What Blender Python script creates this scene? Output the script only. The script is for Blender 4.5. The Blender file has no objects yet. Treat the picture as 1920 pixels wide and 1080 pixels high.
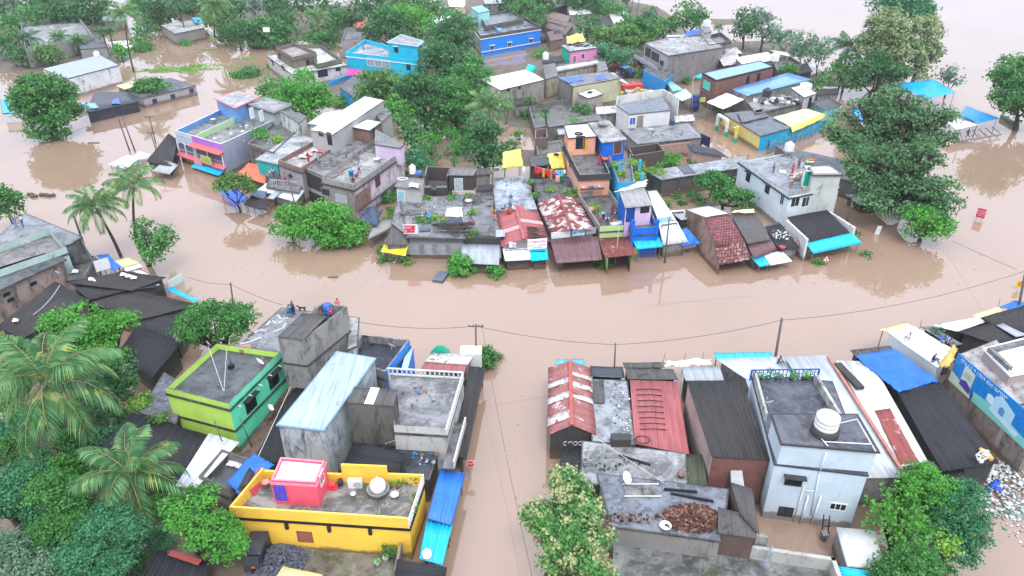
import bpy, bmesh, math, random
from mathutils import Vector, Matrix
R=random.Random(7)
sc=bpy.context.scene
COL=sc.collection
rad=math.radians
# ---------------------------------------------------------------- camera, sky, sun, exposure
F=1350.0; PIT=rad(30); HC=44.0
cam=bpy.data.cameras.new('camera'); co=bpy.data.objects.new('camera',cam); COL.objects.link(co)
co.location=(0,0,HC); co.rotation_euler=(rad(60),0,0)
cam.sensor_width=36; cam.lens=36*F/1920; cam.clip_start=.5; cam.clip_end=3000
sc.camera=co
w=bpy.data.worlds.new('World'); sc.world=w; w.use_nodes=True
nt=w.node_tree; bg=nt.nodes['Background']
sky=nt.nodes.new('ShaderNodeTexSky'); sky.sky_type='NISHITA'; sky.sun_disc=False
sky.sun_elevation=rad(58); sky.sun_rotation=rad(166); sky.air_density=1.0; sky.dust_density=4.0; sky.ozone_density=1.0
hs=nt.nodes.new('ShaderNodeHueSaturation'); hs.inputs['Saturation'].default_value=.30
ov=nt.nodes.new('ShaderNodeMixRGB'); ov.inputs[0].default_value=.82
tcw=nt.nodes.new('ShaderNodeTexCoord'); sz=nt.nodes.new('ShaderNodeSeparateXYZ'); rw=nt.nodes.new('ShaderNodeValToRGB')   # overcast layer: brighter overhead than at the horizon
nt.links.new(tcw.outputs['Generated'],sz.inputs[0]); nt.links.new(sz.outputs[2],rw.inputs[0]); rw.color_ramp.elements[0].color=(.46,.475,.53,1); rw.color_ramp.elements[1].color=(1,1.03,1.12,1); rw.color_ramp.elements[1].position=.8
mw=nt.nodes.new('ShaderNodeMixRGB'); mw.blend_type='MULTIPLY'; mw.inputs[0].default_value=1; mw.inputs[2].default_value=(12.5,13.2,14.6,1); nt.links.new(rw.outputs[0],mw.inputs[1]); nt.links.new(mw.outputs[0],ov.inputs[2])
nt.links.new(sky.outputs[0],hs.inputs['Color']); nt.links.new(hs.outputs[0],ov.inputs[1]); nt.links.new(ov.outputs[0],bg.inputs[0])
bg.inputs[1].default_value=.11
sl=bpy.data.lights.new('sun','SUN'); sl.energy=1.0; sl.angle=rad(14); sl.color=(1,.96,.9)
so=bpy.data.objects.new('sun',sl); COL.objects.link(so)
so.rotation_euler=(rad(32),0,rad(14))
sc.view_settings.view_transform='Standard'; sc.view_settings.look='None'; sc.view_settings.exposure=.82; sc.view_settings.gamma=1
sc.view_settings.use_curve_mapping=False
try:
    sc.cycles.max_bounces=6; sc.cycles.diffuse_bounces=2; sc.cycles.glossy_bounces=3; sc.cycles.transmission_bounces=2; sc.cycles.volume_bounces=0
    sc.cycles.caustics_reflective=False; sc.cycles.use_denoising=True
except Exception: pass
# ---------------------------------------------------------------- measuring the place: photo pixel + height -> metres
S_,C_=math.sin(PIT),math.cos(PIT)
def P(px,py,z=0.0):
    u=(px-960)/F; v=(py-540)/F
    t=(z-HC)/(-S_-v*C_)
    return Vector((u*t,(C_-v*S_)*t,z))
def depth(p): return p.y*C_-(p.z-HC)*S_
def ray_plane(px,py,p0,n):
    u=(px-960)/F; v=(py-540)/F
    d=Vector((u,C_-v*S_,-S_-v*C_)); o=Vector((0,0,HC))
    return o+d*((p0-o).dot(n)/d.dot(n))
def up(base,top,z0=0.0):
    b=P(base[0],base[1],z0); return b,ray_plane(top[0],top[1],b,Vector((0,1,0)))
# ---------------------------------------------------------------- tagging and linking
def tag(o,label=None,cat=None,group=None,kind=None):
    if label: o['label']=label
    if cat: o['category']=cat
    if group: o['group']=group
    if kind: o['kind']=kind
    return o
def empty(name,loc,label,cat,group=None):
    o=bpy.data.objects.new(name,None); o.empty_display_size=.3; COL.objects.link(o); o.location=loc
    return tag(o,label,cat,group)
def org(o):
    v=Vector((0,0,0))
    while o: v=v+Vector(o.location); o=o.parent
    return v
class MB:
    def __init__(s): s.v=[];s.f=[];s.m=[];s.uv=[];s.sm=[]
    def face(s,pts,m=0,uv=None,sm=False):
        i=len(s.v); s.v+= [tuple(p) for p in pts]; s.f.append(tuple(range(i,i+len(pts)))); s.m.append(m)
        s.uv.append(uv or [(0,0)]*len(pts)); s.sm.append(sm)
    def quadw(s,a,b,c,d,m=0):   # metre uv
        w=(b-a).length; h=(d-a).length
        s.face([a,b,c,d],m,[(0,a.z),(w,b.z),(w,b.z+h),(0,a.z+h)])
    def box(s,c,sx,sy,sz,rot=0,m=0):   # c = centre of bottom
        c=Vector(c); e=Matrix.Rotation(rot,3,'Z')
        p=[c+e@Vector((x*sx/2,y*sy/2,z)) for z in (0,sz) for x,y in ((-1,-1),(1,-1),(1,1),(-1,1))]
        s.hexa(p,m)
    def hexa(s,p,m=0):
        for q in ((0,1,5,4),(1,2,6,5),(2,3,7,6),(3,0,4,7)): s.quadw(*[p[i] for i in q],m)
        a=(p[1]-p[0]).length; b=(p[3]-p[0]).length
        s.face([p[i] for i in (4,5,6,7)],m,[(0,0),(a,0),(a,b),(0,b)]); s.face([p[i] for i in (3,2,1,0)],m)
    def beam(s,a,b,w,h=None,m=0):
        a=Vector(a);b=Vector(b);h=h or w; d=(b-a).normalized()
        u=d.cross(Vector((0,0,1)))
        if u.length<.05: u=Vector((1,0,0))
        u.normalize(); n=u.cross(d).normalized()
        p=[q+u*x*w/2+n*y*h/2 for q in (a,b) for x,y in ((-1,-1),(1,-1),(1,1),(-1,1))]
        s.hexa(p,m)
    def tube(s,pts,rs,n=8,m=0,cap=True,sm=True):
        pts=[Vector(p) for p in pts]
        if not isinstance(rs,(list,tuple)): rs=[rs]*len(pts)
        rings=[]
        for i,p in enumerate(pts):
            d=(pts[min(i+1,len(pts)-1)]-pts[max(i-1,0)]).normalized()
            u=d.cross(Vector((0,0,1)))
            if u.length<.05: u=d.cross(Vector((0,1,0)))
            u.normalize(); v=d.cross(u)
            rings.append([p+(u*math.cos(2*math.pi*k/n)+v*math.sin(2*math.pi*k/n))*rs[i] for k in range(n)])
        b=len(s.v)
        for r in rings: s.v+=[tuple(q) for q in r]
        for i in range(len(rings)-1):
            for k in range(n):
                k2=(k+1)%n
                s.f.append((b+i*n+k,b+i*n+k2,b+(i+1)*n+k2,b+(i+1)*n+k)); s.m.append(m); s.uv.append([(0,0)]*4); s.sm.append(sm)
        if cap:
            s.f.append(tuple(b+k for k in range(n))[::-1]); s.m.append(m); s.uv.append([(0,0)]*n); s.sm.append(False)
            e=b+(len(rings)-1)*n
            s.f.append(tuple(e+k for k in range(n))); s.m.append(m); s.uv.append([(0,0)]*n); s.sm.append(False)
    def lathe(s,c,prof,n=20,m=0,sc=1):
        c=Vector(c); b=len(s.v)
        for r,z in prof:
            for k in range(n): s.v.append(tuple(c+Vector((r*math.cos(2*math.pi*k/n),r*math.sin(2*math.pi*k/n),z))*sc))
        for i in range(len(prof)-1):
            for k in range(n):
                k2=(k+1)%n; s.f.append((b+i*n+k,b+i*n+k2,b+(i+1)*n+k2,b+(i+1)*n+k)); s.m.append(m); s.uv.append([(0,0)]*4); s.sm.append(True)
    def prism(s,poly,z0,z1,m=0,mt=None):
        n=len(poly); A=[Vector((p[0],p[1],z0)) for p in poly]; T=[Vector((p[0],p[1],z1)) for p in poly]
        for i in range(n): j=(i+1)%n; s.quadw(A[i],A[j],T[j],T[i],m)
        s.face(T,m if mt is None else mt,[(p.x,p.y) for p in T]); s.face(A[::-1],m)
    def build(s,name,mats,parent=None,loc=None,link=True,**kw):
        o0=org(parent) if parent else Vector(loc or (0,0,0))
        me=bpy.data.meshes.new(name); me.from_pydata([(x-o0.x,y-o0.y,z-o0.z) for x,y,z in s.v],[],s.f)
        if not isinstance(mats,(list,tuple)): mats=[mats]
        for mt in mats: me.materials.append(mt)
        me.polygons.foreach_set('material_index',s.m); me.polygons.foreach_set('use_smooth',s.sm)
        ul=me.uv_layers.new(name='uv'); flat=[c for f in s.uv for p in f for c in p]; ul.data.foreach_set('uv',flat)
        me.update()
        o=bpy.data.objects.new(name,me); 
        if link: COL.objects.link(o)
        if parent: o.parent=parent
        else: o.location=o0
        return tag(o,**kw)
# ---------------------------------------------------------------- materials
MC={}
def newmat(key):
    m=bpy.data.materials.new(key); m.use_nodes=True; return m,m.node_tree,m.node_tree.nodes['Principled BSDF']
def N(nt,t,**k):
    n=nt.nodes.new(t)
    for a,b in k.items(): setattr(n,a,b)
    return n
def noise(nt,scale,detail=4,rough=.55,src=None,vec=(1,1,1),dist=0):
    mp=N(nt,'ShaderNodeMapping'); mp.inputs['Scale'].default_value=vec
    if src is None: src=N(nt,'ShaderNodeNewGeometry').outputs['Position']
    nt.links.new(src,mp.inputs[0])
    n=N(nt,'ShaderNodeTexNoise'); n.inputs['Scale'].default_value=scale; n.inputs['Detail'].default_value=detail; n.inputs['Roughness'].default_value=rough
    n.inputs['Distortion'].default_value=dist
    nt.links.new(mp.outputs[0],n.inputs['Vector']); return n.outputs[0]
def ramp(nt,src,a,b,ca=(0,0,0,1),cb=(1,1,1,1)):
    r=N(nt,'ShaderNodeValToRGB'); r.color_ramp.elements[0].position=a; r.color_ramp.elements[1].position=b
    r.color_ramp.elements[0].color=ca; r.color_ramp.elements[1].color=cb; nt.links.new(src,r.inputs[0]); return r.outputs[0]
def mix(nt,f,a,b,mode='MIX'):
    m=N(nt,'ShaderNodeMixRGB',blend_type=mode)
    for i,x in enumerate((f,a,b)):
        if isinstance(x,(int,float)): m.inputs[i].default_value=x
        elif isinstance(x,(tuple,list)): m.inputs[i].default_value=(*x[:3],1)
        else: nt.links.new(x,m.inputs[i])
    return m.outputs[0]
def mul(nt,a,b):
    m=N(nt,'ShaderNodeMath',operation='MULTIPLY')
    for i,x in enumerate((a,b)):
        if isinstance(x,(int,float)): m.inputs[i].default_value=x
        else: nt.links.new(x,m.inputs[i])
    return m.outputs[0]
def bump(nt,bs,h,st=.3,d=.05):
    b=N(nt,'ShaderNodeBump'); b.inputs['Strength'].default_value=st; b.inputs['Distance'].default_value=d
    nt.links.new(h,b.inputs['Height']); nt.links.new(b.outputs[0],bs.inputs['Normal'])
def cached(f):
    def g(*a,**k):
        key=f.__name__+str(a)+str(sorted(k.items()))
        if key not in MC: MC[key]=f(*a,**k)
        return MC[key]
    return g
def tide(nt,base):      # mud line left by the flood just above the water
    g=N(nt,'ShaderNodeNewGeometry'); sp=N(nt,'ShaderNodeSeparateXYZ'); nt.links.new(g.outputs['Position'],sp.inputs[0])
    a=N(nt,'ShaderNodeMath',operation='MULTIPLY_ADD'); nt.links.new(noise(nt,.9,4,.6),a.inputs[0]); a.inputs[1].default_value=-1.1; nt.links.new(sp.outputs[2],a.inputs[2])
    return mix(nt,mul(nt,ramp(nt,a.outputs[0],-.25,.25,(1,1,1,1),(0,0,0,1)),.75),base,(.13,.085,.055))
@cached
def plaster(c,grime=.45,dirt=(.035,.036,.032),rough=.85):
    m,nt,bs=newmat('painted_plaster')
    big=noise(nt,.45,5,.6); st=noise(nt,1.15,6,.72,vec=(1,1,.30),dist=.7); fine=noise(nt,7,4,.7)
    base=mix(nt,ramp(nt,big,.3,.75),[x*.84 for x in c],[min(1,x*1.1) for x in c])
    base=mix(nt,mul(nt,ramp(nt,fine,.45,.8),.12+.3*grime),base,[x*.55 for x in c])
    f=ramp(nt,st,.70-.26*grime,.80-.14*grime)
    f2=ramp(nt,noise(nt,.55,6,.75,dist=.5),.66-.18*grime,.74-.12*grime)
    base=mix(nt,mul(nt,f,min(1,.3+grime)),base,dirt); base=mix(nt,mul(nt,f2,min(1,.1+grime*.8)),base,[.65*a+.35*b for a,b in zip(dirt,c)])
    base=tide(nt,base)
    nt.links.new(base,bs.inputs['Base Color']); bs.inputs['Roughness'].default_value=rough; bs.inputs['Specular IOR Level'].default_value=.2
    bump(nt,bs,fine,.25,.02); return m
@cached
def conc(c=(.16,.16,.165),wet=.5,moss=.15,scale=.35):
    m,nt,bs=newmat('wet_concrete')
    a=noise(nt,scale,6,.62,dist=.9); b=noise(nt,scale*4,6,.72,dist=.5); f=noise(nt,6,4,.7)
    col=mix(nt,ramp(nt,a,.40,.60),[x*.42 for x in c],[x*1.15 for x in c])
    col=mix(nt,mul(nt,ramp(nt,b,.50,.68),.6),col,[x*1.7 for x in c])
    col=mix(nt,mul(nt,ramp(nt,f,.5,.75),.35),col,[x*.4 for x in c])
    col=mix(nt,mul(nt,ramp(nt,noise(nt,1.1,6,.78),.54,.62),.8),col,[x*.28 for x in c])
    col=mix(nt,mul(nt,ramp(nt,noise(nt,.6,6,.7,vec=(1,1.3,1)),.55,.68),moss*2.2),col,(.06,.08,.022))
    nt.links.new(col,bs.inputs['Base Color'])
    r=ramp(nt,a,.5-.15*wet,.62,(.18 if wet>.3 else .5,)*3+(1,),(.8,.8,.8,1)); nt.links.new(r,bs.inputs['Roughness']); bs.inputs['Specular IOR Level'].default_value=.3
    bump(nt,bs,f,.2,.02); return m
@cached
def tin(c,rust=.2,rc=(.16,.045,.03),rough=.42,sc=.7,streak=1,metal=.0):
    m,nt,bs=newmat('corrugated_sheet')
    uv=N(nt,'ShaderNodeUVMap').outputs[0]
    a=noise(nt,sc,6,.7,dist=.4); b=noise(nt,1.4,4,.6,src=uv,vec=(1.6,.18*streak,1)); big=noise(nt,.25,3)
    col=mix(nt,ramp(nt,b,.35,.7),[x*.72 for x in c],[min(1,x*1.15) for x in c])
    col=mix(nt,mul(nt,ramp(nt,big,.4,.7),.35),col,[x*.6 for x in c])
    t=.72-.42*rust
    f=ramp(nt,a,t,t+.10); col=mix(nt,f,col,rc) if rust>0 else col
    wv=N(nt,'ShaderNodeTexBrick'); wv.offset=0; wv.inputs['Scale'].default_value=1; wv.inputs['Brick Width'].default_value=1.0; wv.inputs['Row Height'].default_value=2.6
    wv.inputs['Mortar Size'].default_value=.035; wv.inputs['Mortar Smooth'].default_value=.3; nt.links.new(uv,wv.inputs['Vector'])
    col=mix(nt,mul(nt,wv.outputs['Fac'],.45),col,[x*.4 for x in c])
    nt.links.new(col,bs.inputs['Base Color']); bs.inputs['Roughness'].default_value=rough; bs.inputs['Specular IOR Level'].default_value=.5 if rough<.5 else .15
    bump(nt,bs,noise(nt,3,3),.15,.03); return m
@cached
def tarpm(c,rough=.38):
    m,nt,bs=newmat('plastic_tarpaulin')
    a=noise(nt,1.2,5,.6,dist=1.2); b=noise(nt,.4,3)
    col=mix(nt,ramp(nt,a,.3,.7),[x*.75 for x in c],[min(1,x*1.2) for x in c]); col=mix(nt,mul(nt,ramp(nt,b,.5,.7),.3),col,[x*.7 for x in c])
    nt.links.new(col,bs.inputs['Base Color']); bs.inputs['Roughness'].default_value=rough; bump(nt,bs,a,.8,.12); return m
@cached
def brick(c=(.26,.09,.06),mort=(.2,.17,.15),grime=.4,w=.24,h=.085):
    m,nt,bs=newmat('brickwork')
    uv=N(nt,'ShaderNodeUVMap').outputs[0]
    t=N(nt,'ShaderNodeTexBrick'); t.inputs['Scale'].default_value=1; t.inputs['Brick Width'].default_value=w; t.inputs['Row Height'].default_value=h; t.inputs['Mortar Size'].default_value=.012
    t.inputs['Color1'].default_value=(*c,1); t.inputs['Color2'].default_value=(c[0]*.6,c[1]*.65,c[2]*.7,1); t.inputs['Mortar'].default_value=(*mort,1)
    nt.links.new(uv,t.inputs['Vector'])
    col=mix(nt,mul(nt,ramp(nt,noise(nt,.7,6,.7),.62-.3*grime,.75),.85),t.outputs['Color'],(.06,.055,.05))
    col=tide(nt,col)
    nt.links.new(col,bs.inputs['Base Color']); bs.inputs['Roughness'].default_value=.9; bump(nt,bs,t.outputs['Fac'],-.4,.02); return m
@cached
def tiles(c=(.2,.045,.04),c2=(.42,.3,.27)):
    m,nt,bs=newmat('clay_roof_tiles')
    uv=N(nt,'ShaderNodeUVMap').outputs[0]
    t=N(nt,'ShaderNodeTexBrick'); t.offset=.5; t.inputs['Scale'].default_value=1; t.inputs['Brick Width'].default_value=.42; t.inputs['Row Height'].default_value=.5; t.inputs['Mortar Size'].default_value=.07
    t.inputs['Color1'].default_value=(*c,1); t.inputs['Color2'].default_value=(c[0]*2.0,c[1]*1.9,c[2]*1.8,1); t.inputs['Mortar'].default_value=(.025,.014,.014,1)
    nt.links.new(uv,t.inputs['Vector'])
    col=mix(nt,mul(nt,ramp(nt,noise(nt,2.2,4,.6),.55,.62),.45),t.outputs['Color'],c2)
    nt.links.new(col,bs.inputs['Base Color']); bs.inputs['Roughness'].default_value=.75; bump(nt,bs,t.outputs['Fac'],-.8,.06); return m
@cached
def paint(c,rough=.5,var=.2):
    m,nt,bs=newmat('painted_surface')
    a=noise(nt,2.2,4,.6)
    nt.links.new(mix(nt,ramp(nt,a,.35,.7),[x*(1-var) for x in c],[min(1,x*(1+var*.4)) for x in c]),bs.inputs['Base Color']); bs.inputs['Roughness'].default_value=rough; bs.inputs['Specular IOR Level'].default_value=.2 if rough>.45 else .5; return m
@cached
def leafm(c1=(.045,.12,.03),c2=(.11,.24,.06),c3=None,p3=.9,ns=.35):
    m,nt,bs=newmat('foliage')
    g=N(nt,'ShaderNodeNewGeometry')
    r=ramp(nt,g.outputs['Random Per Island'],.1,.95)
    col=mix(nt,r,c1,c2)
    col=mix(nt,mul(nt,ramp(nt,noise(nt,ns,4,.6),.42,.62),.4),col,[x*.6 for x in c1])
    if c3:
        n3=N(nt,'ShaderNodeMath',operation='ADD'); nt.links.new(mul(nt,g.outputs['Random Per Island'],.14),n3.inputs[0]); nt.links.new(noise(nt,.8,4,.55),n3.inputs[1])
        col=mix(nt,ramp(nt,n3.outputs[0],p3-.06,p3),col,c3)
    nt.links.new(col,bs.inputs['Base Color']); bs.inputs['Roughness'].default_value=.55; bs.inputs['Specular IOR Level'].default_value=.2
    tr=N(nt,'ShaderNodeBsdfTranslucent'); nt.links.new(col,tr.inputs[0]); ms=N(nt,'ShaderNodeMixShader'); ms.inputs[0].default_value=.42
    nt.links.new(bs.outputs[0],ms.inputs[1]); nt.links.new(tr.outputs[0],ms.inputs[2]); nt.links.new(ms.outputs[0],nt.nodes['Material Output'].inputs[0])
    return m
BARK=paint((.09,.07,.055),.9,.4); DARK=paint((.018,.018,.02),.6); BLK=paint((.03,.03,.032),.7); STEEL=paint((.35,.36,.37),.4); WHT=paint((.78,.78,.78),.4,.1)
GLASS=paint((.02,.025,.03),.12); RUBBER=paint((.015,.015,.016),.7)
# ---------------------------------------------------------------- builders
def outw(a,b,cen):
    t=(b-a).normalized(); n=Vector((t.y,-t.x,0))
    if n.dot(a-cen)<0: n=-n
    return t,n
def inset(poly,d):
    n=len(poly); cen=sum(poly,Vector((0,0,0)))/n; L=[]
    for i in range(n):
        a,b=poly[i],poly[(i+1)%n]; t,nn=outw(a,b,cen); L.append((a-nn*d,t))
    out=[]
    for i in range(n):
        (p,t),(q,u)=L[i-1],L[i]
        den=t.x*u.y-t.y*u.x
        if abs(den)<1e-3: out.append(q.copy()); continue
        k=((q.x-p.x)*u.y-(q.y-p.y)*u.x)/den; r=p+t*k; out.append(Vector((r.x,r.y,poly[i].z)))
    return out
class Bld: pass
def house(name,label,z,quad,wall,roof=None,par=.0,base=-1.5,cat='house',slab=.12,slabm=None,sides=None,parm=None,cap=None,group=None,thick=.16,skip=(),on=None):
    """flat-roofed block; quad = photo pixels of the top outer corners (near-left, near-right, far-right, far-left) at height z"""
    b=Bld(); roof=roof or conc(); b.W=[P(x,y,z) for x,y in quad]; n=len(b.W); b.z=z; b.floor=z-par
    cen=sum(b.W,Vector((0,0,0)))/n; b.cen=cen
    rt=on.root if on else empty(name,(cen.x,cen.y,max(base,0)),label,cat,group)
    b.root=rt; mats=[wall]; mi={}
    for k,mm in (sides or {}).items():
        if mm not in mats: mats.append(mm)
        mi[k]=mats.index(mm)
    m=MB(); fl=b.floor; zt=z if par>0 else fl
    O=[Vector((p.x,p.y,0)) for p in b.W]
    for i in range(n):
        a,c=O[i],O[(i+1)%n]; h=(zt if (i not in skip) else fl)
        if parm and par>0: h=fl-.02
        m.quadw(Vector((a.x,a.y,base)),Vector((c.x,c.y,base)),Vector((c.x,c.y,h)),Vector((a.x,a.y,h)),mi.get(i,0))
    m.build('wall',mats,rt)
    I=inset([Vector((p.x,p.y,0)) for p in O],thick)
    if par>0:
        q=MB(); zb=fl-.02 if parm else fl-.01
        pm=[parm] if parm else mats
        for i in range(n):
            if i in skip: continue
            a,c,d,e=O[i],O[(i+1)%n],I[(i+1)%n],I[i]; k=0 if parm else mi.get(i,0)
            V=lambda p,zz:Vector((p.x,p.y,zz))
            if parm: q.quadw(V(a,zb),V(c,zb),V(c,z),V(a,z),k)
            q.quadw(V(d,fl-.02),V(e,fl-.02),V(e,z),V(d,z),k)
            q.face([V(a,z),V(c,z),V(d,z),V(e,z)],len(pm))
            q.face([V(a,fl),V(e,fl),V(e,z),V(a,z)],k); q.face([V(c,fl),V(c,z),V(d,z),V(d,fl)],k)
        q.build('parapet',pm+[cap or conc((.2,.2,.19),.1,.3)],rt)
        T=O
    f=MB(); f.face([Vector((p.x,p.y,fl)) for p in (I if par>0 else O)],0,[(p.x,p.y) for p in O])
    f.build('roof',roof,rt)
    if slab:
        E=inset([Vector((p.x,p.y,0)) for p in O],-slab); s=MB(); z0,z1=(fl-.16,fl+.02) if par>0 else (fl-.14,fl-.004)
        for i in range(n):
            a,c,d,e=E[i],E[(i+1)%n],O[(i+1)%n],O[i]
            V=lambda p,zz:Vector((p.x,p.y,zz))
            s.quadw(V(a,z0),V(c,z0),V(c,z1),V(a,z1)); s.face([V(a,z1),V(c,z1),V(d,z1),V(e,z1)]); s.face([V(e,z0),V(d,z0),V(c,z0),V(a,z0)])
        s.build('roof_edge',slabm or conc((.09,.09,.088),.1,.3),rt)
    return b
def wallpt(b,i,px,py):
    a,c=b.W[i],b.W[(i+1)%len(b.W)]; t,n=outw(a,c,b.cen)
    return ray_plane(px,py,a,n),t,n
def window(b,i,px,py,w=1.0,h=1.1,frame=None,pane=None,shade=None,name='window',bars=2,label=None):
    p,t,n=wallpt(b,i,px,py); fr=MB(); U=Vector((0,0,1)); q=p-U*h/2
    def bx(mb,u0,u1,z0,z1,d0,d1):
        pts=[q+t*u+U*zz+n*d for zz in (z0,z1) for u,d in ((u0,d0),(u1,d0),(u1,d1),(u0,d1))]; mb.hexa(pts)
    fw=.08
    for a in ((-w/2-fw,-w/2,-fw,h+fw),(w/2,w/2+fw,-fw,h+fw),(-w/2,w/2,-fw,0),(-w/2,w/2,h,h+fw)): bx(fr,*a,-.05,.06)
    for k in range(1,bars): bx(fr,-w/2+w*k/bars-.025,-w/2+w*k/bars+.025,0,h,-.05,.045)
    o=fr.build(name,frame or WHT,b.root,label=label)
    pn=MB(); bx(pn,-w/2,w/2,0,h,-.05,.015); pn.build('pane' if name=='window' else 'panel',pane or GLASS,o)
    if shade:
        s=MB(); bx(s,-w/2-.25,w/2+.25,h+.16,h+.25,-.02,.5); s.build('sunshade',shade,o)
    return o
def sheet(mb,q,pitch=.25,amp=.035,nu=None,nv=2,thick=.03,sag=0,wob=0,m=0,across=False,seed=0):
    """corrugated or cloth sheet over 4 world points (near-left, near-right, far-right, far-left)"""
    if across: q=[q[1],q[2],q[3],q[0]]
    A,B,C,D=q; w=max((B-A).length,(C-D).length); h=max((D-A).length,(C-B).length)
    nrm=(B-A).cross(D-A).normalized()
    if nrm.z<0: nrm=-nrm
    nu=nu or min(260,max(2,int(round(w/pitch))*4 if amp else 2)); rr=random.Random(seed)
    g=[]
    ph=rr.random()*6
    for j in range(nv+1):
        for i in range(nu+1):
            u,v=i/nu,j/nv; p=(A*(1-u)+B*u)*(1-v)+(D*(1-u)+C*u)*v
            o=0
            if amp: o+=amp*math.sin(u*w/pitch*2*math.pi)
            if sag: o-=sag*(1-(2*u-1)**2)*(1-(2*v-1)**2)
            if wob: o+=wob*(math.sin(u*w*1.7+ph+v*h*.9)+.7*math.sin(v*h*2.3+ph*2-u*w*.8)+.5*math.sin(u*w*4.1-v*h*3.3+ph*3)+rr.uniform(-.5,.5))
            p=p+nrm*o
            if wob and (i in (0,nu) or j in (0,nv)): p=p+Vector((rr.uniform(-1,1),rr.uniform(-1,1),0))*wob*1.5
            g.append((p,(u*w,v*h)))
    b=len(mb.v)
    for p,_ in g: mb.v.append(tuple(p))
    for p,_ in g: mb.v.append(tuple(p-nrm*thick))
    G=len(g); W=nu+1
    for j in range(nv):
        for i in range(nu):
            a=[j*W+i,j*W+i+1,(j+1)*W+i+1,(j+1)*W+i]
            mb.f.append(tuple(b+k for k in a)); mb.m.append(m); mb.uv.append([g[k][1] for k in a]); mb.sm.append(bool(wob) or bool(amp))
            mb.f.append(tuple(b+G+k for k in a[::-1])); mb.m.append(m); mb.uv.append([g[k][1] for k in a[::-1]]); mb.sm.append(bool(wob) or bool(amp))
    ed=[(i,i+1) for i in range(nu)]+[(nv*W+i+1,nv*W+i) for i in range(nu)]+[((j+1)*W,j*W) for j in range(nv)]+[(j*W+nu,(j+1)*W+nu) for j in range(nv)]
    for a,c in ed:
        mb.f.append((b+a,b+G+a,b+G+c,b+c)); mb.m.append(m); mb.uv.append([g[a][1]]*4); mb.sm.append(False)
def W4(pts): return [P(*p) for p in pts]
def z4(q,*z):
    if len(z)==1: z=z*4
    if len(z)==2: z=(z[0],z[0],z[1],z[1])
    return [(x,y,zz) for (x,y),zz in zip(q,z)]
def addroof(root,name,q,z,mat,pitch=.25,amp=.035,across=False,cloth=0,label=None,sag=0,seed=1,posts=None,thick=.03):
    """a sheet as a part of root; q pixels, z heights"""
    pts=W4(z4(q,*z)) if isinstance(z,tuple) else W4(z4(q,z))
    mb=MB()
    if cloth: sheet(mb,pts,amp=0,nu=14,nv=12,sag=sag,wob=cloth,seed=seed)
    else: sheet(mb,pts,pitch,amp,across=across,nv=3,wob=0.012 if amp else 0.02,nu=None if amp else 6,seed=seed,thick=thick)
    o=mb.build(name,mat,root,label=label)
    if posts:
        for i in posts:
            p=pts[i]*.96+sum(pts,Vector())/4*.04; k=MB(); k.tube([(p.x,p.y,-1.5),(p.x,p.y,p.z-.03)],.06,6); k.build('post',STEEL if posts is True else paint((.12,.1,.08)),root)
    return o,pts
def shed(name,label,z,q,mat,wall=None,cat='shed',pitch=.25,amp=.035,across=False,cloth=0,sag=0,base=-1.5,ins=.3,posts=(),sides=(0,1,2,3),group=None,seed=1,slabt=None,wmats=None,on=None):
    """mono-pitch sheet roof on walls and/or posts"""
    z=z if isinstance(z,tuple) else (z,)
    pts=W4(z4(q,*z)); cen=sum(pts,Vector())/4
    rt=on.root if on else empty(name,(cen.x,cen.y,max(base,0)),label,cat,group)
    addroof(rt,'roof',q,z,mat,pitch,amp,across,cloth,sag=sag,seed=seed,thick=slabt or .03)
    b=Bld(); b.root=rt; b.cen=Vector((cen.x,cen.y,0)); b.W=pts; b.pts=pts
    flat=[Vector((p.x,p.y,0)) for p in pts]; I=inset(flat,ins); b.W=I
    if wall:
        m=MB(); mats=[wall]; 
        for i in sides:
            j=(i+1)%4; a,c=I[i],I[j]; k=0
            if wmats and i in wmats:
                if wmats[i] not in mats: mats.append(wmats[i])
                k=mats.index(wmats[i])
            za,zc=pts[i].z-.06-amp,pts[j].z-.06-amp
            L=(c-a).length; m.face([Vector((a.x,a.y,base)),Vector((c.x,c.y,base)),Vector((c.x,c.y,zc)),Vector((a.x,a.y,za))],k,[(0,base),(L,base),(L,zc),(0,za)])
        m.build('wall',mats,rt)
    for i in posts:
        p=I[i]; k=MB(); k.tube([(p.x,p.y,base),(p.x,p.y,pts[i].z-.06)],.055,6); k.build('post',paint((.14,.13,.12)),rt)
    return b
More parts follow.
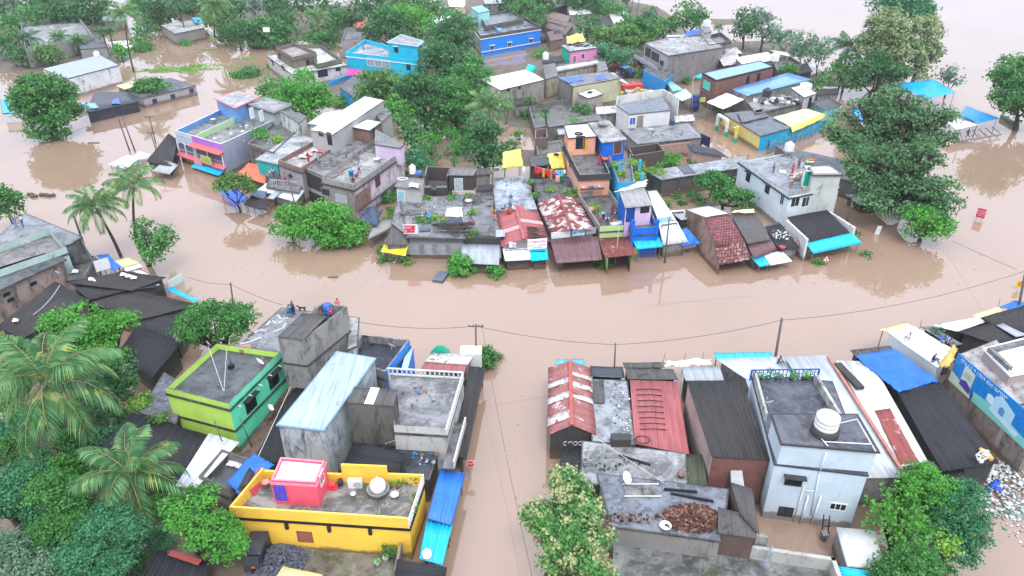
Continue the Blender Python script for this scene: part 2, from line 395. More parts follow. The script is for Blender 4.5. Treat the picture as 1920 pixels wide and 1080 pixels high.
def gable(name,label,lf,rf,rb,lb,r1,r2,ze,zr,mat,wall,cat='house',base=-1.5,mat2=None,fmat=None,amp=.035,pitch=.25,rust_ridge=None):
    """two-slope roof; pixels of eave corners at height ze, ridge ends (front r1, back r2) at zr"""
    A,B,C,D=[P(*p,ze) for p in (lf,rf,rb,lb)]; E=P(*r1,zr); G=P(*r2,zr); cen=(A+B+C+D)/4
    rt=empty(name,(cen.x,cen.y,max(base,0)),label,cat)
    m=MB(); sheet(m,[A,E,G,D],pitch,amp,across=True,nv=3,wob=.012); m.build('roof_slope',mat,rt)
    m=MB(); sheet(m,[E,B,C,G],pitch,amp,across=True,nv=3,wob=.012); m.build('roof_slope',mat2 or mat,rt)
    m=MB(); m.beam(E+Vector((0,0,.05)),G+Vector((0,0,.05)),.35,.08); m.build('ridge_cap',rust_ridge or mat,rt)
    ins=.3; I=inset([Vector((p.x,p.y,0)) for p in (A,B,C,D)],ins); b=Bld(); b.root=rt; b.W=I; b.cen=Vector((cen.x,cen.y,0))
    e1=(I[0]+I[1])/2; e2=(I[2]+I[3])/2; V=lambda p,z:Vector((p.x,p.y,z))
    m=MB(); h=ze-.02; hr=zr-.12
    m.quadw(V(I[1],base),V(I[2],base),V(I[2],h),V(I[1],h)); m.quadw(V(I[3],base),V(I[0],base),V(I[0],h),V(I[3],h))
    L=(I[1]-I[0]).length
    m.face([V(I[0],base),V(I[1],base),V(I[1],h),V(e1,hr),V(I[0],h)],1,[(0,base),(L,base),(L,h),(L/2,hr),(0,h)])
    m.face([V(I[2],base),V(I[3],base),V(I[3],h),V(e2,hr),V(I[2],h)],0,[(0,base),(L,base),(L,h),(L/2,hr),(0,h)])
    m.build('wall',[wall,fmat or wall],rt)
    return b
def sub(label,cat,name,mb,mats,loc,group=None): return mb.build(name,mats,None,loc,label=label,cat=cat,group=group)
import numpy as np
def leaves(lobes,leaf,dens,seed,aspect=.8,shell=.5,clump=True,flat=0.0):
    """leaf quads spread through a set of lobes [(centre, rx, ry, rz)]; returns verts array (n*4,3)"""
    g=np.random.default_rng(seed); out=[]
    for (c,rx,ry,rz) in lobes:
        area=4*math.pi*((rx*ry+rx*rz+ry*rz)/3)
        ncl=max(8,int(area/ (leaf*leaf*5.5)))
        d=g.normal(size=(ncl,3)); d/=np.linalg.norm(d,axis=1)[:,None]
        keep=(d[:,2]>-.55)|(g.random(ncl)<.35); d=d[keep]; ncl=len(d)
        rr=(shell+(1.06-shell)*g.random(ncl)**.55)*(1+.10*np.sin(d[:,0]*5+seed)*np.cos(d[:,1]*4+c[0]))
        cc=d*rr[:,None]*np.array([rx,ry,rz])+np.array(c)
        k=max(4,int(dens*13)); cr=leaf*1.5
        pos=np.repeat(cc,k,0)+g.normal(size=(ncl*k,3))*cr*np.array([.62,.62,.42])
        nn=np.repeat(d,k,0)*.9+g.normal(size=(ncl*k,3))*.55+np.array([0,0,.45]); nn/=np.linalg.norm(nn,axis=1)[:,None]
        a=g.normal(size=nn.shape); t=np.cross(nn,a); t/=np.linalg.norm(t,axis=1)[:,None]+1e-9; b=np.cross(nn,t)
        sz=leaf*(.6+.8*g.random(len(nn)))[:,None]
        t=t*sz*.5; b=b*sz*.5*aspect
        q=np.stack([pos-t,pos-b+nn*sz*.05,pos+t,pos+b+nn*sz*.05],1); out.append(q.reshape(-1,3))
    return np.concatenate(out)
def quadmesh(name,v,mat,smooth=False):
    me=bpy.data.meshes.new(name); n=len(v); me.vertices.add(n); me.vertices.foreach_set('co',v.astype('f').ravel())
    me.loops.add(n); me.loops.foreach_set('vertex_index',np.arange(n,dtype='i')); me.polygons.add(n//4)
    me.polygons.foreach_set('loop_start',np.arange(0,n,4,dtype='i')); me.polygons.foreach_set('loop_total',np.full(n//4,4,dtype='i'))
    me.materials.append(mat); me.update(calc_edges=True); return me
LEAF={'dark':leafm((.04,.14,.05),(.12,.33,.10)),'mid':leafm((.05,.18,.05),(.15,.42,.10)),'bright':leafm((.07,.27,.045),(.19,.56,.09)),
 'teal':leafm((.05,.20,.09),(.14,.42,.19)),'olive':leafm((.08,.20,.05),(.23,.42,.11)),'lime':leafm((.15,.34,.045),(.36,.60,.10)),
 'neem':leafm((.065,.17,.07),(.20,.40,.16)),'bloom':leafm((.07,.22,.06),(.22,.50,.14),(.50,.54,.26),.64),'grey':leafm((.10,.20,.12),(.28,.44,.28)),
 'bloomfar':leafm((.05,.15,.055),(.14,.32,.11),(.40,.46,.22),.57),'palm':leafm((.05,.18,.06),(.24,.44,.18),(.42,.5,.14),.74),'palmdark':leafm((.05,.14,.07),(.16,.32,.16))}
SEED=[10]
def tree(label,lobes,zc,kind='mid',base=None,leaf=None,dens=.8,name='tree',cat='tree',group=None,shell=.5,sq=.85,z0=-1.2,trunk=True,aspect=.8,fork=1):
    """lobes: photo pixels (x,y,radius); zc: height of the crown's middle in metres"""
    SEED[0]+=1; sd=SEED[0]; R2=random.Random(sd)
    cx=sum(l[0]*l[2]**2 for l in lobes)/sum(l[2]**2 for l in lobes); cy=sum(l[1]*l[2]**2 for l in lobes)/sum(l[2]**2 for l in lobes)
    Cw=P(cx,cy,zc); n=(Cw-Vector((0,0,HC))).normalized(); n=(n+Vector((0,0,-.25))).normalized()
    dd=depth(Cw); L=[]
    for l in lobes:
        p=ray_plane(l[0],l[1],Cw,n); r=l[2]*1.09*depth(p)/F; s=l[3] if len(l)>3 else sq
        if p.z-r*s*.8<z0+1.0 and not trunk: p.z=max(p.z,z0+1+.3*r)
        L.append((p,r,r,r*s))
    lf=leaf or max(.16,dd*.0036)
    L2=[]
    for (p,a,b,c) in L:      # big lobes break up into smaller ones so that the outline is uneven
        if a>lf*6:
            L2.append((p,a*.7,b*.7,c*.7))
            k=int(11+a*2)
            for i in range(k):
                th=R2.uniform(0,6.28); el=R2.uniform(-.35,1.3); dv=Vector((math.cos(th)*math.cos(el),math.sin(th)*math.cos(el),math.sin(el)))
                s=R2.uniform(.2,.4); L2.append((p+Vector((dv.x*a,dv.y*b,dv.z*c))*(1.04-s*.7),a*s,b*s,c*s*.85))
        else: L2.append((p,a,b,c))
    base_w=P(base[0],base[1],0) if base else Vector((Cw.x,Cw.y,0))
    rt=empty(name,(base_w.x,base_w.y,max(z0,0)),label,cat,group)
    v=leaves(L2,lf,dens,sd,aspect,shell)-np.array(org(rt))
    me=quadmesh('crown',v,LEAF[kind] if isinstance(kind,str) else kind); o=bpy.data.objects.new('crown',me); COL.objects.link(o); o.parent=rt
    if trunk:
        m=MB(); tr=max(.09,.03*sum(l[1] for l in L)+.06); b0=Vector((base_w.x,base_w.y,z0)); 
        low=min(L,key=lambda l:l[0].z); fk=b0.lerp(Cw,.45); fk.z=max(z0+.6,min(fk.z,Cw.z*.55))
        m.tube([b0,(b0+fk)/2+Vector((R2.uniform(-.2,.2),0,0)),fk],[tr*1.3,tr,tr*.8],8)
        for (p,a,b,c) in L: 
            m.tube([fk,(fk+p)/2+Vector((R2.uniform(-.4,.4),R2.uniform(-.4,.4),-.1*a)),p+Vector((0,0,c*.3))],[tr*.6,tr*.4,tr*.12],6)
            for i in range(3):
                e=p+Vector((R2.uniform(-1,1)*a,R2.uniform(-1,1)*b,R2.uniform(-.2,.8)*c))*.8; m.tube([(fk+p)/2,e],[tr*.3,tr*.06],5)
        m.build('trunk',BARK,rt)
    return rt
def shrub(label,x,y,r,kind='bright',z=.0,name='shrub',cat='shrub',group=None,sq=.7,**k):
    p=P(x,y,z); zc=z+r*depth(p)/F*sq*.5
    return tree(label,[(x,y,r)],zc,kind,name=name,cat=cat,group=group,trunk=False,sq=sq,z0=z-1,**{'dens':1.4,'leaf':max(.15,depth(p)*.0029),**k})
def palm_mesh(L,seed,nf=20,kind='palm',wid=1.0,droopy=1.0):
    """coconut crown of pinnate fronds round the origin, frond length L"""
    g=random.Random(seed); V=[]; rc=MB()
    for i in range(nf):
        th=i*2.39996+g.uniform(-.15,.15); lev=i/nf; el=1.3-1.55*lev+g.uniform(-.2,.2); l=L*(.72+.3*min(1,lev*1.8))*g.uniform(.9,1.08)
        d=Vector((math.cos(th),math.sin(th),0)); pts=[]; p=Vector((0,0,.1)); e=el
        ns=16; st=l/ns
        side0=Vector((-math.sin(th),math.cos(th),0)); tw=g.uniform(-.25,.25)
        for k in range(ns+1):
            pts.append(p.copy()); p=p+(d*math.cos(e)+Vector((0,0,math.sin(e))))*st; e-=droopy*(.06+.05*lev)*(.7+1.3*k/ns)*.9
        rc.tube([pts[0],pts[4],pts[8],pts[12],pts[16]],[L*.012,L*.009,L*.006,L*.004,L*.002],4,cap=False)
        for k in range(2,ns+1):
            for h in (0,.5):
                if k==ns and h>0: break
                c=pts[k].lerp(pts[min(k+1,ns)],h); tn=(pts[min(k+1,ns)]-pts[k-1]).normalized(); f=(k+h)/ns
                ll=L*.27*math.sin(math.pi*min(1,.12+f*.86))**.6*wid*g.uniform(.85,1.1)
                if f>.93: ll*=.8
                for s in (-1,1):
                    dr=(side0*s*(1-.2*f)+tn*(.55+.5*f)+Vector((0,0,-.30-.35*lev-g.uniform(0,.12)+tw*s))).normalized()
                    wv=tn*L*.0165; mid=c+dr*ll*.55; tip=c+dr*ll+Vector((0,0,-ll*.28))
                    V+= [c-wv*.6,mid-wv,tip,mid+wv]
    return np.array([tuple(v) for v in V]),rc
PALMC={}
def palm(label,cx,cy,r,zc,base=None,kind='palm',nf=20,proto=None,nuts=True,group=None,lean=None,droopy=1.0,z0=-1.2):
    Cw=P(cx,cy,zc); L=r*depth(Cw)/F; bw=P(base[0],base[1],0) if base else Vector((Cw.x+.4,Cw.y+.6,0))
    rt=empty('coconut_palm',(bw.x,bw.y,0),label,'palm tree',group); o0=org(rt)
    SEED[0]+=1; key=proto
    if key not in PALMC or key is None:
        v,rc=palm_mesh(1.0,SEED[0],nf,kind,droopy=droopy); me=quadmesh('fronds',v,LEAF[kind]); 
        ro=rc.build('rachis',paint((.26,.27,.10),.6),None,(0,0,0),link=False); PALMC[key]=(me,ro.data); bpy.data.objects.remove(ro)
    me,rm=PALMC[key]
    o=bpy.data.objects.new('fronds',me); COL.objects.link(o); o.parent=rt; o.location=Cw-o0; o.scale=(L,L,L); o.rotation_euler=(0,0,R.uniform(0,6.28))
    q=bpy.data.objects.new('rachis',rm); COL.objects.link(q); q.parent=o
    m=MB(); n=9; pts=[]
    for i in range(n+1):
        t=i/n; b=Vector((bw.x,bw.y,z0)); p=b.lerp(Cw,t); k=math.sin(t*math.pi)*.06*(Cw.z); p.x+=k*(1 if Cw.x<bw.x else -1)*.5; pts.append(p)
    m.tube(pts,[.24-.11*i/n for i in range(n+1)],8); m.build('trunk',paint((.10,.085,.07),.9,.5),rt)
    if nuts:
        g=random.Random(SEED[0]); m=MB()
        for i in range(9):
            a=g.uniform(0,6.28); c=Cw+Vector((math.cos(a)*.32,math.sin(a)*.32,-.25-g.random()*.3)); m.lathe(c,[(0.0,-.13),(.1,-.08),(.13,0),(.1,.09),(0,.14)],7)
        m.build('coconuts',paint((.22,.24,.07),.6),rt)
    return rt
# ---------------------------------------------------------------- people
SKIN=paint((.17,.085,.05),.6,.15); HAIR=paint((.012,.010,.010),.5)
def skin_mesh(name,pts,edges,radii,root,lev=1):
    me=bpy.data.meshes.new('t'); me.from_pydata([tuple(p) for p in pts],edges,[]); o=bpy.data.objects.new('t',me); COL.objects.link(o)
    md=o.modifiers.new('s','SKIN'); sv=me.skin_vertices[0].data
    for i,r in enumerate(radii):
        r=r if isinstance(r,tuple) else (r,r); sv[i].radius=r; sv[i].use_root=(i==root)
    sb=o.modifiers.new('b','SUBSURF'); sb.levels=lev; sb.render_levels=lev
    dg=bpy.context.evaluated_depsgraph_get(); dg.update(); nm=bpy.data.meshes.new_from_object(o.evaluated_get(dg)); nm.name=name
    for p in nm.polygons: p.use_smooth=True
    bpy.data.objects.remove(o); bpy.data.meshes.remove(me); return nm
def pose(kind):
    """joint positions, metres, feet at z 0, facing -y"""
    J={}
    if kind in('stand','sari'):
        hip=.92; J=dict(pel=(0,0,hip),wai=(0,.01,1.08),che=(0,0,1.28),nek=(0,.01,1.45),hea=(0,-.01,1.60),
        hl=(-.10,0,.88),kl=(-.11,-.03,.48),al=(-.12,.02,.08),fl=(-.13,-.14,.03),hr=(.10,0,.88),kr=(.12,-.05,.48),ar=(.13,0,.08),fr=(.15,-.15,.03),
        sl=(-.17,0,1.38),el=(-.24,.03,1.12),wl=(-.25,-.07,.89),sr=(.17,0,1.38),er=(.26,.05,1.13),wr=(.21,-.16,.98))
    elif kind=='sit':
        J=dict(pel=(0,.05,.14),wai=(0,.07,.30),che=(0,.02,.52),nek=(0,-.02,.70),hea=(0,-.06,.85),
        hl=(-.10,.02,.13),kl=(-.18,-.32,.42),al=(-.14,-.42,.07),fl=(-.15,-.56,.03),hr=(.10,.02,.13),kr=(.18,-.34,.40),ar=(.14,-.46,.07),fr=(.15,-.6,.03),
        sl=(-.17,.02,.62),el=(-.24,-.14,.42),wl=(-.08,-.34,.42),sr=(.17,.02,.62),er=(.25,-.14,.42),wr=(.09,-.36,.40))
    else: # squat, leaning forward
        J=dict(pel=(0,.15,.26),wai=(0,.08,.40),che=(0,-.08,.58),nek=(0,-.20,.72),hea=(0,-.30,.82),
        hl=(-.10,.12,.26),kl=(-.17,-.24,.45),al=(-.14,-.05,.07),fl=(-.15,-.20,.03),hr=(.10,.12,.26),kr=(.17,-.24,.45),ar=(.14,-.05,.07),fr=(.15,-.2,.03),
        sl=(-.17,-.10,.66),el=(-.24,-.3,.44),wl=(-.12,-.46,.25),sr=(.17,-.10,.66),er=(.25,-.3,.45),wr=(.12,-.5,.22))
    return {k:Vector(v) for k,v in J.items()}
def chain(J,names,rs,pts,edges,rad_,start=None):
    prev=start
    for n,r in zip(names,rs):
        pts.append(J[n] if isinstance(n,str) else n); rad_.append(r); i=len(pts)-1
        if prev is not None: edges.append((prev,i))
        prev=i
    return prev
PM={}
def person_meshes(kind):
    if kind in PM: return PM[kind]
    J=pose(kind); pts=[];ed=[];rr=[]
    chain(J,['pel','wai','che','nek'],[(.13,.10),(.12,.09),(.15,.10),(.055,.055)],pts,ed,rr)
    h0=J['hea']; chain(J,[h0+Vector((0,0,-.07)),h0+Vector((0,-.01,.02)),h0+Vector((0,.01,.10))],[(.062,.07),(.076,.088),(.055,.06)],pts,ed,rr,3)
    # nose and ears
    hi=len(pts)-2
    chain(J,[h0+Vector((0,-.105,-.01))],[.014],pts,ed,rr,hi)
    chain(J,[h0+Vector((.085,0,.0))],[.016],pts,ed,rr,hi); chain(J,[h0+Vector((-.085,0,.0))],[.016],pts,ed,rr,hi)
    for s in 'lr':
        chain(J,['h'+s,'k'+s,'a'+s,'f'+s],[.085,.06,.038,(.035,.028)],pts,ed,rr,0)
        e=chain(J,['s'+s,'e'+s,'w'+s],[.052,.038,.026],pts,ed,rr,2)
        w_=J['w'+s]; d=(w_-J['e'+s]).normalized(); sd=d.cross(Vector((0,1,0.2))).normalized(); palm_=w_+d*.07
        e=chain(J,[palm_],[(.036,.018)],pts,ed,rr,e)
        for k,(o,l) in enumerate(((-.030,.062),(-.011,.075),(.010,.070),(.029,.055))):
            chain(J,[palm_+sd*o+d*.03,palm_+sd*o*1.15+d*(.03+l*.55)+Vector((0,-.008,0)),palm_+sd*o*1.15+d*(.03+l)+Vector((0,-.022,0))],[.009,.0085,.007],pts,ed,rr,e)
        chain(J,[w_+d*.045-sd*.036,w_+d*.085-sd*.055],[.010,.008],pts,ed,rr,e)
    body=skin_mesh('body',pts,ed,rr,0)
    pts=[];ed=[];rr=[]
    chain(J,['pel','wai','che',J['che'].lerp(J['nek'],.6)],[(.155,.125),(.145,.115),(.175,.125),(.08,.075)],pts,ed,rr)
    for s in 'lr': chain(J,['s'+s,J['s'+s].lerp(J['e'+s],.75)],[.068,.06],pts,ed,rr,2)
    shirt=skin_mesh('shirt',pts,ed,rr,0)
    pts=[];ed=[];rr=[]
    if kind=='sari':
        chain(J,['wai','pel',Vector((0,0,.62)),Vector((0,.01,.3)),Vector((0,.01,.06))],[(.15,.12),(.175,.15),(.19,.16),(.2,.18),(.22,.2)],pts,ed,rr)
    else:
        chain(J,['pel'],[(.15,.12)],pts,ed,rr)
        for s in 'lr': chain(J,['h'+s,'k'+s,J['k'+s].lerp(J['a'+s],.85)],[.105,.08,.06],pts,ed,rr,0)
    trousers=skin_mesh('t',pts,ed,rr,0)
    pts=[];ed=[];rr=[]
    chain(J,[h0+Vector((0,.035,-.03)),h0+Vector((0,.03,.05)),h0+Vector((0,.005,.115))],[(.066,.066),(.086,.086),(.062,.07)],pts,ed,rr)
    hair=skin_mesh('hair',pts,ed,rr,0)
    PM[kind]=(body,shirt,trousers,hair); return PM[kind]
def person(label,x,y,z,kind='stand',top=(.5,.1,.1),bot=(.05,.06,.12),rot=0,group=None,s=1.0):
    b,sh,t,h=person_meshes(kind); p=P(x,y,z); rt=empty('person',p,label,'person',group); rt.rotation_euler=(0,0,rad(rot)); rt.scale=(s,s,s)
    for nm,me,mt in (('body',b,SKIN),('shirt',sh,paint(top,.8,.3)),('sari' if kind=='sari' else 'trousers',t,paint(bot,.8,.3)),('hair',h,HAIR)):
        if not me.materials: me.materials.append(SKIN)
        o=bpy.data.objects.new(nm,me); COL.objects.link(o); o.parent=rt; o.material_slots[0].link='OBJECT'; o.material_slots[0].material=mt
    return rt
# ---------------------------------------------------------------- small things
def tank(label,x,y,z,r=.6,h=1.2,c=(.8,.8,.8),name='water_tank',cat='water tank',legs=0,group=None):
    p=P(x,y,z); rt=empty(name,p,label,cat,group); m=MB(); q=p+Vector((0,0,legs))
    pr=[(r*.96,0),(r,.05)]
    for i in range(4):
        zz=h*.72*(i+1)/4; pr+= [(r,zz-.08),(r*.96,zz-.04),(r,zz)]
    pr+=[(r*.9,h*.84),(r*.55,h*.95),(r*.34,h)]
    m.lathe(q,pr,20); m.build('tank_body',paint(c,.35,.08),rt)
    m=MB(); m.lathe(q+Vector((0,0,h)),[(r*.36,0),(r*.36,.09),(r*.2,.13),(0,.13)],14); m.build('lid',paint(c,.35,.08),rt)
    if legs:
        m=MB()
        for a,b in ((-1,-1),(1,-1),(1,1),(-1,1)): m.beam(p+Vector((a*r*.6,b*r*.6,0)),p+Vector((a*r*.6,b*r*.6,legs)),.07)
        m.box(p+Vector((0,0,legs-.08)),r*1.9,r*1.9,.07); m.build('stand',STEEL,rt)
    return rt
def dish(label,x,y,z,az=0,r=.38,group=None):
    p=P(x,y,z); rt=empty('satellite_dish',p,label,'satellite dish',group); m=MB(); c=p+Vector((0,0,.65)); M=Matrix.Rotation(rad(az),3,'Z')@Matrix.Rotation(rad(50),3,'X')
    prof=[(0,0),(r*.5,.03),(r*.85,.09),(r,.13)]; n=16
    for off in (0,.015):
        b=len(m.v)
        for rr,zz in prof:
            for k in range(n): m.v.append(tuple(c+M@Vector((rr*math.cos(6.2832*k/n),rr*math.sin(6.2832*k/n),zz+off))))
        for i in range(3):
            for k in range(n):
                k2=(k+1)%n; m.f.append((b+i*n+k,b+i*n+k2,b+(i+1)*n+k2,b+(i+1)*n+k)); m.m.append(0); m.uv.append([(0,0)]*4); m.sm.append(True)
    m.build('reflector',WHT,rt); m=MB(); m.tube([p,c],.025,6); m.tube([c+M@Vector((0,-r*.9,.1)),c+M@Vector((0,0,r*1.1))],.012,5); m.box(c+M@Vector((0,0,r*1.1)),.07,.07,.08); m.build('mount_arm',STEEL,rt)
    return rt
def pole(label,base,top,z0=0.0,r=.11,mat=None,arm=0,name='utility_pole',group=None,cat='utility pole',down=-1.5):
    b,t=up(base,top,z0); m=MB(); rt=empty(name,b,label,cat,group)
    lo=b+(b-t)*((b.z-down)/max(.5,t.z-b.z)) if down<b.z else b
    m.tube([lo,t],[r,r*.75],8); m.build('shaft',mat or paint((.12,.115,.11),.8),rt)
    if arm:
        for k in range(arm):
            c=t-Vector((0,0,.25+.5*k)); m=MB(); m.beam(c-Vector((.75,0,0)),c+Vector((.75,0,0)),.09); 
            for s in (-.65,-.25,.25,.65): m.lathe(c+Vector((s,0,.05)),[(.03,0),(.055,.05),(.05,.14),(.02,.17)],8)
            m.build('crossarm',paint((.10,.095,.09),.8),rt)
    return t
def cable(label,a,b,sag=.6,r=.02,c=(.10,.095,.09),group=None,name='cable'):
    a=Vector(a);b=Vector(b); m=MB(); n=16; pts=[]
    for i in range(n+1): t=i/n; p=a.lerp(b,t); p.z-=sag*4*t*(1-t); pts.append(p)
    m.tube(pts,r,5,cap=False); return m.build(name,paint(c,.7),None,(a+b)/2,label=label,cat='cable',group=group)
def pot(label,x,y,z,c=(.3,.1,.05),s=1.0,kind='bright',group='plants in small pots',plant=.3):
    p=P(x,y,z); rt=empty('potted_plant',p,label,'potted plant',group); m=MB(); m.lathe(p,[(.13*s,0),(.2*s,.28*s),(.22*s,.3*s),(.18*s,.3*s),(.17*s,.25*s),(0,.25*s)],12); m.build('pot',paint(c,.6),rt)
    SEED[0]+=1; v=leaves([((p.x,p.y,p.z+.3*s+plant*.8),plant,plant,plant*1.1)],.14,.5,SEED[0])-np.array(p); me=quadmesh('foliage',v,LEAF[kind]); o=bpy.data.objects.new('foliage',me); COL.objects.link(o); o.parent=rt
    return rt
def bucket(label,x,y,z,c,r=.2,h=.3,name='bucket',cat='bucket',group=None):
    p=P(x,y,z); m=MB(); m.lathe(p,[(0,.01),(r*.8,0),(r,h),(r*1.06,h),(r*1.06,h-.03),(r*.94,h-.02),(r*.74,.04),(0,.04)],14); return m.build(name,paint(c,.4,.1),None,p,label=label,cat=cat,group=group)
def barrel(label,x,y,z,c,r=.3,h=.9,name='barrel',cat='barrel',group=None):
    p=P(x,y,z); rt=empty(name,p,label,cat,group); m=MB(); m.lathe(p,[(r*.95,0),(r,.04),(r,h*.3),(r*1.05,h*.33),(r,h*.36),(r,h*.64),(r*1.05,h*.67),(r,h*.7),(r,h*.95),(r*.93,h)],18); m.build('drum',paint(c,.35,.1),rt)
    m=MB(); m.lathe(p+Vector((0,0,h-.03)),[(r*.93,0),(r*.93,.05),(0,.06)],18); m.build('lid',paint([x*.8 for x in c],.35,.1),rt); return rt
def tyre(label,x,y,z,r=.4,group=None):
    p=P(x,y,z); m=MB(); n=20; pts=[p+Vector((math.cos(6.2832*k/n)*r*.74,math.sin(6.2832*k/n)*r*.74,.12)) for k in range(n+1)]
    m.tube(pts,.12,8,cap=False); return m.build('tyre',RUBBER,None,p,label=label,cat='tyre',group=group)
def clothlump(label,pts,c,name='tarpaulin',cat='tarpaulin',wob=.08,sag=-.25,seed=3,mat=None,group=None,nu=18):
    q=W4(pts); m=MB(); sheet(m,q,amp=0,nu=nu,nv=nu,sag=sag,wob=wob,seed=seed); return m.build(name,mat or tarpm(c),None,sum(q,Vector())/4,label=label,cat=cat,group=group)
def pileof(label,x,y,z,rx,ry,h,n,size,mat,name,cat,seed=5,kind='stuff',elong=1,mats=None,flatten=1):
    p=P(x,y,z); g=random.Random(seed); m=MB(); mats=mats or [mat]
    for i in range(n):
        a=g.uniform(0,6.28); r=math.sqrt(g.random()); q=p+Vector((math.cos(a)*r*rx,math.sin(a)*r*ry,max(0,(1-r*r))*h*g.uniform(.6,1)))
        s=size*g.uniform(.5,1.3); e=Matrix.Rotation(g.uniform(0,6.28),3,'Z')@Matrix.Rotation(g.uniform(-.6,.6),3,'X')
        l=s*elong*g.uniform(.7,1.2); h2=s*g.uniform(.4,.9)*flatten
        v=[q+e@Vector((u*l/2*g.uniform(.75,1.1),w_*s/2*g.uniform(.75,1.1),zz*h2)) for zz in (0,1) for u,w_ in ((-1,-1),(1,-1),(1,1),(-1,1))]
        m.hexa(v,g.randrange(len(mats)))
    return m.build(name,mats,None,p,label=label,cat=cat,kind=kind)
def textmesh(txt,size,mat,origin,ux,uy,parent,name='lettering',font=None,align='CENTER',off=.02,ext=.006):
    cu=bpy.data.curves.new('t','FONT'); cu.body=txt; cu.size=size; cu.align_x=align; cu.align_y='CENTER'; cu.extrude=ext; cu.resolution_u=2
    o=bpy.data.objects.new('t',cu); COL.objects.link(o); dg=bpy.context.evaluated_depsgraph_get(); dg.update()
    me=bpy.data.meshes.new_from_object(o.evaluated_get(dg)); bpy.data.objects.remove(o)
    n=ux.cross(uy).normalized(); M=Matrix((ux,uy,n)).transposed().to_4x4(); M.translation=origin+n*off-org(parent); me.transform(M); me.materials.clear(); me.materials.append(mat)
    me.name=name; ob=bpy.data.objects.new(name,me); COL.objects.link(ob); ob.parent=parent; return ob
def board(label,q,z,c,name='signboard',cat='signboard',thick=.06,rt=None,posts=None,post0=-1.5,mat=None):
    """flat vertical-ish board from two bottom pixels; q=[(bl),(br)] on height z[0], top at z[1]"""
    a=P(*q[0],z[0]); b=P(*q[1],z[0]); t=(b-a).normalized(); nn=Vector((t.y,-t.x,0)); U=Vector((0,0,1)); h=z[1]-z[0]
    cen=(a+b)/2; rt=rt or empty(name,(cen.x,cen.y,max(0,post0)),label,cat)
    m=MB(); m.hexa([p+nn*d+U*zz for zz in (0,h) for p,d in ((a,thick),(b,thick),(b,0),(a,0))]); m.build('panel',mat or paint(c,.5,.08),rt)
    for f in (posts or []):
        p=a.lerp(b,f); k=MB(); k.tube([(p.x,p.y+.05,post0),(p.x,p.y+.05,z[1])],.04,6); k.build('post',STEEL,rt)
    return rt,a+nn*thick,b+nn*thick,t,U,nn,h
def scribble(rt,a,t,U,nn,w,h,c,rows=1,seed=1,size=None,name='lettering',x0=.06,x1=.94,y0=.15,y1=.85):
    """rounded letter shapes in rows, for writing too small to read in the photograph"""
    g=random.Random(seed); m=MB(); rh=(y1-y0)*h/rows
    for r in range(rows):
        s=size or rh*.62; yc=y1*h-(r+.5)*rh; x=x0*w
        while x<x1*w-s*.5:
            if g.random()<.14: x+=s*.6; continue
            c0=a+t*(x+s*.4)+U*yc+nn*.012; n=7; a0=g.uniform(-.6,2); da=g.uniform(3.6,5.6)
            pts=[c0+t*math.cos(a0+da*k/n)*s*.33+U*math.sin(a0+da*k/n)*s*.42 for k in range(n+1)]
            m.tube(pts,s*.085,4,cap=False)
            if g.random()<.5: m.tube([c0+t*s*.3-U*s*.4,c0+t*s*.3+U*s*.4],s*.08,4,cap=False)
            x+=s*.85
    if m.v: m.build(name,paint(c,.5,.05),rt)
# ================================================================= the setting
def water_mat():
    m,nt,bs=newmat('muddy_flood_water')
    a=noise(nt,.03,5,.55,dist=.8); b=noise(nt,.35,4,.6,vec=(1,.45,1))
    col=mix(nt,ramp(nt,a,.35,.7),(.27,.18,.125),(.315,.212,.15))
    nt.links.new(col,bs.inputs['Base Color']); bs.inputs['Roughness'].default_value=.03; bs.inputs['IOR'].default_value=1.75
    fl=noise(nt,.055,3,.5,vec=(.35,1,1),dist=1.0)
    h=mul(nt,b,ramp(nt,fl,.42,.72,(.12,.12,.12,1),(1,1,1,1)))
    bump(nt,bs,h,.035,.25); return m
WATER=water_mat()
m=MB(); m.face([Vector((-900,-40,0)),Vector((900,-40,0)),Vector((900,1500,0)),Vector((-900,1500,0))]); m.build('water',WATER,None,(0,200,0),kind='structure')
def ground_mat():
    m,nt,bs=newmat('wet_earth'); a=noise(nt,.5,6,.65); g=noise(nt,.12,4,.6)
    col=mix(nt,ramp(nt,a,.35,.7),(.09,.065,.045),(.17,.13,.10)); col=mix(nt,ramp(nt,g,.54,.66),col,(.06,.10,.035))
    nt.links.new(col,bs.inputs['Base Color']); bs.inputs['Roughness'].default_value=.8; bump(nt,bs,a,.5,.1); return m
GROUND=ground_mat()
ISL=[(800,40,70,40,.5),(1010,30,50,60,.5),(1130,110,22,22,.5),(1120,60,30,30,.6),(1000,170,22,30,.4),(780,170,26,26,.35),(60,860,9,9,.4),(150,1000,9,8,.4),(400,1060,6,3,.3),
 (1640,900,4,2.2,.25),(1240,200,16,14,.3),(880,280,9,9,.25),(560,25,60,20,.4),(60,110,30,20,.4),(1420,90,25,14,.3),(1590,150,16,12,.25),(1060,200,14,12,.4),(1360,40,12,8,.3),(1000,290,8,8,.3),(1290,360,3,3,.0),(600,1010,5,4,.25)]
def ground_h(x,y):
    h=-1.9
    for (a,b,rx,ry,hh) in ISLW:
        d=math.hypot((x-a)/rx,(y-b)/ry); h=max(h,-1.9+(hh+1.9)*max(0,min(1,(1.35-d)/.5)))
    return h+.12*math.sin(x*.9)*math.cos(y*.7)
ISLW=[(P(px,py,0).x,P(px,py,0).y,rx,ry,h) for px,py,rx,ry,h in ISL]
m=MB(); ys=[-10+i*3 for i in range(45)]+[125+i*8 for i in range(30)]+[400,700,1400]; xs=[-900,-500,-300]+[-220+i*5 for i in range(89)]+[300,500,900]
vi={}
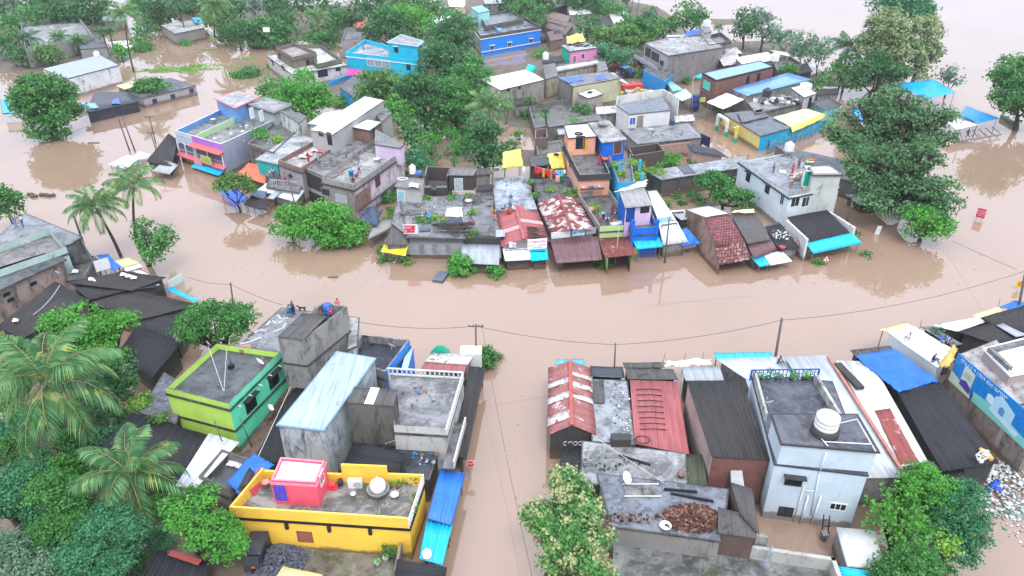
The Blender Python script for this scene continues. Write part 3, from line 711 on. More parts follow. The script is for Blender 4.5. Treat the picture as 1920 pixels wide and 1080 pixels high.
for j,y in enumerate(ys):
    for i,x in enumerate(xs): vi[i,j]=len(m.v); m.v.append((x,y,ground_h(x,y)))
for j in range(len(ys)-1):
    for i in range(len(xs)-1): m.f.append((vi[i,j],vi[i+1,j],vi[i+1,j+1],vi[i,j+1])); m.m.append(0); m.uv.append([(0,0)]*4); m.sm.append(True)
m.build('ground',GROUND,None,(0,200,-2),kind='structure')
# ---- palette
DGREY=conc((.095,.10,.11),.8,.08); MGREY=conc((.17,.17,.172),.5,.12); LGREY=conc((.3,.3,.3),.3,.05); MOSSY=conc((.12,.12,.11),.5,.5)
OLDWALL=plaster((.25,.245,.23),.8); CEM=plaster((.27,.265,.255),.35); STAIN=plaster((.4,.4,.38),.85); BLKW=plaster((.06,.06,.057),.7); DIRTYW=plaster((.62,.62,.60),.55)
BTIN=tin((.036,.036,.04),.12,(.06,.045,.04),.6); BTIN2=tin((.052,.049,.048),.25,(.07,.065,.06),.6); GTIN=tin((.36,.39,.42),.12,(.25,.2,.17)); WTIN=tin((.72,.74,.76),.08,(.5,.48,.46))
ASB=tin((.115,.11,.105),.35,(.04,.037,.035),.8); RTIN=tin((.20,.06,.05),.28,(.50,.44,.43),.55,.9); BLUET=tin((.02,.18,.62),.03,(.3,.3,.35)); CYANT=tin((.0,.48,.78),.03,(.2,.5,.6)); RUSTW=tin((.60,.59,.57),.47,(.20,.055,.05),.6,1.3)
MAROON=tin((.14,.06,.065),.18,(.25,.2,.19)); PINKR=tin((.40,.13,.13),.26,(.26,.10,.09),.6,.9)
YEL=tarpm((.82,.60,.10)); PYEL=tarpm((.80,.66,.30)); BLUEP=tarpm((.01,.14,.62)); CYANP=tarpm((.0,.38,.72)); WTARP=tarpm((.85,.85,.83)); BLKT=tarpm((.03,.035,.045)); ORG=tarpm((.75,.13,.05)); GRNT=tarpm((.01,.33,.20))
BROWN=plaster((.22,.15,.12),.7); WOOD=plaster((.07,.06,.05),.4)
# ================================================================= near left
b=house('green_house','lime and mint green two-storey house with flat wet roof and lime parapet',5.4,[(310,727),(428,757),(527,660),(406,643)],plaster((.50,.76,.13),.12),DGREY,.6,sides={1:plaster((.14,.78,.46),.12)},cap=conc((.13,.13,.12),.2,.4),skip=())
mint=plaster((.05,.50,.28),.12)
for px,py in ((470,757),(513,712)): window(b,1,px,py,1.3,1.2,frame=DARK,pane=GLASS,shade=BLK)
m=MB(); z0=2.35; E=inset([Vector((p.x,p.y,0)) for p in b.W],-.12)
for i in (0,1):
    a,c=E[i],E[i+1]; d,e=b.W[i+1],b.W[i]
    V=lambda p,z:Vector((p.x,p.y,z))
    m.quadw(V(a,z0),V(c,z0),V(c,z0+.14),V(a,z0+.14)); m.face([V(a,z0+.14),V(c,z0+.14),V(d,z0+.14),V(e,z0+.14)])
m.build('storey_ledge',conc((.06,.065,.06),.1,.5),b.root)
for k in range(5):
    m=MB(); t=(k+.6)/5.2; p=b.W[1].lerp(b.W[2],t); _,nn=outw(b.W[1],b.W[2],b.cen); q=Vector((p.x,p.y,4.55)); m.tube([q,q+nn*.45-Vector((0,0,.05))],.04,6); m.build('drain_spout',WHT,b.root)
house('terrace_house','long flat grey roof with pale crack patches behind the green house',4.9,[(447,652),(527,662),(640,592),(528,578)],OLDWALL,conc((.2,.205,.21),.4,.02),0,slab=.15)
b=house('tower_house','tall weathered grey concrete house with a roof terrace and blue barrel',8.0,[(521,632),(568,638),(651,574),(605,567)],plaster((.30,.29,.27),.7),MOSSY,1.0,slab=0)
q=[(520,631),(568.5,638),(614,593),(567,586)]; pts=W4(z4(q,8.15)); m=MB(); sheet(m,pts,.28,.045,nv=3); m.build('stair_roof',ASB,b.root)
m=MB(); V=lambda p,z:Vector((p.x,p.y,z)); m.quadw(V(pts[2],7),V(pts[3],7),V(pts[3],8.1),V(pts[2],8.1)); m.build('stair_room_wall',OLDWALL,b.root)
m=MB()
for i in (0,1):
    a,c=b.W[i],b.W[i+1]; t,nn=outw(a,c,b.cen)
    for zz in (5.2,): m.beam(V(a,zz)+nn*.05,V(c,zz)+nn*.05,.14,.12)
m.build('storey_ledge',BLKW,b.root)
house('side_house','narrow streaked white block beside the tall grey tower',5.0,[(652,655),(668,648),(672,596),(656,594)],plaster((.7,.7,.68),.7),LGREY,0)
b=house('tin_tower','long grey-blue concrete block with pale rust-spotted sheet roof',6.2,[(522,795),(606,805),(702,672),(632,660)],plaster((.42,.47,.50),.75),tin((.38,.47,.54),.24,(.26,.15,.12),.6),0,slab=.14,slabm=plaster((.2,.34,.42),.5))
b=house('walled_roof_house','flat house with dark wet roof pool inside grey parapets and bright blue side wall',4.6,[(650,672),(722,697),(768,637),(677,626)],OLDWALL,conc((.035,.04,.05),.9,.02),.8,sides={1:paint((.02,.24,.78),.5)},cap=conc((.25,.25,.24),.2,.2))
house('blue_wall','narrow bright blue wall block beside the dark roof pool',3.6,[(752,694),(765,690),(775,650),(764,648)],paint((.02,.24,.78)),paint((.4,.6,.8)),0,cat='wall',slab=0)
b=house('balustrade_house','grey terrace house with white pierced balustrade and streaked roof above the flooded lane',5.2,[(738,797),(837,803),(868,698),(727,690)],plaster((.5,.5,.48),.7),conc((.22,.22,.225),.45,.12),.75,slab=.1,skip=(1,2),parm=plaster((.55,.55,.53),.55))
m=MB()
for i in (1,2):
    a,c=b.W[i],b.W[(i+1)%4]; L=(c-a).length; n=int(L/.42)
    f=b.floor
    m.beam(V(a,f+.72),V(c,f+.72),.16,.09); m.beam(V(a,f+.08),V(c,f+.08),.16,.14)
    for k in range(n+1): p=a.lerp(c,k/n); m.box((p.x,p.y,f+.1),.12,.14,.6,math.atan2((c-a).y,(c-a).x))
m.build('balustrade',plaster((.62,.62,.60),.5),b.root)
# balcony below the right side
m=MB(); a,c=b.W[1],b.W[2]; t,nn=outw(a,c,b.cen)
pa,pc=a-t*2.2,a.lerp(c,.42); m.hexa([V(p,z)+nn*d for z in (2.9,3.05) for p,d in ((pa,0),(pc,0),(pc,1.0),(pa,1.0))])
m.build('balcony',MGREY,b.root); m=MB(); m.beam(V(pa,3.75)+nn*.95,V(pc,3.75)+nn*.95,.12,.12); m.beam(V(pa,3.4)+nn*.95,V(pc,3.4)+nn*.95,.1,.6); m.build('balcony_wall',plaster((.62,.62,.60),.5),b.root)
b2=shed('stair_room','mossy dark stair room with corrugated roof and white skylight strip on the terrace',6.9,[(650,755),(737,762),(747,731),(664,725)],ASB,plaster((.13,.13,.115),.75),cat='stair room',on=b,ins=.1,base=1.2)
pts=b2.pts; m=MB(); e=[pts[0].lerp(pts[1],.38),pts[0].lerp(pts[1],.58),pts[3].lerp(pts[2],.58),pts[3].lerp(pts[2],.38)]; sheet(m,[p+Vector((0,0,.06)) for p in e],amp=0,nu=2); m.build('skylight',WHT,b2.root)
house('low_roof','dark wet low slab roof below the terrace house',2.6,[(690,885),(803,897),(835,800),(655,790)],BLKW,conc((.05,.055,.065),.9,.1),.0)
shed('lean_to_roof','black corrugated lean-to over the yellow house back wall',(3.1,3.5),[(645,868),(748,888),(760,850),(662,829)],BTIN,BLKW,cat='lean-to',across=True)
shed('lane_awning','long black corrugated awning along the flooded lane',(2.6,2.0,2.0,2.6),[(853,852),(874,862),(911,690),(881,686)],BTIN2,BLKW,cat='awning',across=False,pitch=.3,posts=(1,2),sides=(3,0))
shed('rust_shed','red rusted sheet roof behind the balustraded terrace',2.9,[(788,693),(870,700),(876,684),(797,678)],tin((.30,.10,.09),.25,(.5,.4,.38)),OLDWALL)
shed('white_tin_shed','white sheet roof with brown rust flecks near the leaning utility pole',(2.9,2.6),[(797,678),(876,684),(890,664),(812,661)],RUSTW,OLDWALL)
clothlump('green tarpaulin peak at the river end of the left block',[(806,664,2.4),(846,664,2.4),(840,653,2.5),(812,655,2.5)],(0,0,0),mat=GRNT,sag=-.9,wob=.04)
b=house('white_box_room','small white box room at the corner of the flooded street',2.9,[(862,664),(903,664),(903,648),(864,648)],DIRTYW,WTIN,0,slab=0)
# yellow house
YW=plaster((.90,.56,.075),.10); 
b=house('yellow_house','bright yellow flat-roofed house with tall parapet and pink roof room',4.3,[(429,951),(766,973),(794,889),(492,876)],YW,conc((.24,.225,.205),.35,.06),1.0,skip=(1,2),slab=.1,slabm=paint((.02,.02,.02),.8,.5),cap=plaster((.82,.55,.12),.1))
m=MB(); a,c=b.W[3],b.W[2]; f=b.floor
x1=a.lerp(c,.50); x2=a.lerp(c,.78)
def wl(m,p,q,z0,z1,th=.18,k=0):
    t=(q-p).normalized(); n=Vector((t.y,-t.x,0))*th; m.hexa([V(r,z)+n*s for z in (z0,z1) for r,s in ((p,0),(q,0),(q,1),(p,1))],k)
wl(m,a,x1,f-.3,f+.75); wl(m,x1,x2,f-.3,f+1.75); wl(m,x2,c,f-.3,f+1.0); m.build('back_parapet',YW,b.root)
m=MB(); a,c=b.W[1],b.W[2]; n=15
for hgt in (.35,.7,1.0): m.beam(V(a,f+hgt),V(c,f+hgt),.05)
for k in range(n+1): p=a.lerp(c,k/n); m.beam(V(p,f),V(p,f+1.0),.05)
m.build('railing',WHT,b.root)
window(b,0,572,1006,1.0,.95,frame=plaster((.25,.1,.06),.3),pane=plaster((.30,.11,.07),.5),name='window',bars=1)
a,c=b.W[0],b.W[1]; t,nn=outw(a,c,b.cen)
for k in (.31,.55,.78): m=MB(); p=a.lerp(c,k); m.hexa([V(p,z)+t*s+nn*d for z in (f-.75,f-.2) for s,d in ((-.12,0),(.12,0),(.12,.18),(-.12,.18))]); m.build('drain_box',BLK,b.root)
pk=plaster((.85,.12,.18),.05)
pb=house('roof_room','pink roof room with white top and violet door on the yellow house',5.75,[(508,900),(592,905),(609,864),(526,857)],pk,plaster((.72,.72,.70),.12),.22,base=b.floor,cat='roof room',on=b,slab=.1,slabm=paint((.85,.25,.32)),cap=paint((.85,.25,.32)))
window(pb,0,526,923,.95,1.75,frame=paint((.8,.12,.18)),pane=paint((.10,.08,.55)),name='door',bars=1)
window(pb,1,603,896,.7,1.0,frame=WHT,pane=paint((.5,.02,.05)),bars=2)
# ring and tank
p=P(710,924,b.floor); rt=empty('water_tank',p,'round white water tank in a concrete ring on the yellow house roof','water tank'); m=MB(); m.lathe(p,[(0,0),(.76,0),(.84,.45),(.86,.5),(.74,.5),(.7,.3),(0,.3)],26); m.build('concrete_ring',plaster((.28,.28,.27),.6),rt)
m=MB(); m.lathe(p+Vector((0,0,.3)),[(.5,0),(.58,.2),(.6,.5),(.54,.75),(.36,.93),(.14,1.02),(.07,1.15),(.04,1.4),(0,1.4)],24); m.build('tank_body',WHT,rt)
p=P(667,912,b.floor); rt=empty('air_conditioner_unit',p,'white air conditioner box standing on the yellow house roof','air conditioner'); m=MB(); m.box(p,1.05,.4,.72); m.build('casing',WHT,rt)
m=MB(); m2=MB(); n=20; c=p+Vector((.2,-.215,.36)); m.tube([c+Vector((math.cos(6.2832*k/n)*.24,0,math.sin(6.2832*k/n)*.24)) for k in range(n+1)],.03,5,cap=False)
for k in range(-3,4): m.beam(c+Vector((-.22,0,k*.06)),c+Vector((.22,0,k*.06)),.012)
m.build('fan_grille',STEEL,rt)
p=P(619,915,b.floor); m=MB(); m.box(p,1.1,.55,.16); m.box(p+Vector((0,0,.165)),.9,.4,.3); m.build('plastic_tub',paint((.75,.04,.05),.4),None,p,label='red plastic tub beside the pink roof room',cat='tub')
bucket('white bucket in the middle of the yellow house roof',663,932,b.floor,(.75,.75,.7),.2,.36)
bucket('white basin holding a pink cloth by the roof tank',740,930,b.floor,(.75,.6,.6),.32,.2,name='basin',cat='basin')
barrel('small black box drum by the yellow house back parapet',639,909,b.floor,(.03,.03,.03),.2,.5)
for i,(px,py,c) in enumerate(((752,908,(.3,.1,.05)),(762,908,(.3,.1,.05)),(770,908,(.5,.45,.4)),(781,907,(.3,.1,.05)),(733,915,(.25,.1,.06)),(746,915,(.28,.12,.07)),(779,935,(.4,.05,.03)),(776,950,(.4,.05,.03)),(774,962,(.4,.05,.03)))):
    pot(['small leafy pot first in the row along the yellow back parapet','small leafy pot second in the row along the yellow back parapet','pale pot third in the row along the yellow back parapet','tall leafy pot in the corner of the yellow back parapet','low brown pot right of the round white tank','squat brown pot between tank and back parapet row','red pot at the white railing, farthest of three','red pot at the white railing, middle of three','red pot at the white railing, nearest of three'][i],px,py,b.floor,c,plant=.28 if i<4 else .12)
p0,p1=P(462,935,b.floor),P(484,893,b.floor); m=MB(); sheet(m,[p0,p1,V(p1,b.floor+1.0)+Vector((-.5,0,0)),V(p0,b.floor+1.0)+Vector((-.5,0,0))],.18,.04,across=True); m.build('leaning_sheets',ASB,None,p0,label='stacked corrugated sheets leaning on the left yellow parapet',cat='sheet')
p0,p1=P(477,930,b.floor),P(500,892,b.floor); m=MB(); m.hexa([q+Vector((dx,0,z)) for z,s in ((0,0),(.85,-.45)) for q,dx in ((p0,s),(p1,s),(p1,s+.06),(p0,s+.06))]); m.build('leaning_board',paint((.55,.08,.10)),None,p0,label='red board leaning inside the left yellow parapet',cat='board')
bucket('pink plastic basket by the violet door',500,912,b.floor,(.7,.3,.25),.3,.5,name='basket',cat='basket')
clothlump('small folded saffron and green cloth strip on the yellow roof floor',[(710,965,3.4),(714,965,3.4),(713,947,3.4),(709,947,3.4)],(.15,.3,.12),wob=.01,name='cloth',cat='cloth',nu=4)
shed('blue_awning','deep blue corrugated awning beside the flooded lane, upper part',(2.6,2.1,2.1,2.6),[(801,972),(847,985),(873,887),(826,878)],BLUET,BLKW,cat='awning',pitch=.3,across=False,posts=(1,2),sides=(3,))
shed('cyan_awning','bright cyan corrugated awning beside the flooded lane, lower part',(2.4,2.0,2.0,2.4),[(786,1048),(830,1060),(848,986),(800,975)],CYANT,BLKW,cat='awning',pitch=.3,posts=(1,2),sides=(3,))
dish('satellite dish on the cyan awning',800,1050,2.5,40,.35)
shed('black_tin_shed','black corrugated roof with grey cap at the bottom of the lane',(2.2,2.3),[(738,1092),(832,1105),(838,1064),(744,1049)],BTIN,BLKW,across=True)
m=MB(); m.face([P(x,y,.55) for x,y in ((478,1120),(760,1120),(768,1046),(560,1026),(500,1020))],0,[(0,0)]*5); m.build('yard_floor',conc((.16,.15,.12),.6,.5),None,P(620,1060,.5),kind='structure')
m=MB(); m.quadw(P(742,1095,.5),P(752,1046,.5),V(P(752,1046,.5),1.9),V(P(742,1095,.5),1.9)); wl(m,P(742,1098,.3),P(752,1046,.3),.3,1.9); m.build('yard_wall',OLDWALL,None,P(747,1070,.3),label='low stained yard wall with a creeper at its top end',cat='wall')
shrub('leafy creeper clump climbing the corner below the yellow wall',730,1030,12,'mid',z=1.2,name='creeper',cat='creeper')
for i,(x,y) in enumerate(((708,1058),(724,1050))): pot(['white pot on the yard wall, lower one','white pot on the yard wall, upper one'][i],x,y,.6,(.7,.7,.66),1.2,plant=.2)
pileof('heap of dark grey gravel by the yellow house',520,1052,.6,2.2,1.5,.8,1500,.13,paint((.12,.13,.16),.8,.5),'gravel_heap','gravel')
pileof('spread grey gravel beside',498,1072,.55,1.2,1.2,.3,500,.12,paint((.12,.13,.16),.8,.5),'gravel','gravel',seed=8)
shed('yellow_sheet','pale yellow sheet roof at the bottom edge of the yard',2.2,[(500,1110),(612,1112),(604,1077),(530,1062)],PYEL,None,cat='canopy',amp=0,posts=(0,1,2,3))
# black three-wheeler under the tree
p=P(486,1052,.4); rt=empty('auto_rickshaw',p,'black covered three-wheeler parked beside the gravel heap','auto rickshaw'); rt.rotation_euler=(0,0,0)
m=MB(); m.hexa([p+Vector(v) for v in ((-.65,-1.2,.3),(.65,-1.2,.3),(.65,1.2,.3),(-.65,1.2,.3),(-.6,-.7,1.7),(.6,-.7,1.7),(.6,1.15,1.75),(-.6,1.15,1.75))]); m.build('body',paint((.02,.022,.03),.35),rt)
m=MB(); m.hexa([p+Vector(v) for v in ((-.66,-.8,1.71),(.66,-.8,1.71),(.66,1.2,1.78),(-.66,1.2,1.78),(-.5,-.65,1.86),(.5,-.65,1.86),(.5,1.1,1.9),(-.5,1.1,1.9))]); m.build('canopy',BLKT,rt)
for s,yy in ((-.62,.8),(.62,.8),(0,-1.15)):
    m=MB(); c=p+Vector((s,yy,.28)); m.tube([c-Vector((.08,0,0)),c+Vector((.08,0,0))],.28,14); m.build('wheel',RUBBER,rt)
m=MB(); m.hexa([p+Vector(v) for v in ((-.5,-1.17,.95),(.5,-1.17,.95),(.5,-1.0,.95),(-.5,-1.0,.95),(-.48,-.86,1.55),(.48,-.86,1.55),(.48,-.7,1.55),(-.48,-.7,1.55))]); m.build('windscreen',GLASS,rt)
m=MB(); m.box(p+Vector((.1,-1.24,.75)),.25,.05,.15); m.build('reflector',paint((.6,.12,.03)),rt)
# left of the yellow house
clothlump('royal blue tarpaulin stretched between yard wall and yellow house',[(426,905,3.0),(450,930,3.2),(514,872,3.3),(475,847,3.4)],(0,0,0),mat=BLUEP,wob=.06)
house('yard_room','small open-topped yard with grey mossy parapets beside the blue tarpaulin',2.8,[(372,893),(430,918),(474,862),(416,842)],OLDWALL,conc((.09,.095,.10),.8,.2),.9,cap=MOSSY)
clothlump('crumpled white sheet lying in the grey parapet yard',[(424,872,2.0),(452,880,2.0),(456,868,2.0),(430,862,2.0)],(.75,.74,.7),wob=.05,name='cloth',cat='cloth')
shed('black_lane_roof','black sheet roof filling the lane between green and grey-blue houses',(2.3,2.5),[(470,872),(530,866),(592,705),(548,730)],BTIN,BLKW,pitch=.36,amp=.055)
cable('white hose running down the green lane roof',P(480,865,2.6),P(545,725,2.9),.0,.03,(.7,.7,.7),name='hose')
house('side_passage','brown earth passage wall between lime house and lane roof',1.2,[(440,865),(470,872),(555,722),(545,715)],BROWN,conc((.14,.09,.07),.7,.1),0,cat='wall',slab=0)
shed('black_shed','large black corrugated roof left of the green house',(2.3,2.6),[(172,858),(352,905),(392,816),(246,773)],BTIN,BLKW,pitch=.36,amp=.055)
shed('white_sheet_roof','white sheet roof strip between black roof and grey yard',(2.5,2.7),[(328,912),(368,915),(449,829),(392,812)],WTIN,OLDWALL,cat='shed',amp=.02)
house('grey_flat_roof','flat grey slab roof edged with creepers left of the green house',2.6,[(262,772),(328,793),(352,725),(308,700)],BLKW,conc((.14,.15,.18),.8,.15),.0)
shrub('creeper mat along the edge of the grey slab roof',262,752,20,'lime',z=2.4,name='creeper',cat='creeper'); shrub('creeper strip at the front edge of the grey slab roof',300,783,16,'olive',z=2.6,name='creeper',cat='creeper',sq=.3)
shed('bottom_black_roof','black corrugated roof under the tree at the bottom left',(2.2,2.4),[(250,1100),(385,1100),(392,1052),(293,1030)],BTIN,BLKW,pitch=.36,amp=.055)
m=MB(); m.beam(P(318,1036,2.7),P(375,1055,2.7),.45,.06); m.build('ridge_board',paint((.35,.08,.07)),None,P(345,1045,2.7),label='faded red ridge board on the bottom black roof',cat='board')
pole('thin bamboo aerial mast before the green house, left one',(418,832),(402,788),z0=2.4,r=.05,name='aerial_mast',cat='mast',down=2)
pole('thin bamboo aerial mast before the green house, right one',(470,832),(449,782),z0=2.4,r=.05,name='aerial_mast',cat='mast',down=2)
tank('white water can with a blue cloth in the corner below the palm',367,925,1.2,.3,.7,name='water_can',cat='water can')
clothlump('bright blue plastic heap below the small tree',[(350,935,1.6),(375,940,1.6),(380,918,1.6),(358,912,1.6)],(.01,.12,.55),wob=.1,nu=10)
# ================================================================= mid left
TEALW=plaster((.42,.56,.52),.55)
house('deck_house','grey flat deck where two men stand at the left edge',4.65,[(-60,492),(130,458),(152,444),(48,401)],OLDWALL,conc((.20,.215,.225),.4,.05),0,slab=.15)
house('teal_parapet_house','house terrace with faded teal parapets at the left edge',5.5,[(-40,520),(124,463),(92,427),(-40,474)],TEALW,conc((.2,.19,.18),.4,.3),.8)
b=house('stained_house','brown-stained house with dark slab roof below the teal terrace',4.7,[(-60,568),(118,487),(84,474),(-60,520)],plaster((.34,.26,.22),.85),DGREY,0,slab=.3)
for px,py in ((12,552),(20,562),(62,532)): window(b,0,px,py,.8,.5,frame=OLDWALL,pane=GLASS,bars=1)
house('plant_courtyard','small walled courtyard roof with white sheets and plants',2.6,[(118,520),(160,515),(180,480),(132,474)],OLDWALL,MOSSY,.5)
shed('big_black_roof','black sheet roof sloping at the far left, lowest of the black cluster',(2.8,3.5),[(-5,612),(42,636),(168,564),(103,527)],BTIN2,BLKW)
shed('big_black_roof','large black sheet roof with scattered rags and a white hook pipe',(3.3,2.9),[(167,563),(242,543),(310,536),(128,528)],BTIN2,BLKW)
shed('big_black_roof','long black sheet roof with ridge running toward the street',(3.4,3.0),[(128,530),(245,545),(312,520),(232,508)],BTIN2,BLKW)
shed('big_black_roof','black sheet roof crossed by a creeper line in the middle of the cluster',(3.0,2.4,2.4,3.0),[(168,568),(264,600),(374,571),(246,543)],BTIN2,BLKW)
shed('low_black_roof','low black roof strip with a blue tarpaulin at its end',(2.2,2.2),[(250,612),(335,645),(366,594),(300,584)],BTIN,BLKW)
shed('ribbed_black_roof','black finely ribbed roof with a pale creeper stripe',(2.6,3.0),[(222,662),(284,709),(338,645),(253,613)],BTIN,BLKW,pitch=.2)
shed('blue_strip_awning','bright blue awning strip at the end of the black roofs',(1.9,1.8),[(363,566),(376,563),(323,538),(307,540)],CYANP,None,cat='awning',amp=0,posts=(0,1))
clothlump('blue tarpaulin crumpled under the black roof end',[(323,583,1.7),(355,592,1.7),(364,576,1.8),(332,575,1.8)],(0,0,0),mat=BLUEP,wob=.06,nu=10)
shed('yellow_canopy','pale yellow canopy beside the two street palms',(2.1,2.4),[(229,502),(264,492),(240,483),(212,489)],PYEL,None,cat='canopy',amp=0,posts=(0,1,2,3))
shed('white_canopy','white canopy below the yellow one at the street edge',(1.8,2.0),[(236,510),(270,499),(262,494),(232,502)],WTARP,None,cat='canopy',amp=0,posts=(0,1,2,3))
shed('blue_canopy','blue canopy behind the white signboard',(2.2,2.6),[(212,508),(228,500),(202,476),(180,478)],BLUET,None,cat='canopy',posts=(0,1,2,3))
shed('white_sheet','white loose sheet roof lying by the street edge, upper one',2.4,[(284,526),(292,521),(262,506),(250,508)],WTARP,None,cat='sheet',amp=0,posts=(0,1,2,3)); shed('white_sheet','white loose sheet roof lying by the street edge, lower one',2.5,[(284,537),(300,534),(284,525),(266,528)],WTARP,None,cat='sheet',amp=0,posts=(0,1,2,3))
rt,a,c,t,U,nn,h=board('white blank signboard standing over the blue canopy',[(181,510),(208,502)],(2.6,4.0),(.7,.72,.7),posts=(.1,.9))
rt,a,c,t,U,nn,h=board('pale green tilted signboard in the flood water',[(318,542),(344,526)],(.1,1.2),(.5,.68,.6)); scribble(rt,a,t,U,nn,(c-a).length,h,(.75,.8,.75),3,4)
rt,a,c,t,U,nn,h=board('grey signboard frame leaning by the street palms',[(158,470),(178,500)],(2.6,4.4),(.2,.22,.25),posts=(.1,.9))
clothlump('white rags scattered on the big black roof',[(165,525,3.4),(180,528,3.4),(176,520,3.4),(166,520,3.4)],(.75,.75,.75),wob=.03,name='cloth',cat='cloth',nu=6)
for i,(x,y) in enumerate(((230,514),(240,517),(250,520),(140,508),(28,600))): clothlump(['white plastic sheet scrap near the ridge','white scrap right of the ridge scrap','white scrap nearest the street end of the black roof','white plank scrap in the plant courtyard','white rag at the lower left black roof'][i],[(x-6,y+3,3.35),(x+6,y+3,3.35),(x+7,y-2,3.35),(x-4,y-3,3.35)],(.7,.72,.72),wob=.02,name='plastic_scrap',cat='scrap',nu=4)
dish('satellite dish on the corner of the ribbed black roof',338,645,2.9,200,.4); dish('satellite dish over the plant courtyard',112,522,4.4,160,.42); dish('satellite dish on the teal parapet terrace',55,465,4.8,190,.42); dish('satellite dish on the green house roof',488,690,4.9,120,.42); dish('satellite dish low on the green house side',508,776,2.3,100,.35); dish('satellite dish at the blue wall corner',735,660,4.6,150,.42)
# ================================================================= top left
house('ruined_house','grey roofless house with tall broken back walls behind palms',5.0,[(48,95),(172,62),(143,27),(38,42)],CEM,LGREY,1.4,slab=0,cap=LGREY)
house('grey_annex','low grey annex below the ruined house',3.4,[(150,92),(200,88),(190,66),(150,72)],CEM,DGREY,0)
b=house('white_house','white house with shiny blue-grey sheet roof and stained wall',4.4,[(125,147),(222,122),(187,103),(80,129)],plaster((.66,.68,.68),.6),tin((.30,.36,.42),.1,(.4,.42,.45),.3),0,slab=.12,slabm=BLK)
tank('white box tank on the far corner of the blue-grey roof',182,105,4.4,.7,1.1)
b=house('low_grey_house','low grey house with small blue-framed windows standing in water',2.2,[(268,184),(367,160),(318,146),(228,170)],plaster((.36,.35,.34),.5),DGREY,0,slab=.12)
for px,py in ((290,190),(324,181),(359,170)): window(b,0,px,py,1.0,.9,frame=paint((.1,.15,.3)),pane=GLASS)
shrub('creepers covering the low grey house roof',283,165,26,'mid',z=2.3,name='creeper',cat='creeper',sq=.35)
shed('black_tarp_hut','black tarpaulin hut with sloping roof behind the round tree',(2.2,2.8),[(160,212),(262,190),(234,172),(178,172)],BLKT,BLKT,cat='hut',amp=0)
clothlump('blue plastic patch over the black hut roof edge',[(148,204,2.3),(186,203,2.5),(178,192,2.6),(150,193,2.5)],(.2,.4,.75),wob=.08,nu=10); clothlump('small blue plastic twist on the black hut',[(208,196,2.5),(226,194,2.5),(224,184,2.6),(212,186,2.6)],(.05,.15,.6),wob=.08,nu=8)
shed('yellow_sheet','yellow tarpaulin sheet between white house and creeper roof',2.9,[(234,168),(260,160),(256,152),(217,160)],PYEL,OLDWALL,amp=0)
b=house('concrete_hut','lone grey concrete hut with crumbling corner posts in the flood',3.4,[(328,63),(383,52),(358,38),(302,47)],CEM,conc((.4,.4,.38),.2,.15),0,slab=.15)
clothlump('cyan tarpaulin on the concrete hut corner',[(366,43,4.2),(386,42,4.2),(382,33,4.5),(358,32,4.5)],(0,0,0),mat=CYANP,wob=.05,nu=8)
b=house('half_built_house','small turquoise roofed shack at the far left edge',2.0,[(5,212),(42,210),(30,180),(2,186)],paint((.6,.62,.64)),CYANP,0)
shed('white_sheet_shelter','white sheet shelter behind the tall palm',1.6,[(222,90),(250,88),(240,76),(206,78)],WTARP,None,cat='shelter',amp=0,posts=(0,1,2,3))
shed('dark_long_shed','dark roof glimpsed between the top left trees',3.0,[(268,26),(300,24),(296,14),(270,16)],BTIN2,BLKW)
# mossy house
b=house('mossy_house','dirty white house with mossy parapets left of the turquoise house',3.4,[(548,139),(652,122),(600,92),(502,105)],plaster((.56,.56,.54),.65),conc((.5,.5,.48),.3,.1),0,slab=.25)
for px,py in ((512,119),(532,129)): window(b,3,px,py,.9,.9,frame=BLK,pane=GLASS,shade=BLK)
window(b,0,605,137,2.4,1.6,frame=BLK,pane=GLASS,bars=4); window(b,0,634,129,1.2,.8,frame=BLK,pane=GLASS)
b=house('mossy_upper_room','dark mossy upper storey with open parapet on the dirty white house',6.2,[(548,107),(593,97),(552,80),(517,88)],plaster((.20,.16,.13),.6),conc((.3,.27,.25),.3,.2),.9,base=3.2,cat='roof room',on=b,cap=MOSSY)
for px,py in ((525,105),): window(b,3,px,py,.8,1.1,frame=BLK,pane=GLASS)
window(b,0,577,117,.8,.9,frame=BLK,pane=GLASS)
house('mossy_terrace','mossy parapet terrace with pale floor beside the dark upper storey',4.6,[(594,120),(640,110),(600,83),(560,83)],plaster((.16,.16,.11),.7),conc((.55,.56,.56),.2,.05),1.0,base=3.2,cat='terrace',on=b,cap=MOSSY)
# turquoise house
TQ=plaster((.01,.47,.66),.08)
b=house('turquoise_house','bright turquoise two-storey house with white bands and roof terrace',5.9,[(648,98),(782,113),(794,101),(684,74)],TQ,conc((.3,.32,.34),.3,.02),.95,slab=.12,slabm=WHT,cap=paint((.1,.6,.72)))
for px,py in ((695,116),(710,118),(724,120)):
    window(b,0,px,py,1.9,1.7,frame=WHT,pane=paint((.25,.28,.36)),bars=4)
window(b,0,766,126,1.0,1.2,frame=BLK,pane=GLASS)
b=house('roof_room','turquoise upper room with grey sloping slab on the turquoise house',8.6,[(727,79),(782,86),(794,77),(753,65)],TQ,conc((.26,.27,.30),.4,.02),0,base=4.9,cat='roof room',on=b,slab=.3,slabm=paint((.4,.62,.72)))
window(b,0,743,93,1.0,1.2,frame=BLK,pane=GLASS,shade=WHT); window(b,1,788,93,.9,1.1,frame=BLK,pane=GLASS,shade=BLK)
shed('pink_awning','hot pink awning at the corner of the turquoise house',(2.6,3.0),[(648,142),(676,139),(680,131),(654,128)],paint((.75,.05,.28)),None,cat='awning',amp=0,posts=(0,1,2,3))
m=MB(); wl(m,P(617,164,0),P(662,147,0),-1,1.3,.3); m.build('blue_yard_wall',paint((.02,.30,.66)),None,P(640,156,0),label='low bright blue yard wall in front of the turquoise house',cat='wall')
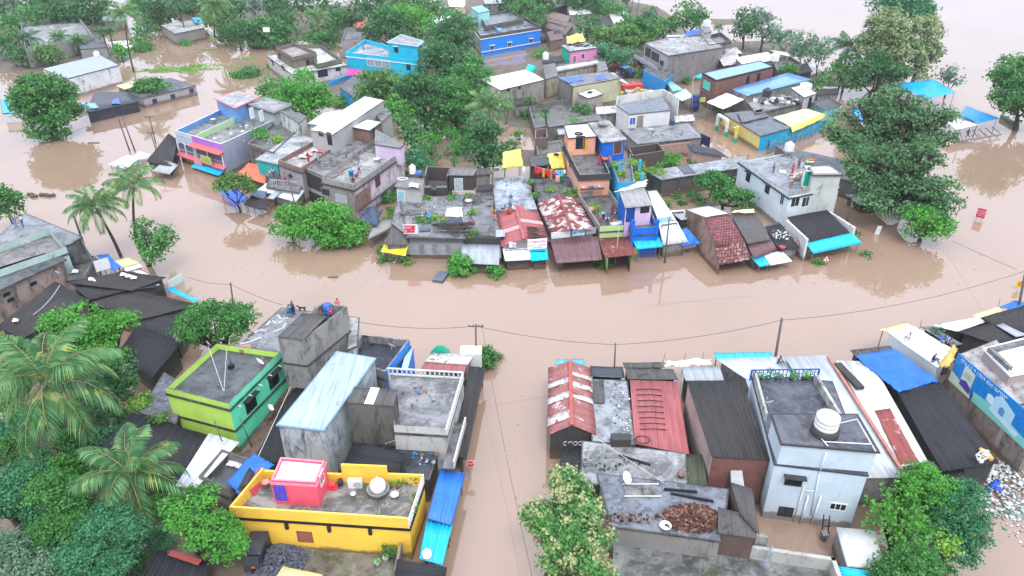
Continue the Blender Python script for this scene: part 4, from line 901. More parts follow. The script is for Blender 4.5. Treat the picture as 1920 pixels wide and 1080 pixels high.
house('blue_yard_house','dark flat roof with bright blue end wall among the bushes',3.6,[(637,163),(664,182),(700,152),(662,143)],paint((.02,.30,.62)),DGREY,0)
b=house('blue_hidden_house','blue wall glimpsed between the central bushes',3.0,[(716,178),(762,186),(775,158),(735,150)],paint((.01,.22,.60)),DGREY,0)
house('grey_brick_ruin','grey half-ruined walls with red cloth among the top trees',4.6,[(640,78),(716,74),(694,48),(648,52)],CEM,MGREY,.8,slab=0)
clothlump('red and pink cloths hung over the grey ruin wall',[(668,52,5.0),(694,52,5.0),(694,40,5.6),(668,42,5.6)],(.7,.06,.06),wob=.06,name='cloth',cat='cloth',nu=8)
shed('white_tent_roof','white sheet roof corner between the top trees',4.0,[(815,45),(848,30),(836,26),(806,34)],WTARP,OLDWALL,amp=0)
house('pale_stepped_house','pale house with flat black roof left of the bright blue house',3.2,[(845,101),(880,97),(872,86),(838,92)],DIRTYW,DGREY,0)
clothlump('large pale plastic sheet over rubble by the blue house',[(826,122,.8),(852,112,.8),(850,96,2.6),(835,96,2.6)],(.62,.66,.66),wob=.1,nu=10)
# ================================================================= top centre
BB=paint((.02,.22,.72),.5,.1)
b=house('bright_blue_house','long bright blue house with black-stained terrace parapet and white bands',5.6,[(901,67),(1014,49),(960,18),(885,45)],BB,conc((.22,.23,.25),.6,.05),.9,sides={3:plaster((.42,.40,.38),.6)},slab=.15,slabm=WHT,parm=plaster((.10,.10,.10),.7))
for px,py in ((922,90),(955,84),(995,77)): window(b,0,px,py,1.2,1.1,frame=WHT,pane=GLASS,shade=WHT)
m=MB(); a,c=b.W[0],b.W[1]; t,nn=outw(a,c,b.cen); wl(m,V(a,0)+nn*.1,V(c,0)+nn*.1,1.15,1.35,.12)
m.build('white_band',WHT,b.root)
house('inner_terrace','raised black-stained parapet block on the bright blue house',6.4,[(911,48),(982,34),(957,18),(900,28)],plaster((.13,.13,.13),.6),conc((.2,.21,.22),.6,.05),.7,base=4.6,cat='roof room',on=b)
house('head_room','turquoise stair room on the bright blue house',8.3,[(897,24),(918,20),(903,10),(883,14)],paint((.35,.68,.66)),paint((.22,.70,.62)),0,base=4.6,cat='roof room',on=b,slabm=DARK)
tank('sky blue water tank on the bright blue house terrace',937,60,4.8,.9,1.0,(.1,.35,.6))
pole('thin white mast behind the sky blue tank',(944,62),(928,50),z0=4.8,r=.06,mat=WHT,name='mast',cat='mast',down=4.7)
house('brick_hut','brown tiled hut right of the bright blue house',3.2,[(1033,77),(1056,72),(1050,55),(1026,60)],BROWN,tiles((.13,.08,.07)),0)
shed('tile_roof_hut','brown country-tile roof sloping toward the lane right of the bright blue house',(3.2,4.6),[(1022,52),(1060,66),(1077,44),(1032,33)],tiles((.13,.085,.075),(.4,.36,.34)),BROWN,cat='hut',amp=0)
shed('tile_roof_hut','pale patched tile roof behind the brown tiled hut',(4.2,4.8),[(1020,38),(1062,50),(1070,30),(1018,17)],tiles((.17,.12,.11),(.5,.45,.42)),BROWN,cat='hut',amp=0)
shed('dark_tin_shed','dark sheet shed with a coral ridge at the top edge',(4.0,4.4),[(1036,16),(1066,8),(1030,-8),(1000,0)],tin((.12,.12,.14),.1),WOOD)
clothlump('coral red strip along the top edge shed ridge',[(1008,2,4.6),(1038,13,4.6),(1036,9,4.7),(1008,-1,4.7)],(.65,.12,.08),wob=.03,nu=6)
shed('black_slope_house','black sheet roof at the top left of the bright blue house',(3.2,4.0),[(905,6),(945,8),(942,-6),(912,-8)],BTIN2,BLKW,amp=0)
house('cream_top_house','cream and white house corner at the top edge',5.5,[(842,12),(872,14),(872,-8),(838,-8)],plaster((.7,.62,.35),.3),WTARP,0)
shed('teal_top_shed','small teal-sided shed at the top centre',3.2,[(826,18),(848,17),(846,7),(820,8)],LGREY,paint((.1,.45,.55)),amp=0)
house('black_long_roof','long dark roof wall left of the turquoise stair room',3.6,[(826,32),(886,32),(880,22),(822,22)],plaster((.12,.1,.09),.5),DGREY,0)
gq=house('pink_house','small pink and green house with debris-strewn grey slab',5.6,[(1069,96),(1120,89),(1093,77),(1053,85)],plaster((.72,.26,.50),.1),conc((.33,.36,.37),.3,.05),0,base=0,sides={3:paint((.02,.48,.33))},slab=.25)
window(gq,0,1093,105,.9,1.1,frame=WHT,pane=GLASS); window(gq,0,1077,112,.8,1.9,frame=WHT,pane=paint((.2,.14,.11)),name='door',bars=1)
pileof('scattered dark stones on the pink house slab',1090,86,5.62,2.3,1.8,.05,50,.3,DARK,'roof_stones','stones',flatten=.6)
clothlump('yellow tarpaulin bundle behind the pink house',[(1064,83,6.2),(1097,76,6.2),(1092,63,6.6),(1062,69,6.6)],(0,0,0),mat=YEL,wob=.12,sag=-.9)
b=house('black_roof_house','white-walled house with black corrugated roof among the top trees',3.6,[(1112,54),(1151,47),(1142,30),(1110,35)],plaster((.6,.64,.58),.3),BTIN2,0,slab=.05)
window(b,0,1121,58,.9,1.1,frame=DARK); window(b,0,1143,53,.9,1.6,frame=DARK,name='door',bars=1)
shed('rust_stripe_house','pale green house with rust-striped roof right of the black roof house',(3.6,4.2),[(1151,45),(1173,41),(1160,23),(1142,27)],RUSTW,paint((.35,.6,.5)))
shed('white_back_shed','white sheet roof behind the rust-striped house',3.4,[(1162,32),(1180,26),(1168,18),(1150,22)],WTIN,OLDWALL)
# yellowish white roof house, yard walls
b=house('long_white_roof_house','house with long shiny white sheet roof and a row of tiny windows',5.2,[(938,169),(1020,149),(988,130),(901,148)],plaster((.30,.28,.25),.7),tin((.72,.71,.68),.12,(.5,.45,.40),.35,.5),0,slab=.12,sides={3:plaster((.62,.60,.55),.4)})
for px,py in ((953,168),(974,164)): window(b,0,px,py,.6,.5,frame=BLK,pane=GLASS,bars=1)
window(b,3,912,161,.9,.7,frame=BLK,pane=paint((.1,.4,.4)),bars=1)
clothlump('turquoise net hanging over the long white roof corner',[(986,132,5.6),(1006,136,5.0),(1006,124,6.6),(990,120,6.8)],(.02,.62,.52),wob=.06,nu=8,name='net',cat='net')
tank('white box tank above the yard left of the pink house',1023,111,5.4,.75,1.6)
house('stained_pillar_block','stained cream and black narrow wall block between two flat houses',4.8,[(1024,148),(1046,142),(1040,118),(1018,122)],plaster((.36,.33,.24),.85),MOSSY,0)
house('long_yard_wall','long black-stained wall with white top below the pink house',4.0,[(1042,134),(1132,117),(1118,110),(1034,125)],plaster((.34,.32,.28),.85),conc((.55,.54,.52),.2,.2),.3)
house('peach_wall_block','peach wall block at the end of the black-stained wall',4.4,[(1123,135),(1140,130),(1134,114),(1119,118)],plaster((.75,.42,.32),.15),MGREY,0)
shed('scrap_roof','scrap-covered shack roof next to the white box tank',(3.6,4.0),[(1015,119),(1060,115),(1052,104),(1018,107)],BTIN2,OLDWALL,amp=0)
b=house('blue_patch_house','flat house with blue plastic sheets on its roof and faded yellow wall',5.3,[(1075,162),(1165,146),(1137,134),(1047,145)],plaster((.52,.50,.33),.4),conc((.17,.17,.18),.5,.1),0,sides={3:plaster((.26,.24,.22),.8)},slab=.1)
clothlump('blue plastic sheets spread on the left half of the flat roof',[(1066,156,5.36),(1100,150,5.36),(1090,141,5.36),(1053,146,5.36)],(.02,.1,.5),wob=.05,sag=-.05); clothlump('blue plastic sheet by the right corner of the flat roof',[(1119,151,5.36),(1138,148,5.36),(1130,140,5.36),(1116,142,5.36)],(.02,.1,.5),wob=.05,sag=-.05)
shed('white_ledge_roof','narrow white sheet roof edge behind the blue patched roof',4.9,[(1163,152),(1180,158),(1150,136),(1140,137)],WTIN,None,amp=0,posts=(0,1))
b=house('annex_room','small annex with tyre on its cracked white slab',4.2,[(1103,184),(1130,176),(1114,167),(1084,175)],plaster((.42,.34,.30),.5),conc((.65,.62,.6),.1,.05),0,slab=.2); tyre('tyre lying on the annex slab',1106,174,4.23,.5)
house('mossy_courtyard','mossy walled courtyard with black wet floor and creepers',2.4,[(1003,240),(1125,216),(1112,180),(990,196)],plaster((.18,.17,.15),.8),MOSSY,.9,slab=0)
shrub('creeper spreading along the courtyard wall',1075,232,16,'bright',z=2.4,name='creeper',cat='creeper',sq=.3); shrub('creeper heap inside the courtyard by the annex',1090,205,14,'mid',z=1.6,name='creeper',cat='creeper',sq=.5)
# pale white house
b=house('white_flat_house','white single-storey house with dark wet roof, blue window and brown door',5.0,[(1180,214),(1257,206),(1243,181),(1157,197)],plaster((.72,.72,.71),.22),conc((.17,.19,.22),.6,.05),0,slab=.12)
window(b,0,1186,227,1.1,1.3,frame=WHT,pane=paint((.05,.14,.45))); window(b,0,1200,228,1.1,2.1,frame=paint((.3,.25,.22)),pane=paint((.3,.25,.22)),name='door',bars=1)
m=MB(); A,B_,C2,D=P(1155,187,5.9),P(1243,172,5.9),P(1275,190,5.9),P(1262,212,5.9)
wl(m,P(1155,190,5),P(1243,176,5),2,6.0); wl(m,P(1243,176,5),P(1273,194,5),0,6.0,.2); m.build('screen_wall',plaster((.62,.62,.58),.6),b.root)
house('front_terrace','grey terrace in front of the white flat house',3.0,[(1196,270),(1318,257),(1290,231),(1165,243)],plaster((.26,.23,.21),.7),conc((.20,.205,.21),.45,.1),0,slab=.2)
tank('dark blue water drum at the corner of the grey terrace',1260,234,3.0,.45,1.1,(.03,.06,.14))
p=P(1219,243,3); m=MB(); m.box(p,1.3,.6,.12); m.box(p+Vector((-.5,0,-.0)),.1,.5,.5); m.build('bench',plaster((.5,.5,.48),.3),None,p,label='small white concrete bench on the grey terrace',cat='bench')
rt,a,c,t,U,nn,h=board('dark blue signboard standing at the edge of the flooded alley',[(1312,268),(1330,277)],(1.8,3.6),(.02,.025,.08)); rt,a,c,t,U,nn,h=board('white tilted wall panel beside the dark blue signboard',[(1290,258),(1312,272)],(1.6,3.2),(.6,.62,.62))
b=house('roofless_brick_room','dark roofless brick room beside the grey terrace',3.6,[(1186,292),(1246,282),(1234,268),(1178,276)],brick((.10,.06,.05),(.08,.07,.06),.7),MOSSY,1.6,slab=0)
m=MB(); wl(m,P(1188,305,0),P(1290,292,0),-1,2.6,.25); m.build('compound_wall',plaster((.36,.24,.20),.6),None,P(1240,298,0),label='reddish plaster compound wall behind the vegetable patch',cat='wall')
shed('black_slope_roof','black tar roof sloping over a brown wall near the alley',(2.4,3.2),[(1297,285),(1368,296),(1340,278),(1285,268)],BLKT,plaster((.40,.30,.26),.5),amp=0,sides=(0,2,3))
b=house('long_low_house','long low flat house with mossy edge and dark stained wall',3.0,[(1241,337),(1392,314),(1402,292),(1213,321)],plaster((.10,.09,.085),.7),conc((.27,.29,.30),.5,.15),0,slab=.15); clothlump('dark sheet lying on the long low roof',[(1283,327,3.05),(1304,323,3.05),(1290,309,3.05),(1270,312,3.05)],(.06,.07,.08),wob=.01,sag=-.02,nu=6,name='roof_sheet',cat='sheet')
shrub('creeper growing over the near-left corner of the long low roof',1232,323,14,'lime',z=3.0,name='creeper',cat='creeper',sq=.25)
for i,(x,y,r,sq) in enumerate(((1225,308,18,.45),(1245,303,20,.45),(1262,300,16,.4),(1212,320,10,.7),(1200,305,9,.8))): shrub(['low vegetable patch at the left of the walled plot','low vegetable patch in the middle of the walled plot','low vegetable patch at the right of the walled plot','yellow-green bush behind the cyan walls','small bush at the foot of the compound wall'][i],x,y,r,['bright','bright','bright','lime','mid'][i],z=.6,sq=sq)
# ================================================================= peach and blue houses
PEACH=plaster((.80,.38,.24),.22)
b=house('peach_house','peach two-storey house with black-edged terrace and white-roofed upper room',6.2,[(1087,328),(1144,325),(1116,262),(1056,268)],PEACH,conc((.13,.125,.12),.6,.25),.7,slab=.25,slabm=BLKW,parm=plaster((.06,.06,.06),.6),sides={3:plaster((.80,.42,.33),.2)})
pr=house('upper_room','upper room',8.4,[(1066,258),(1117,255),(1101,233),(1059,236)],PEACH,plaster((.72,.72,.72),.25),0,base=5.3,cat='roof room',on=b,slab=.2)
window(pr,0,1088,267,1.3,1.9,frame=BLK,pane=GLASS,name='door',bars=1); window(pr,0,1097,270,.5,1.7,frame=paint((.6,.35,.03)),pane=paint((.7,.42,.04)),name='door',bars=1)
window(b,3,1069,307,.5,1.0,frame=BLK,pane=GLASS,bars=1); tyre('black tyre on the white roof of the peach house',1085,252,8.43,.75)
m=MB(); a,c=b.W[0],b.W[1]; t,nn=outw(a,c,b.cen); wl(m,V(a,0)+nn*.4,V(a.lerp(c,.8),0)+nn*.4,4.1,4.2,.4); m.build('wall_shelf',BLKW,b.root)
for k,cc in ((.12,(.75,.75,.7)),(.35,(.02,.2,.6)),(.45,(.02,.2,.6)),(.66,(.7,.7,.7))): m=MB(); p=a.lerp(c,k)+nn*.2; m.lathe((p.x,p.y,4.22),[(0,0),(.18,0),(.22,.2),(0,.2)],10); m.build('plastic_bowl',paint(cc),b.root)
bucket('orange-red plastic tub on the wall between peach and blue houses',1135,303,6.2,(.75,.10,.03),.5,.5,name='tub',cat='tub')
b=house('blue_room_house','deep blue upper room with concrete slab and brown door',8.2,[(1131,266),(1172,260),(1140,227),(1106,231)],plaster((.01,.13,.58),.12),conc((.33,.33,.30),.3,.2),0,slab=.25,slabm=LGREY)
window(b,0,1158,277,1.4,1.9,frame=paint((.5,.35,.3)),pane=paint((.12,.05,.04)),name='door',bars=1)
p=P(1131,236,8.2); m=MB(); m.lathe(p,[(0,0),(.85,0),(1.0,.35),(.85,.75),(.45,.85),(.42,1.0),(.3,1.0),(.3,.8),(0,.8)],20); m.build('concrete_tank',LGREY,None,p,label='round concrete water tank on the blue room slab',cat='water tank')
b=house('cyan_terrace_house','long narrow wet terrace between cyan side walls and creepers',5.9,[(1160,343),(1190,341),(1182,288),(1144,298)],plaster((.02,.38,.66),.15),conc((.13,.14,.14),.6,.3),.5,slab=0,skip=(2,))
for i,(x,y) in enumerate(((1161,322),(1199,318),(1203,342))):
    bb,tt=up((x,y),(x,y-16),5.4); m=MB(); m.box(bb,.35,.35,1.5); m.build('pillar',paint((.02,.42,.7)),b.root)
for i,(x,y,r) in enumerate(((1152,312,9),(1165,326,8),(1192,306,11),(1196,330,9))): shrub(['tall grass tuft on the cyan terrace, farthest left','grass tuft beside the white box on the cyan terrace','creeper bush on the right side of the cyan terrace','creeper bush near the crumpled sheet on the cyan terrace'][i],x,y,r,'lime',z=5.4)
DECK=conc((.10,.095,.095),.6,.15)
b=house('wet_deck_house','dark wet roof deck with pale lime front parapet where a family sits',3.6,[(1125,425),(1186,421),(1141,352),(1084,362)],plaster((.30,.28,.26),.6),DECK,.75,sides={0:plaster((.50,.66,.28),.15)},slab=.1,cap=conc((.3,.29,.27),.2,.2))
p,q=P(1143,421,3.1),P(1170,416,3.1); m=MB(); wl(m,p,q,3.0,3.4,.9); m.build('table',WTIN,None,p,label='long white table behind the lime parapet',cat='table')
shed('rust_white_awning','white sheet awning with large maroon rust panels below the lime parapet',(2.7,1.9),[(1134,484),(1192,477),(1180,441),(1121,446)],RTIN,plaster((.5,.62,.3),.3),cat='awning',sides=(1,2,3),ins=.5)
LIL=plaster((.66,.50,.66),.15)
b=house('lilac_room_house','lilac room with blue side wall, blue door and ribbed grey roof',6.2,[(1173,389),(1222,384),(1206,353),(1161,359)],LIL,ASB,0,sides={3:plaster((.01,.13,.55),.15)},slab=.1)
pts=W4(z4([(1172,390),(1224,385),(1207,351),(1160,358)],6.3)); m=MB(); sheet(m,pts,.3,.05,nv=3); m.build('corrugated_roof',tin((.34,.34,.33),.3,(.16,.15,.14),.7),b.root)
window(b,0,1182,401,1.0,2.0,frame=DARK,pane=paint((.01,.08,.35)),name='door',bars=1); window(b,0,1209,392,1.1,.9,frame=DARK,pane=GLASS,bars=3)
clothlump('long crumpled white sheet lying across the lilac room roof',[(1150,361,6.3),(1214,349,6.3),(1213,337,7.0),(1196,341,6.9)],(.72,.72,.70),wob=.1,sag=.0,nu=12)
b=house('royal_blue_balcony_house','royal blue balcony front with tall corner posts over a cyan awning',4.4,[(1186,428),(1234,425),(1222,398),(1180,402)],plaster((.01,.16,.68),.12),MGREY,1.0,slab=.1,base=-1)
for x,y in ((1187,426),(1232,425)): q=P(x,y,4.4); m=MB(); m.box((q.x,q.y,3.2),.4,.4,2.2); m.build('corner_post',paint((.01,.14,.62)),b.root)
shed('cyan_awning','cyan corrugated shop awning with coiled wires under the royal blue balcony',(1.9,2.7),[(1194,468),(1244,463),(1236,443),(1186,449)],CYANT,paint((.1,.3,.5)),cat='awning',sides=(2,),posts=(0,1))
shed('white_roof_house','long white sheet roof strip behind the lilac room',(4.4,4.6),[(1234,414),(1268,413),(1231,357),(1214,358)],tin((.7,.72,.74),.1,(.5,.25,.2)),OLDWALL,amp=.015)
b=shed('white_shop_roof','large pale sloping shop roof with a turquoise notice board at its top',(2.0,4.3),[(1243,460),(1291,454),(1269,414),(1234,419)],tin((.68,.71,.74),.04,(.5,.5,.5)),OLDWALL,cat='shop',amp=.012,pitch=.8)
rt,a,c,t,U,nn,h=board('turquoise and white notice board at the top of the white shop roof',[(1234,423),(1259,419)],(3.9,5.0),(.30,.66,.70)); scribble(rt,a,t,U,nn,(c-a).length,h,(.8,.85,.85),2,9)
b=shed('blue_tarp_stall','royal blue tarpaulin stall with a white fallen board at its edge',(1.6,2.8),[(1278,462),(1314,456),(1288,427),(1276,430)],BLUEP,None,cat='stall',cloth=.06,posts=(0,1,2,3))
rt,a,c,t,U,nn,h=board('white fallen board under the blue tarpaulin stall',[(1280,467),(1313,461)],(.3,.9),(.66,.67,.68))
shed('grey_scrap_shed','grey sheet roof joining the white shop and the mossy brown wall',3.0,[(1277,413),(1288,411),(1290,398),(1262,401)],GTIN,BLKW)
# ================================================================= shop row
shed('grey_deck_roof','flat blue-grey slab roof behind the red gable shop',3.3,[(929,396),(1008,392),(984,330),(924,334)],conc((.30,.34,.38),.6,.03),OLDWALL,cat='house',amp=0,ins=.1)
shed('grey_deck_roof','flat dark slab roof with stains left of the red gable shop',3.2,[(867,440),(939,443),(924,368),(889,368)],conc((.16,.16,.165),.5,.1),OLDWALL,cat='house',amp=0,ins=.1)
m=MB(); wl(m,P(868,444,3.1),P(940,446,3.1),1.9,3.15,.25); m.build('black_fascia',BLKW,None,P(905,444,3),label='black stained fascia beam above the grey ribbed awning',cat='wall')
shed('ribbed_grey_awning','pale grey-blue ribbed awning with dark streaks and a rust end',(1.5,2.3),[(863,493),(935,497),(939,459),(866,457)],GTIN,BLKW,cat='awning',pitch=.3,ins=.35)
shed('rust_end_awning','small rust-stained sheet at the end of the ribbed grey awning',(1.6,2.2),[(929,484),(940,484),(940,457),(926,457)],tin((.35,.2,.16),.4,(.16,.05,.03)),None,cat='awning',posts=(0,1))
b=gable('red_gable_shop','faded red gable roof shop with pale translucent strips and people sitting at its top',(940,463),(1031,453),(1007,392),(929,396),(982,448),(966,385),2.7,3.7,PINKR,plaster((.5,.47,.44),.4),fmat=plaster((.55,.52,.48),.4),cat='shop')
for f0,f1,s in ((.42,.52,1),(.30,.40,-1)):
    E,G=P(982,448,3.7),P(966,385,3.7); X,Y=(P(1031,453,2.7),P(1007,392,2.7)) if s>0 else (P(940,463,2.7),P(929,396,2.7))
    f0,f1=(1-f1,1-f0) if s>0 else (f0,f1)
    m=MB(); q=[E.lerp(G,f0),X.lerp(Y,f0),X.lerp(Y,f1),E.lerp(G,f1)]; sheet(m,[v+Vector((0,0,.07)) for v in q],amp=0,nu=2); m.build('translucent_strip',paint((.5,.33,.33)),b.root)
p=P(1006,440,3.25); g=random.Random(4); m=MB()
for k in range(34): y0=k/34; c=E.lerp(X,.5); a=P(990+g.uniform(-4,4),430+g.uniform(-6,18),3.55-.0)+Vector((0,0,.1)); e=a+Vector((g.uniform(1.2,3.2),g.uniform(-.3,.15),-g.uniform(.3,.75))); m.tube([a,e],.035,4)
m.build('stick_bundle',WOOD,None,p,label='bundle of dry sticks lying on the red gable roof',cat='sticks')
b=shed('white_shop_awning','white sheet shop awning under the red gable, left half',(1.5,2.4),[(947,490),(996,487),(994,464),(942,466)],WTIN,BLKW,cat='awning',ins=.3,amp=.015,pitch=.6)
shed('cyan_shop_awning','cyan sheet shop awning under the red gable, right half',(1.4,2.3),[(996,490),(1029,487),(1026,467),(994,468)],paint((.0,.55,.78)),BLKW,cat='awning',amp=0,ins=.3)
rt,a,c,t,U,nn,h=board('white shop signboard with red and blue writing over the cyan awning',[(989,468),(1025,465)],(2.6,4.0),(.80,.80,.82)); L=(c-a).length; scribble(rt,a,t,U,nn,L,h,(.65,.12,.22),1,3,y0=.55,y1=.92); scribble(rt,a,t,U,nn,L,h,(.15,.2,.45),1,5,y0=.3,y1=.5); scribble(rt,a,t,U,nn,L,h,(.1,.3,.35),1,6,y0=.06,y1=.26,x0=.2,x1=.8)
p=P(961,463,2.6); rt=empty('air_conditioner_unit',p,'white air conditioner box above the white shop awning','air conditioner'); m=MB(); m.box(p,.9,.4,.6); m.build('casing',WHT,rt); m=MB(); c=p+Vector((.15,-.21,.3)); m.tube([c+Vector((math.cos(6.2832*k/16)*.2,0,math.sin(6.2832*k/16)*.2)) for k in range(17)],.03,5,cap=False); m.build('fan_grille',DARK,rt)
m=MB(); m.hexa([P(938,442,3.25)+Vector(v) for v in ((-.6,-.5,0),(.6,-.5,.1),(.6,1.6,.1),(-.6,1.6,0),(-.6,-.5,.06),(.6,-.5,.16),(.6,1.6,.16),(-.6,1.6,.06))]); m.build('mesh_panel',GTIN,None,P(938,435,3.2),label='framed mesh panel lying at the left eave of the red gable roof',cat='panel')
b=gable('peeling_gable_shop','gable roof with maroon paint peeling off white sheets',(1034,438),(1117,432),(1084,373),(1007,383),(1071,430),(1047,365),2.9,4.0,tin((.22,.055,.055),.55,(.62,.59,.56),.5,.8),OLDWALL,fmat=plaster((.52,.5,.46),.4),rust_ridge=paint((.24,.06,.06)),cat='shop')
rt,a,c,t,U,nn,h=board('blank white shop signboard above the maroon awning',[(1033,448),(1069,444)],(2.5,3.4),(.72,.72,.72)); rt,a,c,t,U,nn,h=board('blue and white shop signboard above the maroon awning',[(1072,443),(1096,440)],(2.5,3.4),(.55,.72,.8)); scribble(rt,a,t,U,nn,(c-a).length,h,(.02,.25,.6),1,7); rt,a,c,t,U,nn,h=board('grey worn signboard at the right end above the maroon awning',[(1098,440),(1117,437)],(2.5,3.4),(.3,.36,.35))
b=shed('maroon_awning','wide maroon rusted sheet awning on lime pillars',(1.7,2.7),[(1043,494),(1132,487),(1120,443),(1031,449)],MAROON,plaster((.12,.1,.09),.5),cat='awning',ins=.6,sides=(1,2,3),pitch=.5)
for x,y in ((1049,500),(1188,484)): q=P(x,y,0); m=MB(); m.box((q.x,q.y,-1.5),.75,.6,2.9 if x<1100 else 3.2); m.build('pillar',plaster((.5,.66,.25),.15),b.root if x<1100 else None,None if x<1100 else q,**({} if x<1100 else dict(label='lime painted shop pillar at the right end of the peeling awning',cat='pillar')))
# yellow tarps and laundry
b=shed('yellow_tarp_shelter','bright yellow tarpaulin shelter on poles above the flat grey slab',(3.9,6.0),[(942,316),(981,311),(976,279),(943,285)],tarpm((.80,.78,.12)),None,cat='shelter',cloth=.05,posts=(0,1,2,3),sag=-.3)
b=shed('dark_laundry_hut','dark tarpaulin-roofed hut behind the washing line',3.6,[(996,312),(1030,309),(1026,288),(990,294)],BLKT,BLKW,cat='hut',cloth=.04)
b=shed('yellow_tarp_hut','yellow tarpaulin hut roof with a tyre beside the peach house',(3.6,5.2),[(1034,318),(1060,314),(1054,285),(1026,288)],YEL,BLKW,cat='hut',cloth=.06,sag=-.5)
tyre('tyre holding down the yellow tarpaulin beside the peach house',1043,291,5.25,.45)
shed('dark_slab_roof','dark slab roof under the washing line with a wire plant cage',2.9,[(1010,382),(1085,372),(1066,332),(996,336)],conc((.10,.105,.115),.6,.1),BLKW,cat='house',amp=0,ins=.1)
shrub('grassy moss strip between the grey and dark slabs',1003,365,9,'olive',z=3.0,name='creeper',cat='creeper',sq=.4); shrub('grassy moss strip near the top of the dark slab wall',996,343,8,'olive',z=3.0,name='creeper',cat='creeper',sq=.4); shrub('yellow-green bush at the right of the dark slab',1073,360,11,'lime',z=2.9)
shrub('pale lime plant in the wire cage',1031,356,8,'lime',z=2.9,sq=.5,name='caged_plant',cat='plant')
A_,B2=P(996,309,5.0),P(1063,318,5.0); 
pole('washing line post at the left of the dark hut',(996,336),(994,309),z0=3,r=.05,name='line_post',cat='post',down=2)
cable('washing line strung above the dark slab roof',A_,B2,.35,.02,(.6,.6,.6),name='washing_line')
cols=[(.7,.03,.03),(.7,.05,.03),(.6,.04,.3),(.75,.35,.02),(.6,.04,.04),(.7,.03,.04),(.45,.22,.08),(.6,.05,.2),(.4,.4,.6),(.15,.5,.7),(.15,.5,.7),(.7,.7,.7)]
for k,cc in enumerate(cols):
    t0=.10+k*.073; a=A_.lerp(B2,t0); c=A_.lerp(B2,t0+.062); za=.35*4*t0*(1-t0); zc=.35*4*(t0+.06)*(1-t0-.06); a.z-=za;c.z-=zc; hh=[1.3,1.1,.8,1.5,1.0,1.3,1.9,.7,.6,1.1,1.1,.6][k]
    m=MB(); sheet(m,[a-Vector((0,.1,hh)),c-Vector((0,.1,hh)),c,a],amp=0,nu=6,nv=5,wob=.02,thick=.02,seed=k)
    m.build('garment',paint(cc,.8),None,(a+c)/2,label=['first red cloth at the left of the washing line','second red cloth on the washing line','magenta cloth on the washing line','long orange cloth on the washing line','dark red cloth left of the brown towel','red cloth touching the brown towel','long brown towel in the middle of the line','short pink garment right of the brown towel','lilac grey garment on the line','sky blue cloth on the line, left of a pair','sky blue cloth on the line, right of a pair','white cloth at the right end of the line'][k],cat='laundry',group='clothes on the washing line')
for k,(x,y,cc,lb) in enumerate(((1046,338,(.75,.4,.36),'salmon towel on the lower line'),(1055,336,(.02,.35,.12),'green cloth on the lower line'),(1067,345,(.10,.09,.2),'large indigo cloth on the lower line'))):
    a=P(x-4,y-9,4.0);c=P(x+4,y-9,4.0); m=MB(); sheet(m,[a-Vector((0,0,1.2)),c-Vector((0,0,1.2)),c,a],amp=0,nu=5,nv=4,wob=.02,thick=.02); m.build('garment',paint(cc,.8),None,a,label=lb,cat='laundry',group='clothes on the washing line')
cable('lower washing line near the peach wall',P(1038,328,4.05),P(1076,330,4.05),.05,.02,(.5,.5,.5),name='washing_line')
house('brick_stack_tower','unfinished brown brick shaft left of the peach house',5.0,[(1003,260),(1027,258),(1025,240),(1004,242)],brick((.2,.1,.08),(.2,.17,.15),.5),MOSSY,1.4,slab=0)
house('grey_back_house','grey plastered house behind the washing line',3.8,[(1010,294),(1060,288),(1052,262),(1004,268)],plaster((.42,.38,.36),.5),MOSSY,.3)
house('dark_back_wall','dark stained long wall above the brick shaft',3.4,[(1030,238),(1128,224),(1122,214),(1026,228)],plaster((.20,.19,.17),.9),MOSSY,0)
# corner roof terrace
b=house('corner_shop','flat-roofed corner shop with messy terrace, poles and grey shutters',3.2,[(766,443),(868,446),(892,366),(752,372)],plaster((.17,.17,.165),.5),conc((.185,.19,.195),.5,.25),0,slab=.35)
house('corner_shop_wing','left wing of the corner roof terrace below the little white house',3.1,[(734,418),(766,443),(800,372),(748,372)],OLDWALL,conc((.185,.19,.195),.5,.25),0,slab=.1)
for k in range(4): window(b,0,778+k*25,467,2.4,1.5,frame=paint((.3,.32,.34)),pane=paint((.32,.34,.36),.4),name='shutter',bars=1)
b=shed('little_white_house','little pale house with corrugated roof on the messy terrace',(5.4,5.9),[(739,350),(791,356),(796,335),(750,332)],tin((.20,.20,.20),.3,(.1,.09,.08)),plaster((.45,.45,.43),.35),cat='house',base=3.1,ins=.25)
window(b,0,752,368,1.0,1.5,frame=WHT,pane=paint((.3,.5,.6)),name='door',bars=1)
tank('white plastic tank behind the little white house',774,325,5.7,.5,1.3); barrel('blue and white drum beside the white plastic tank',786,328,5.6,(.05,.2,.5),.4,.6)
p=P(755,336,5.95); m=MB(); m.tube([p+Vector((math.cos(6.2832*k/18)*.7,math.sin(6.2832*k/18)*.5,.1)) for k in range(19)],.06,6,cap=False); m.build('plastic_ring',WHT,None,p,label='white plastic ring on the little house roof',cat='ring')
clothlump('pale blue and white sheets on the little house roof',[(766,350,5.75),(784,352,5.75),(786,343,5.9),(768,342,5.9)],(.55,.66,.7),wob=.05,nu=8)
b=shed('dark_wood_shed','dark weathered plank shed with pale blue door and ribbed roof',(5.2,5.6),[(840,329),(888,329),(895,315),(848,313)],tin((.15,.15,.145),.2,(.08,.08,.08)),WOOD,cat='shed',base=2.8,ins=.15,pitch=.3)
window(b,0,860,347,1.1,2.0,frame=WHT,pane=paint((.42,.5,.56)),name='door',bars=1)
b=house('roofless_room','roofless dark brick room beside the plank shed',5.2,[(796,330),(838,331),(846,314),(800,312)],brick((.08,.05,.045),(.06,.055,.05),.8),DGREY,2.2,slab=0,skip=(0,))
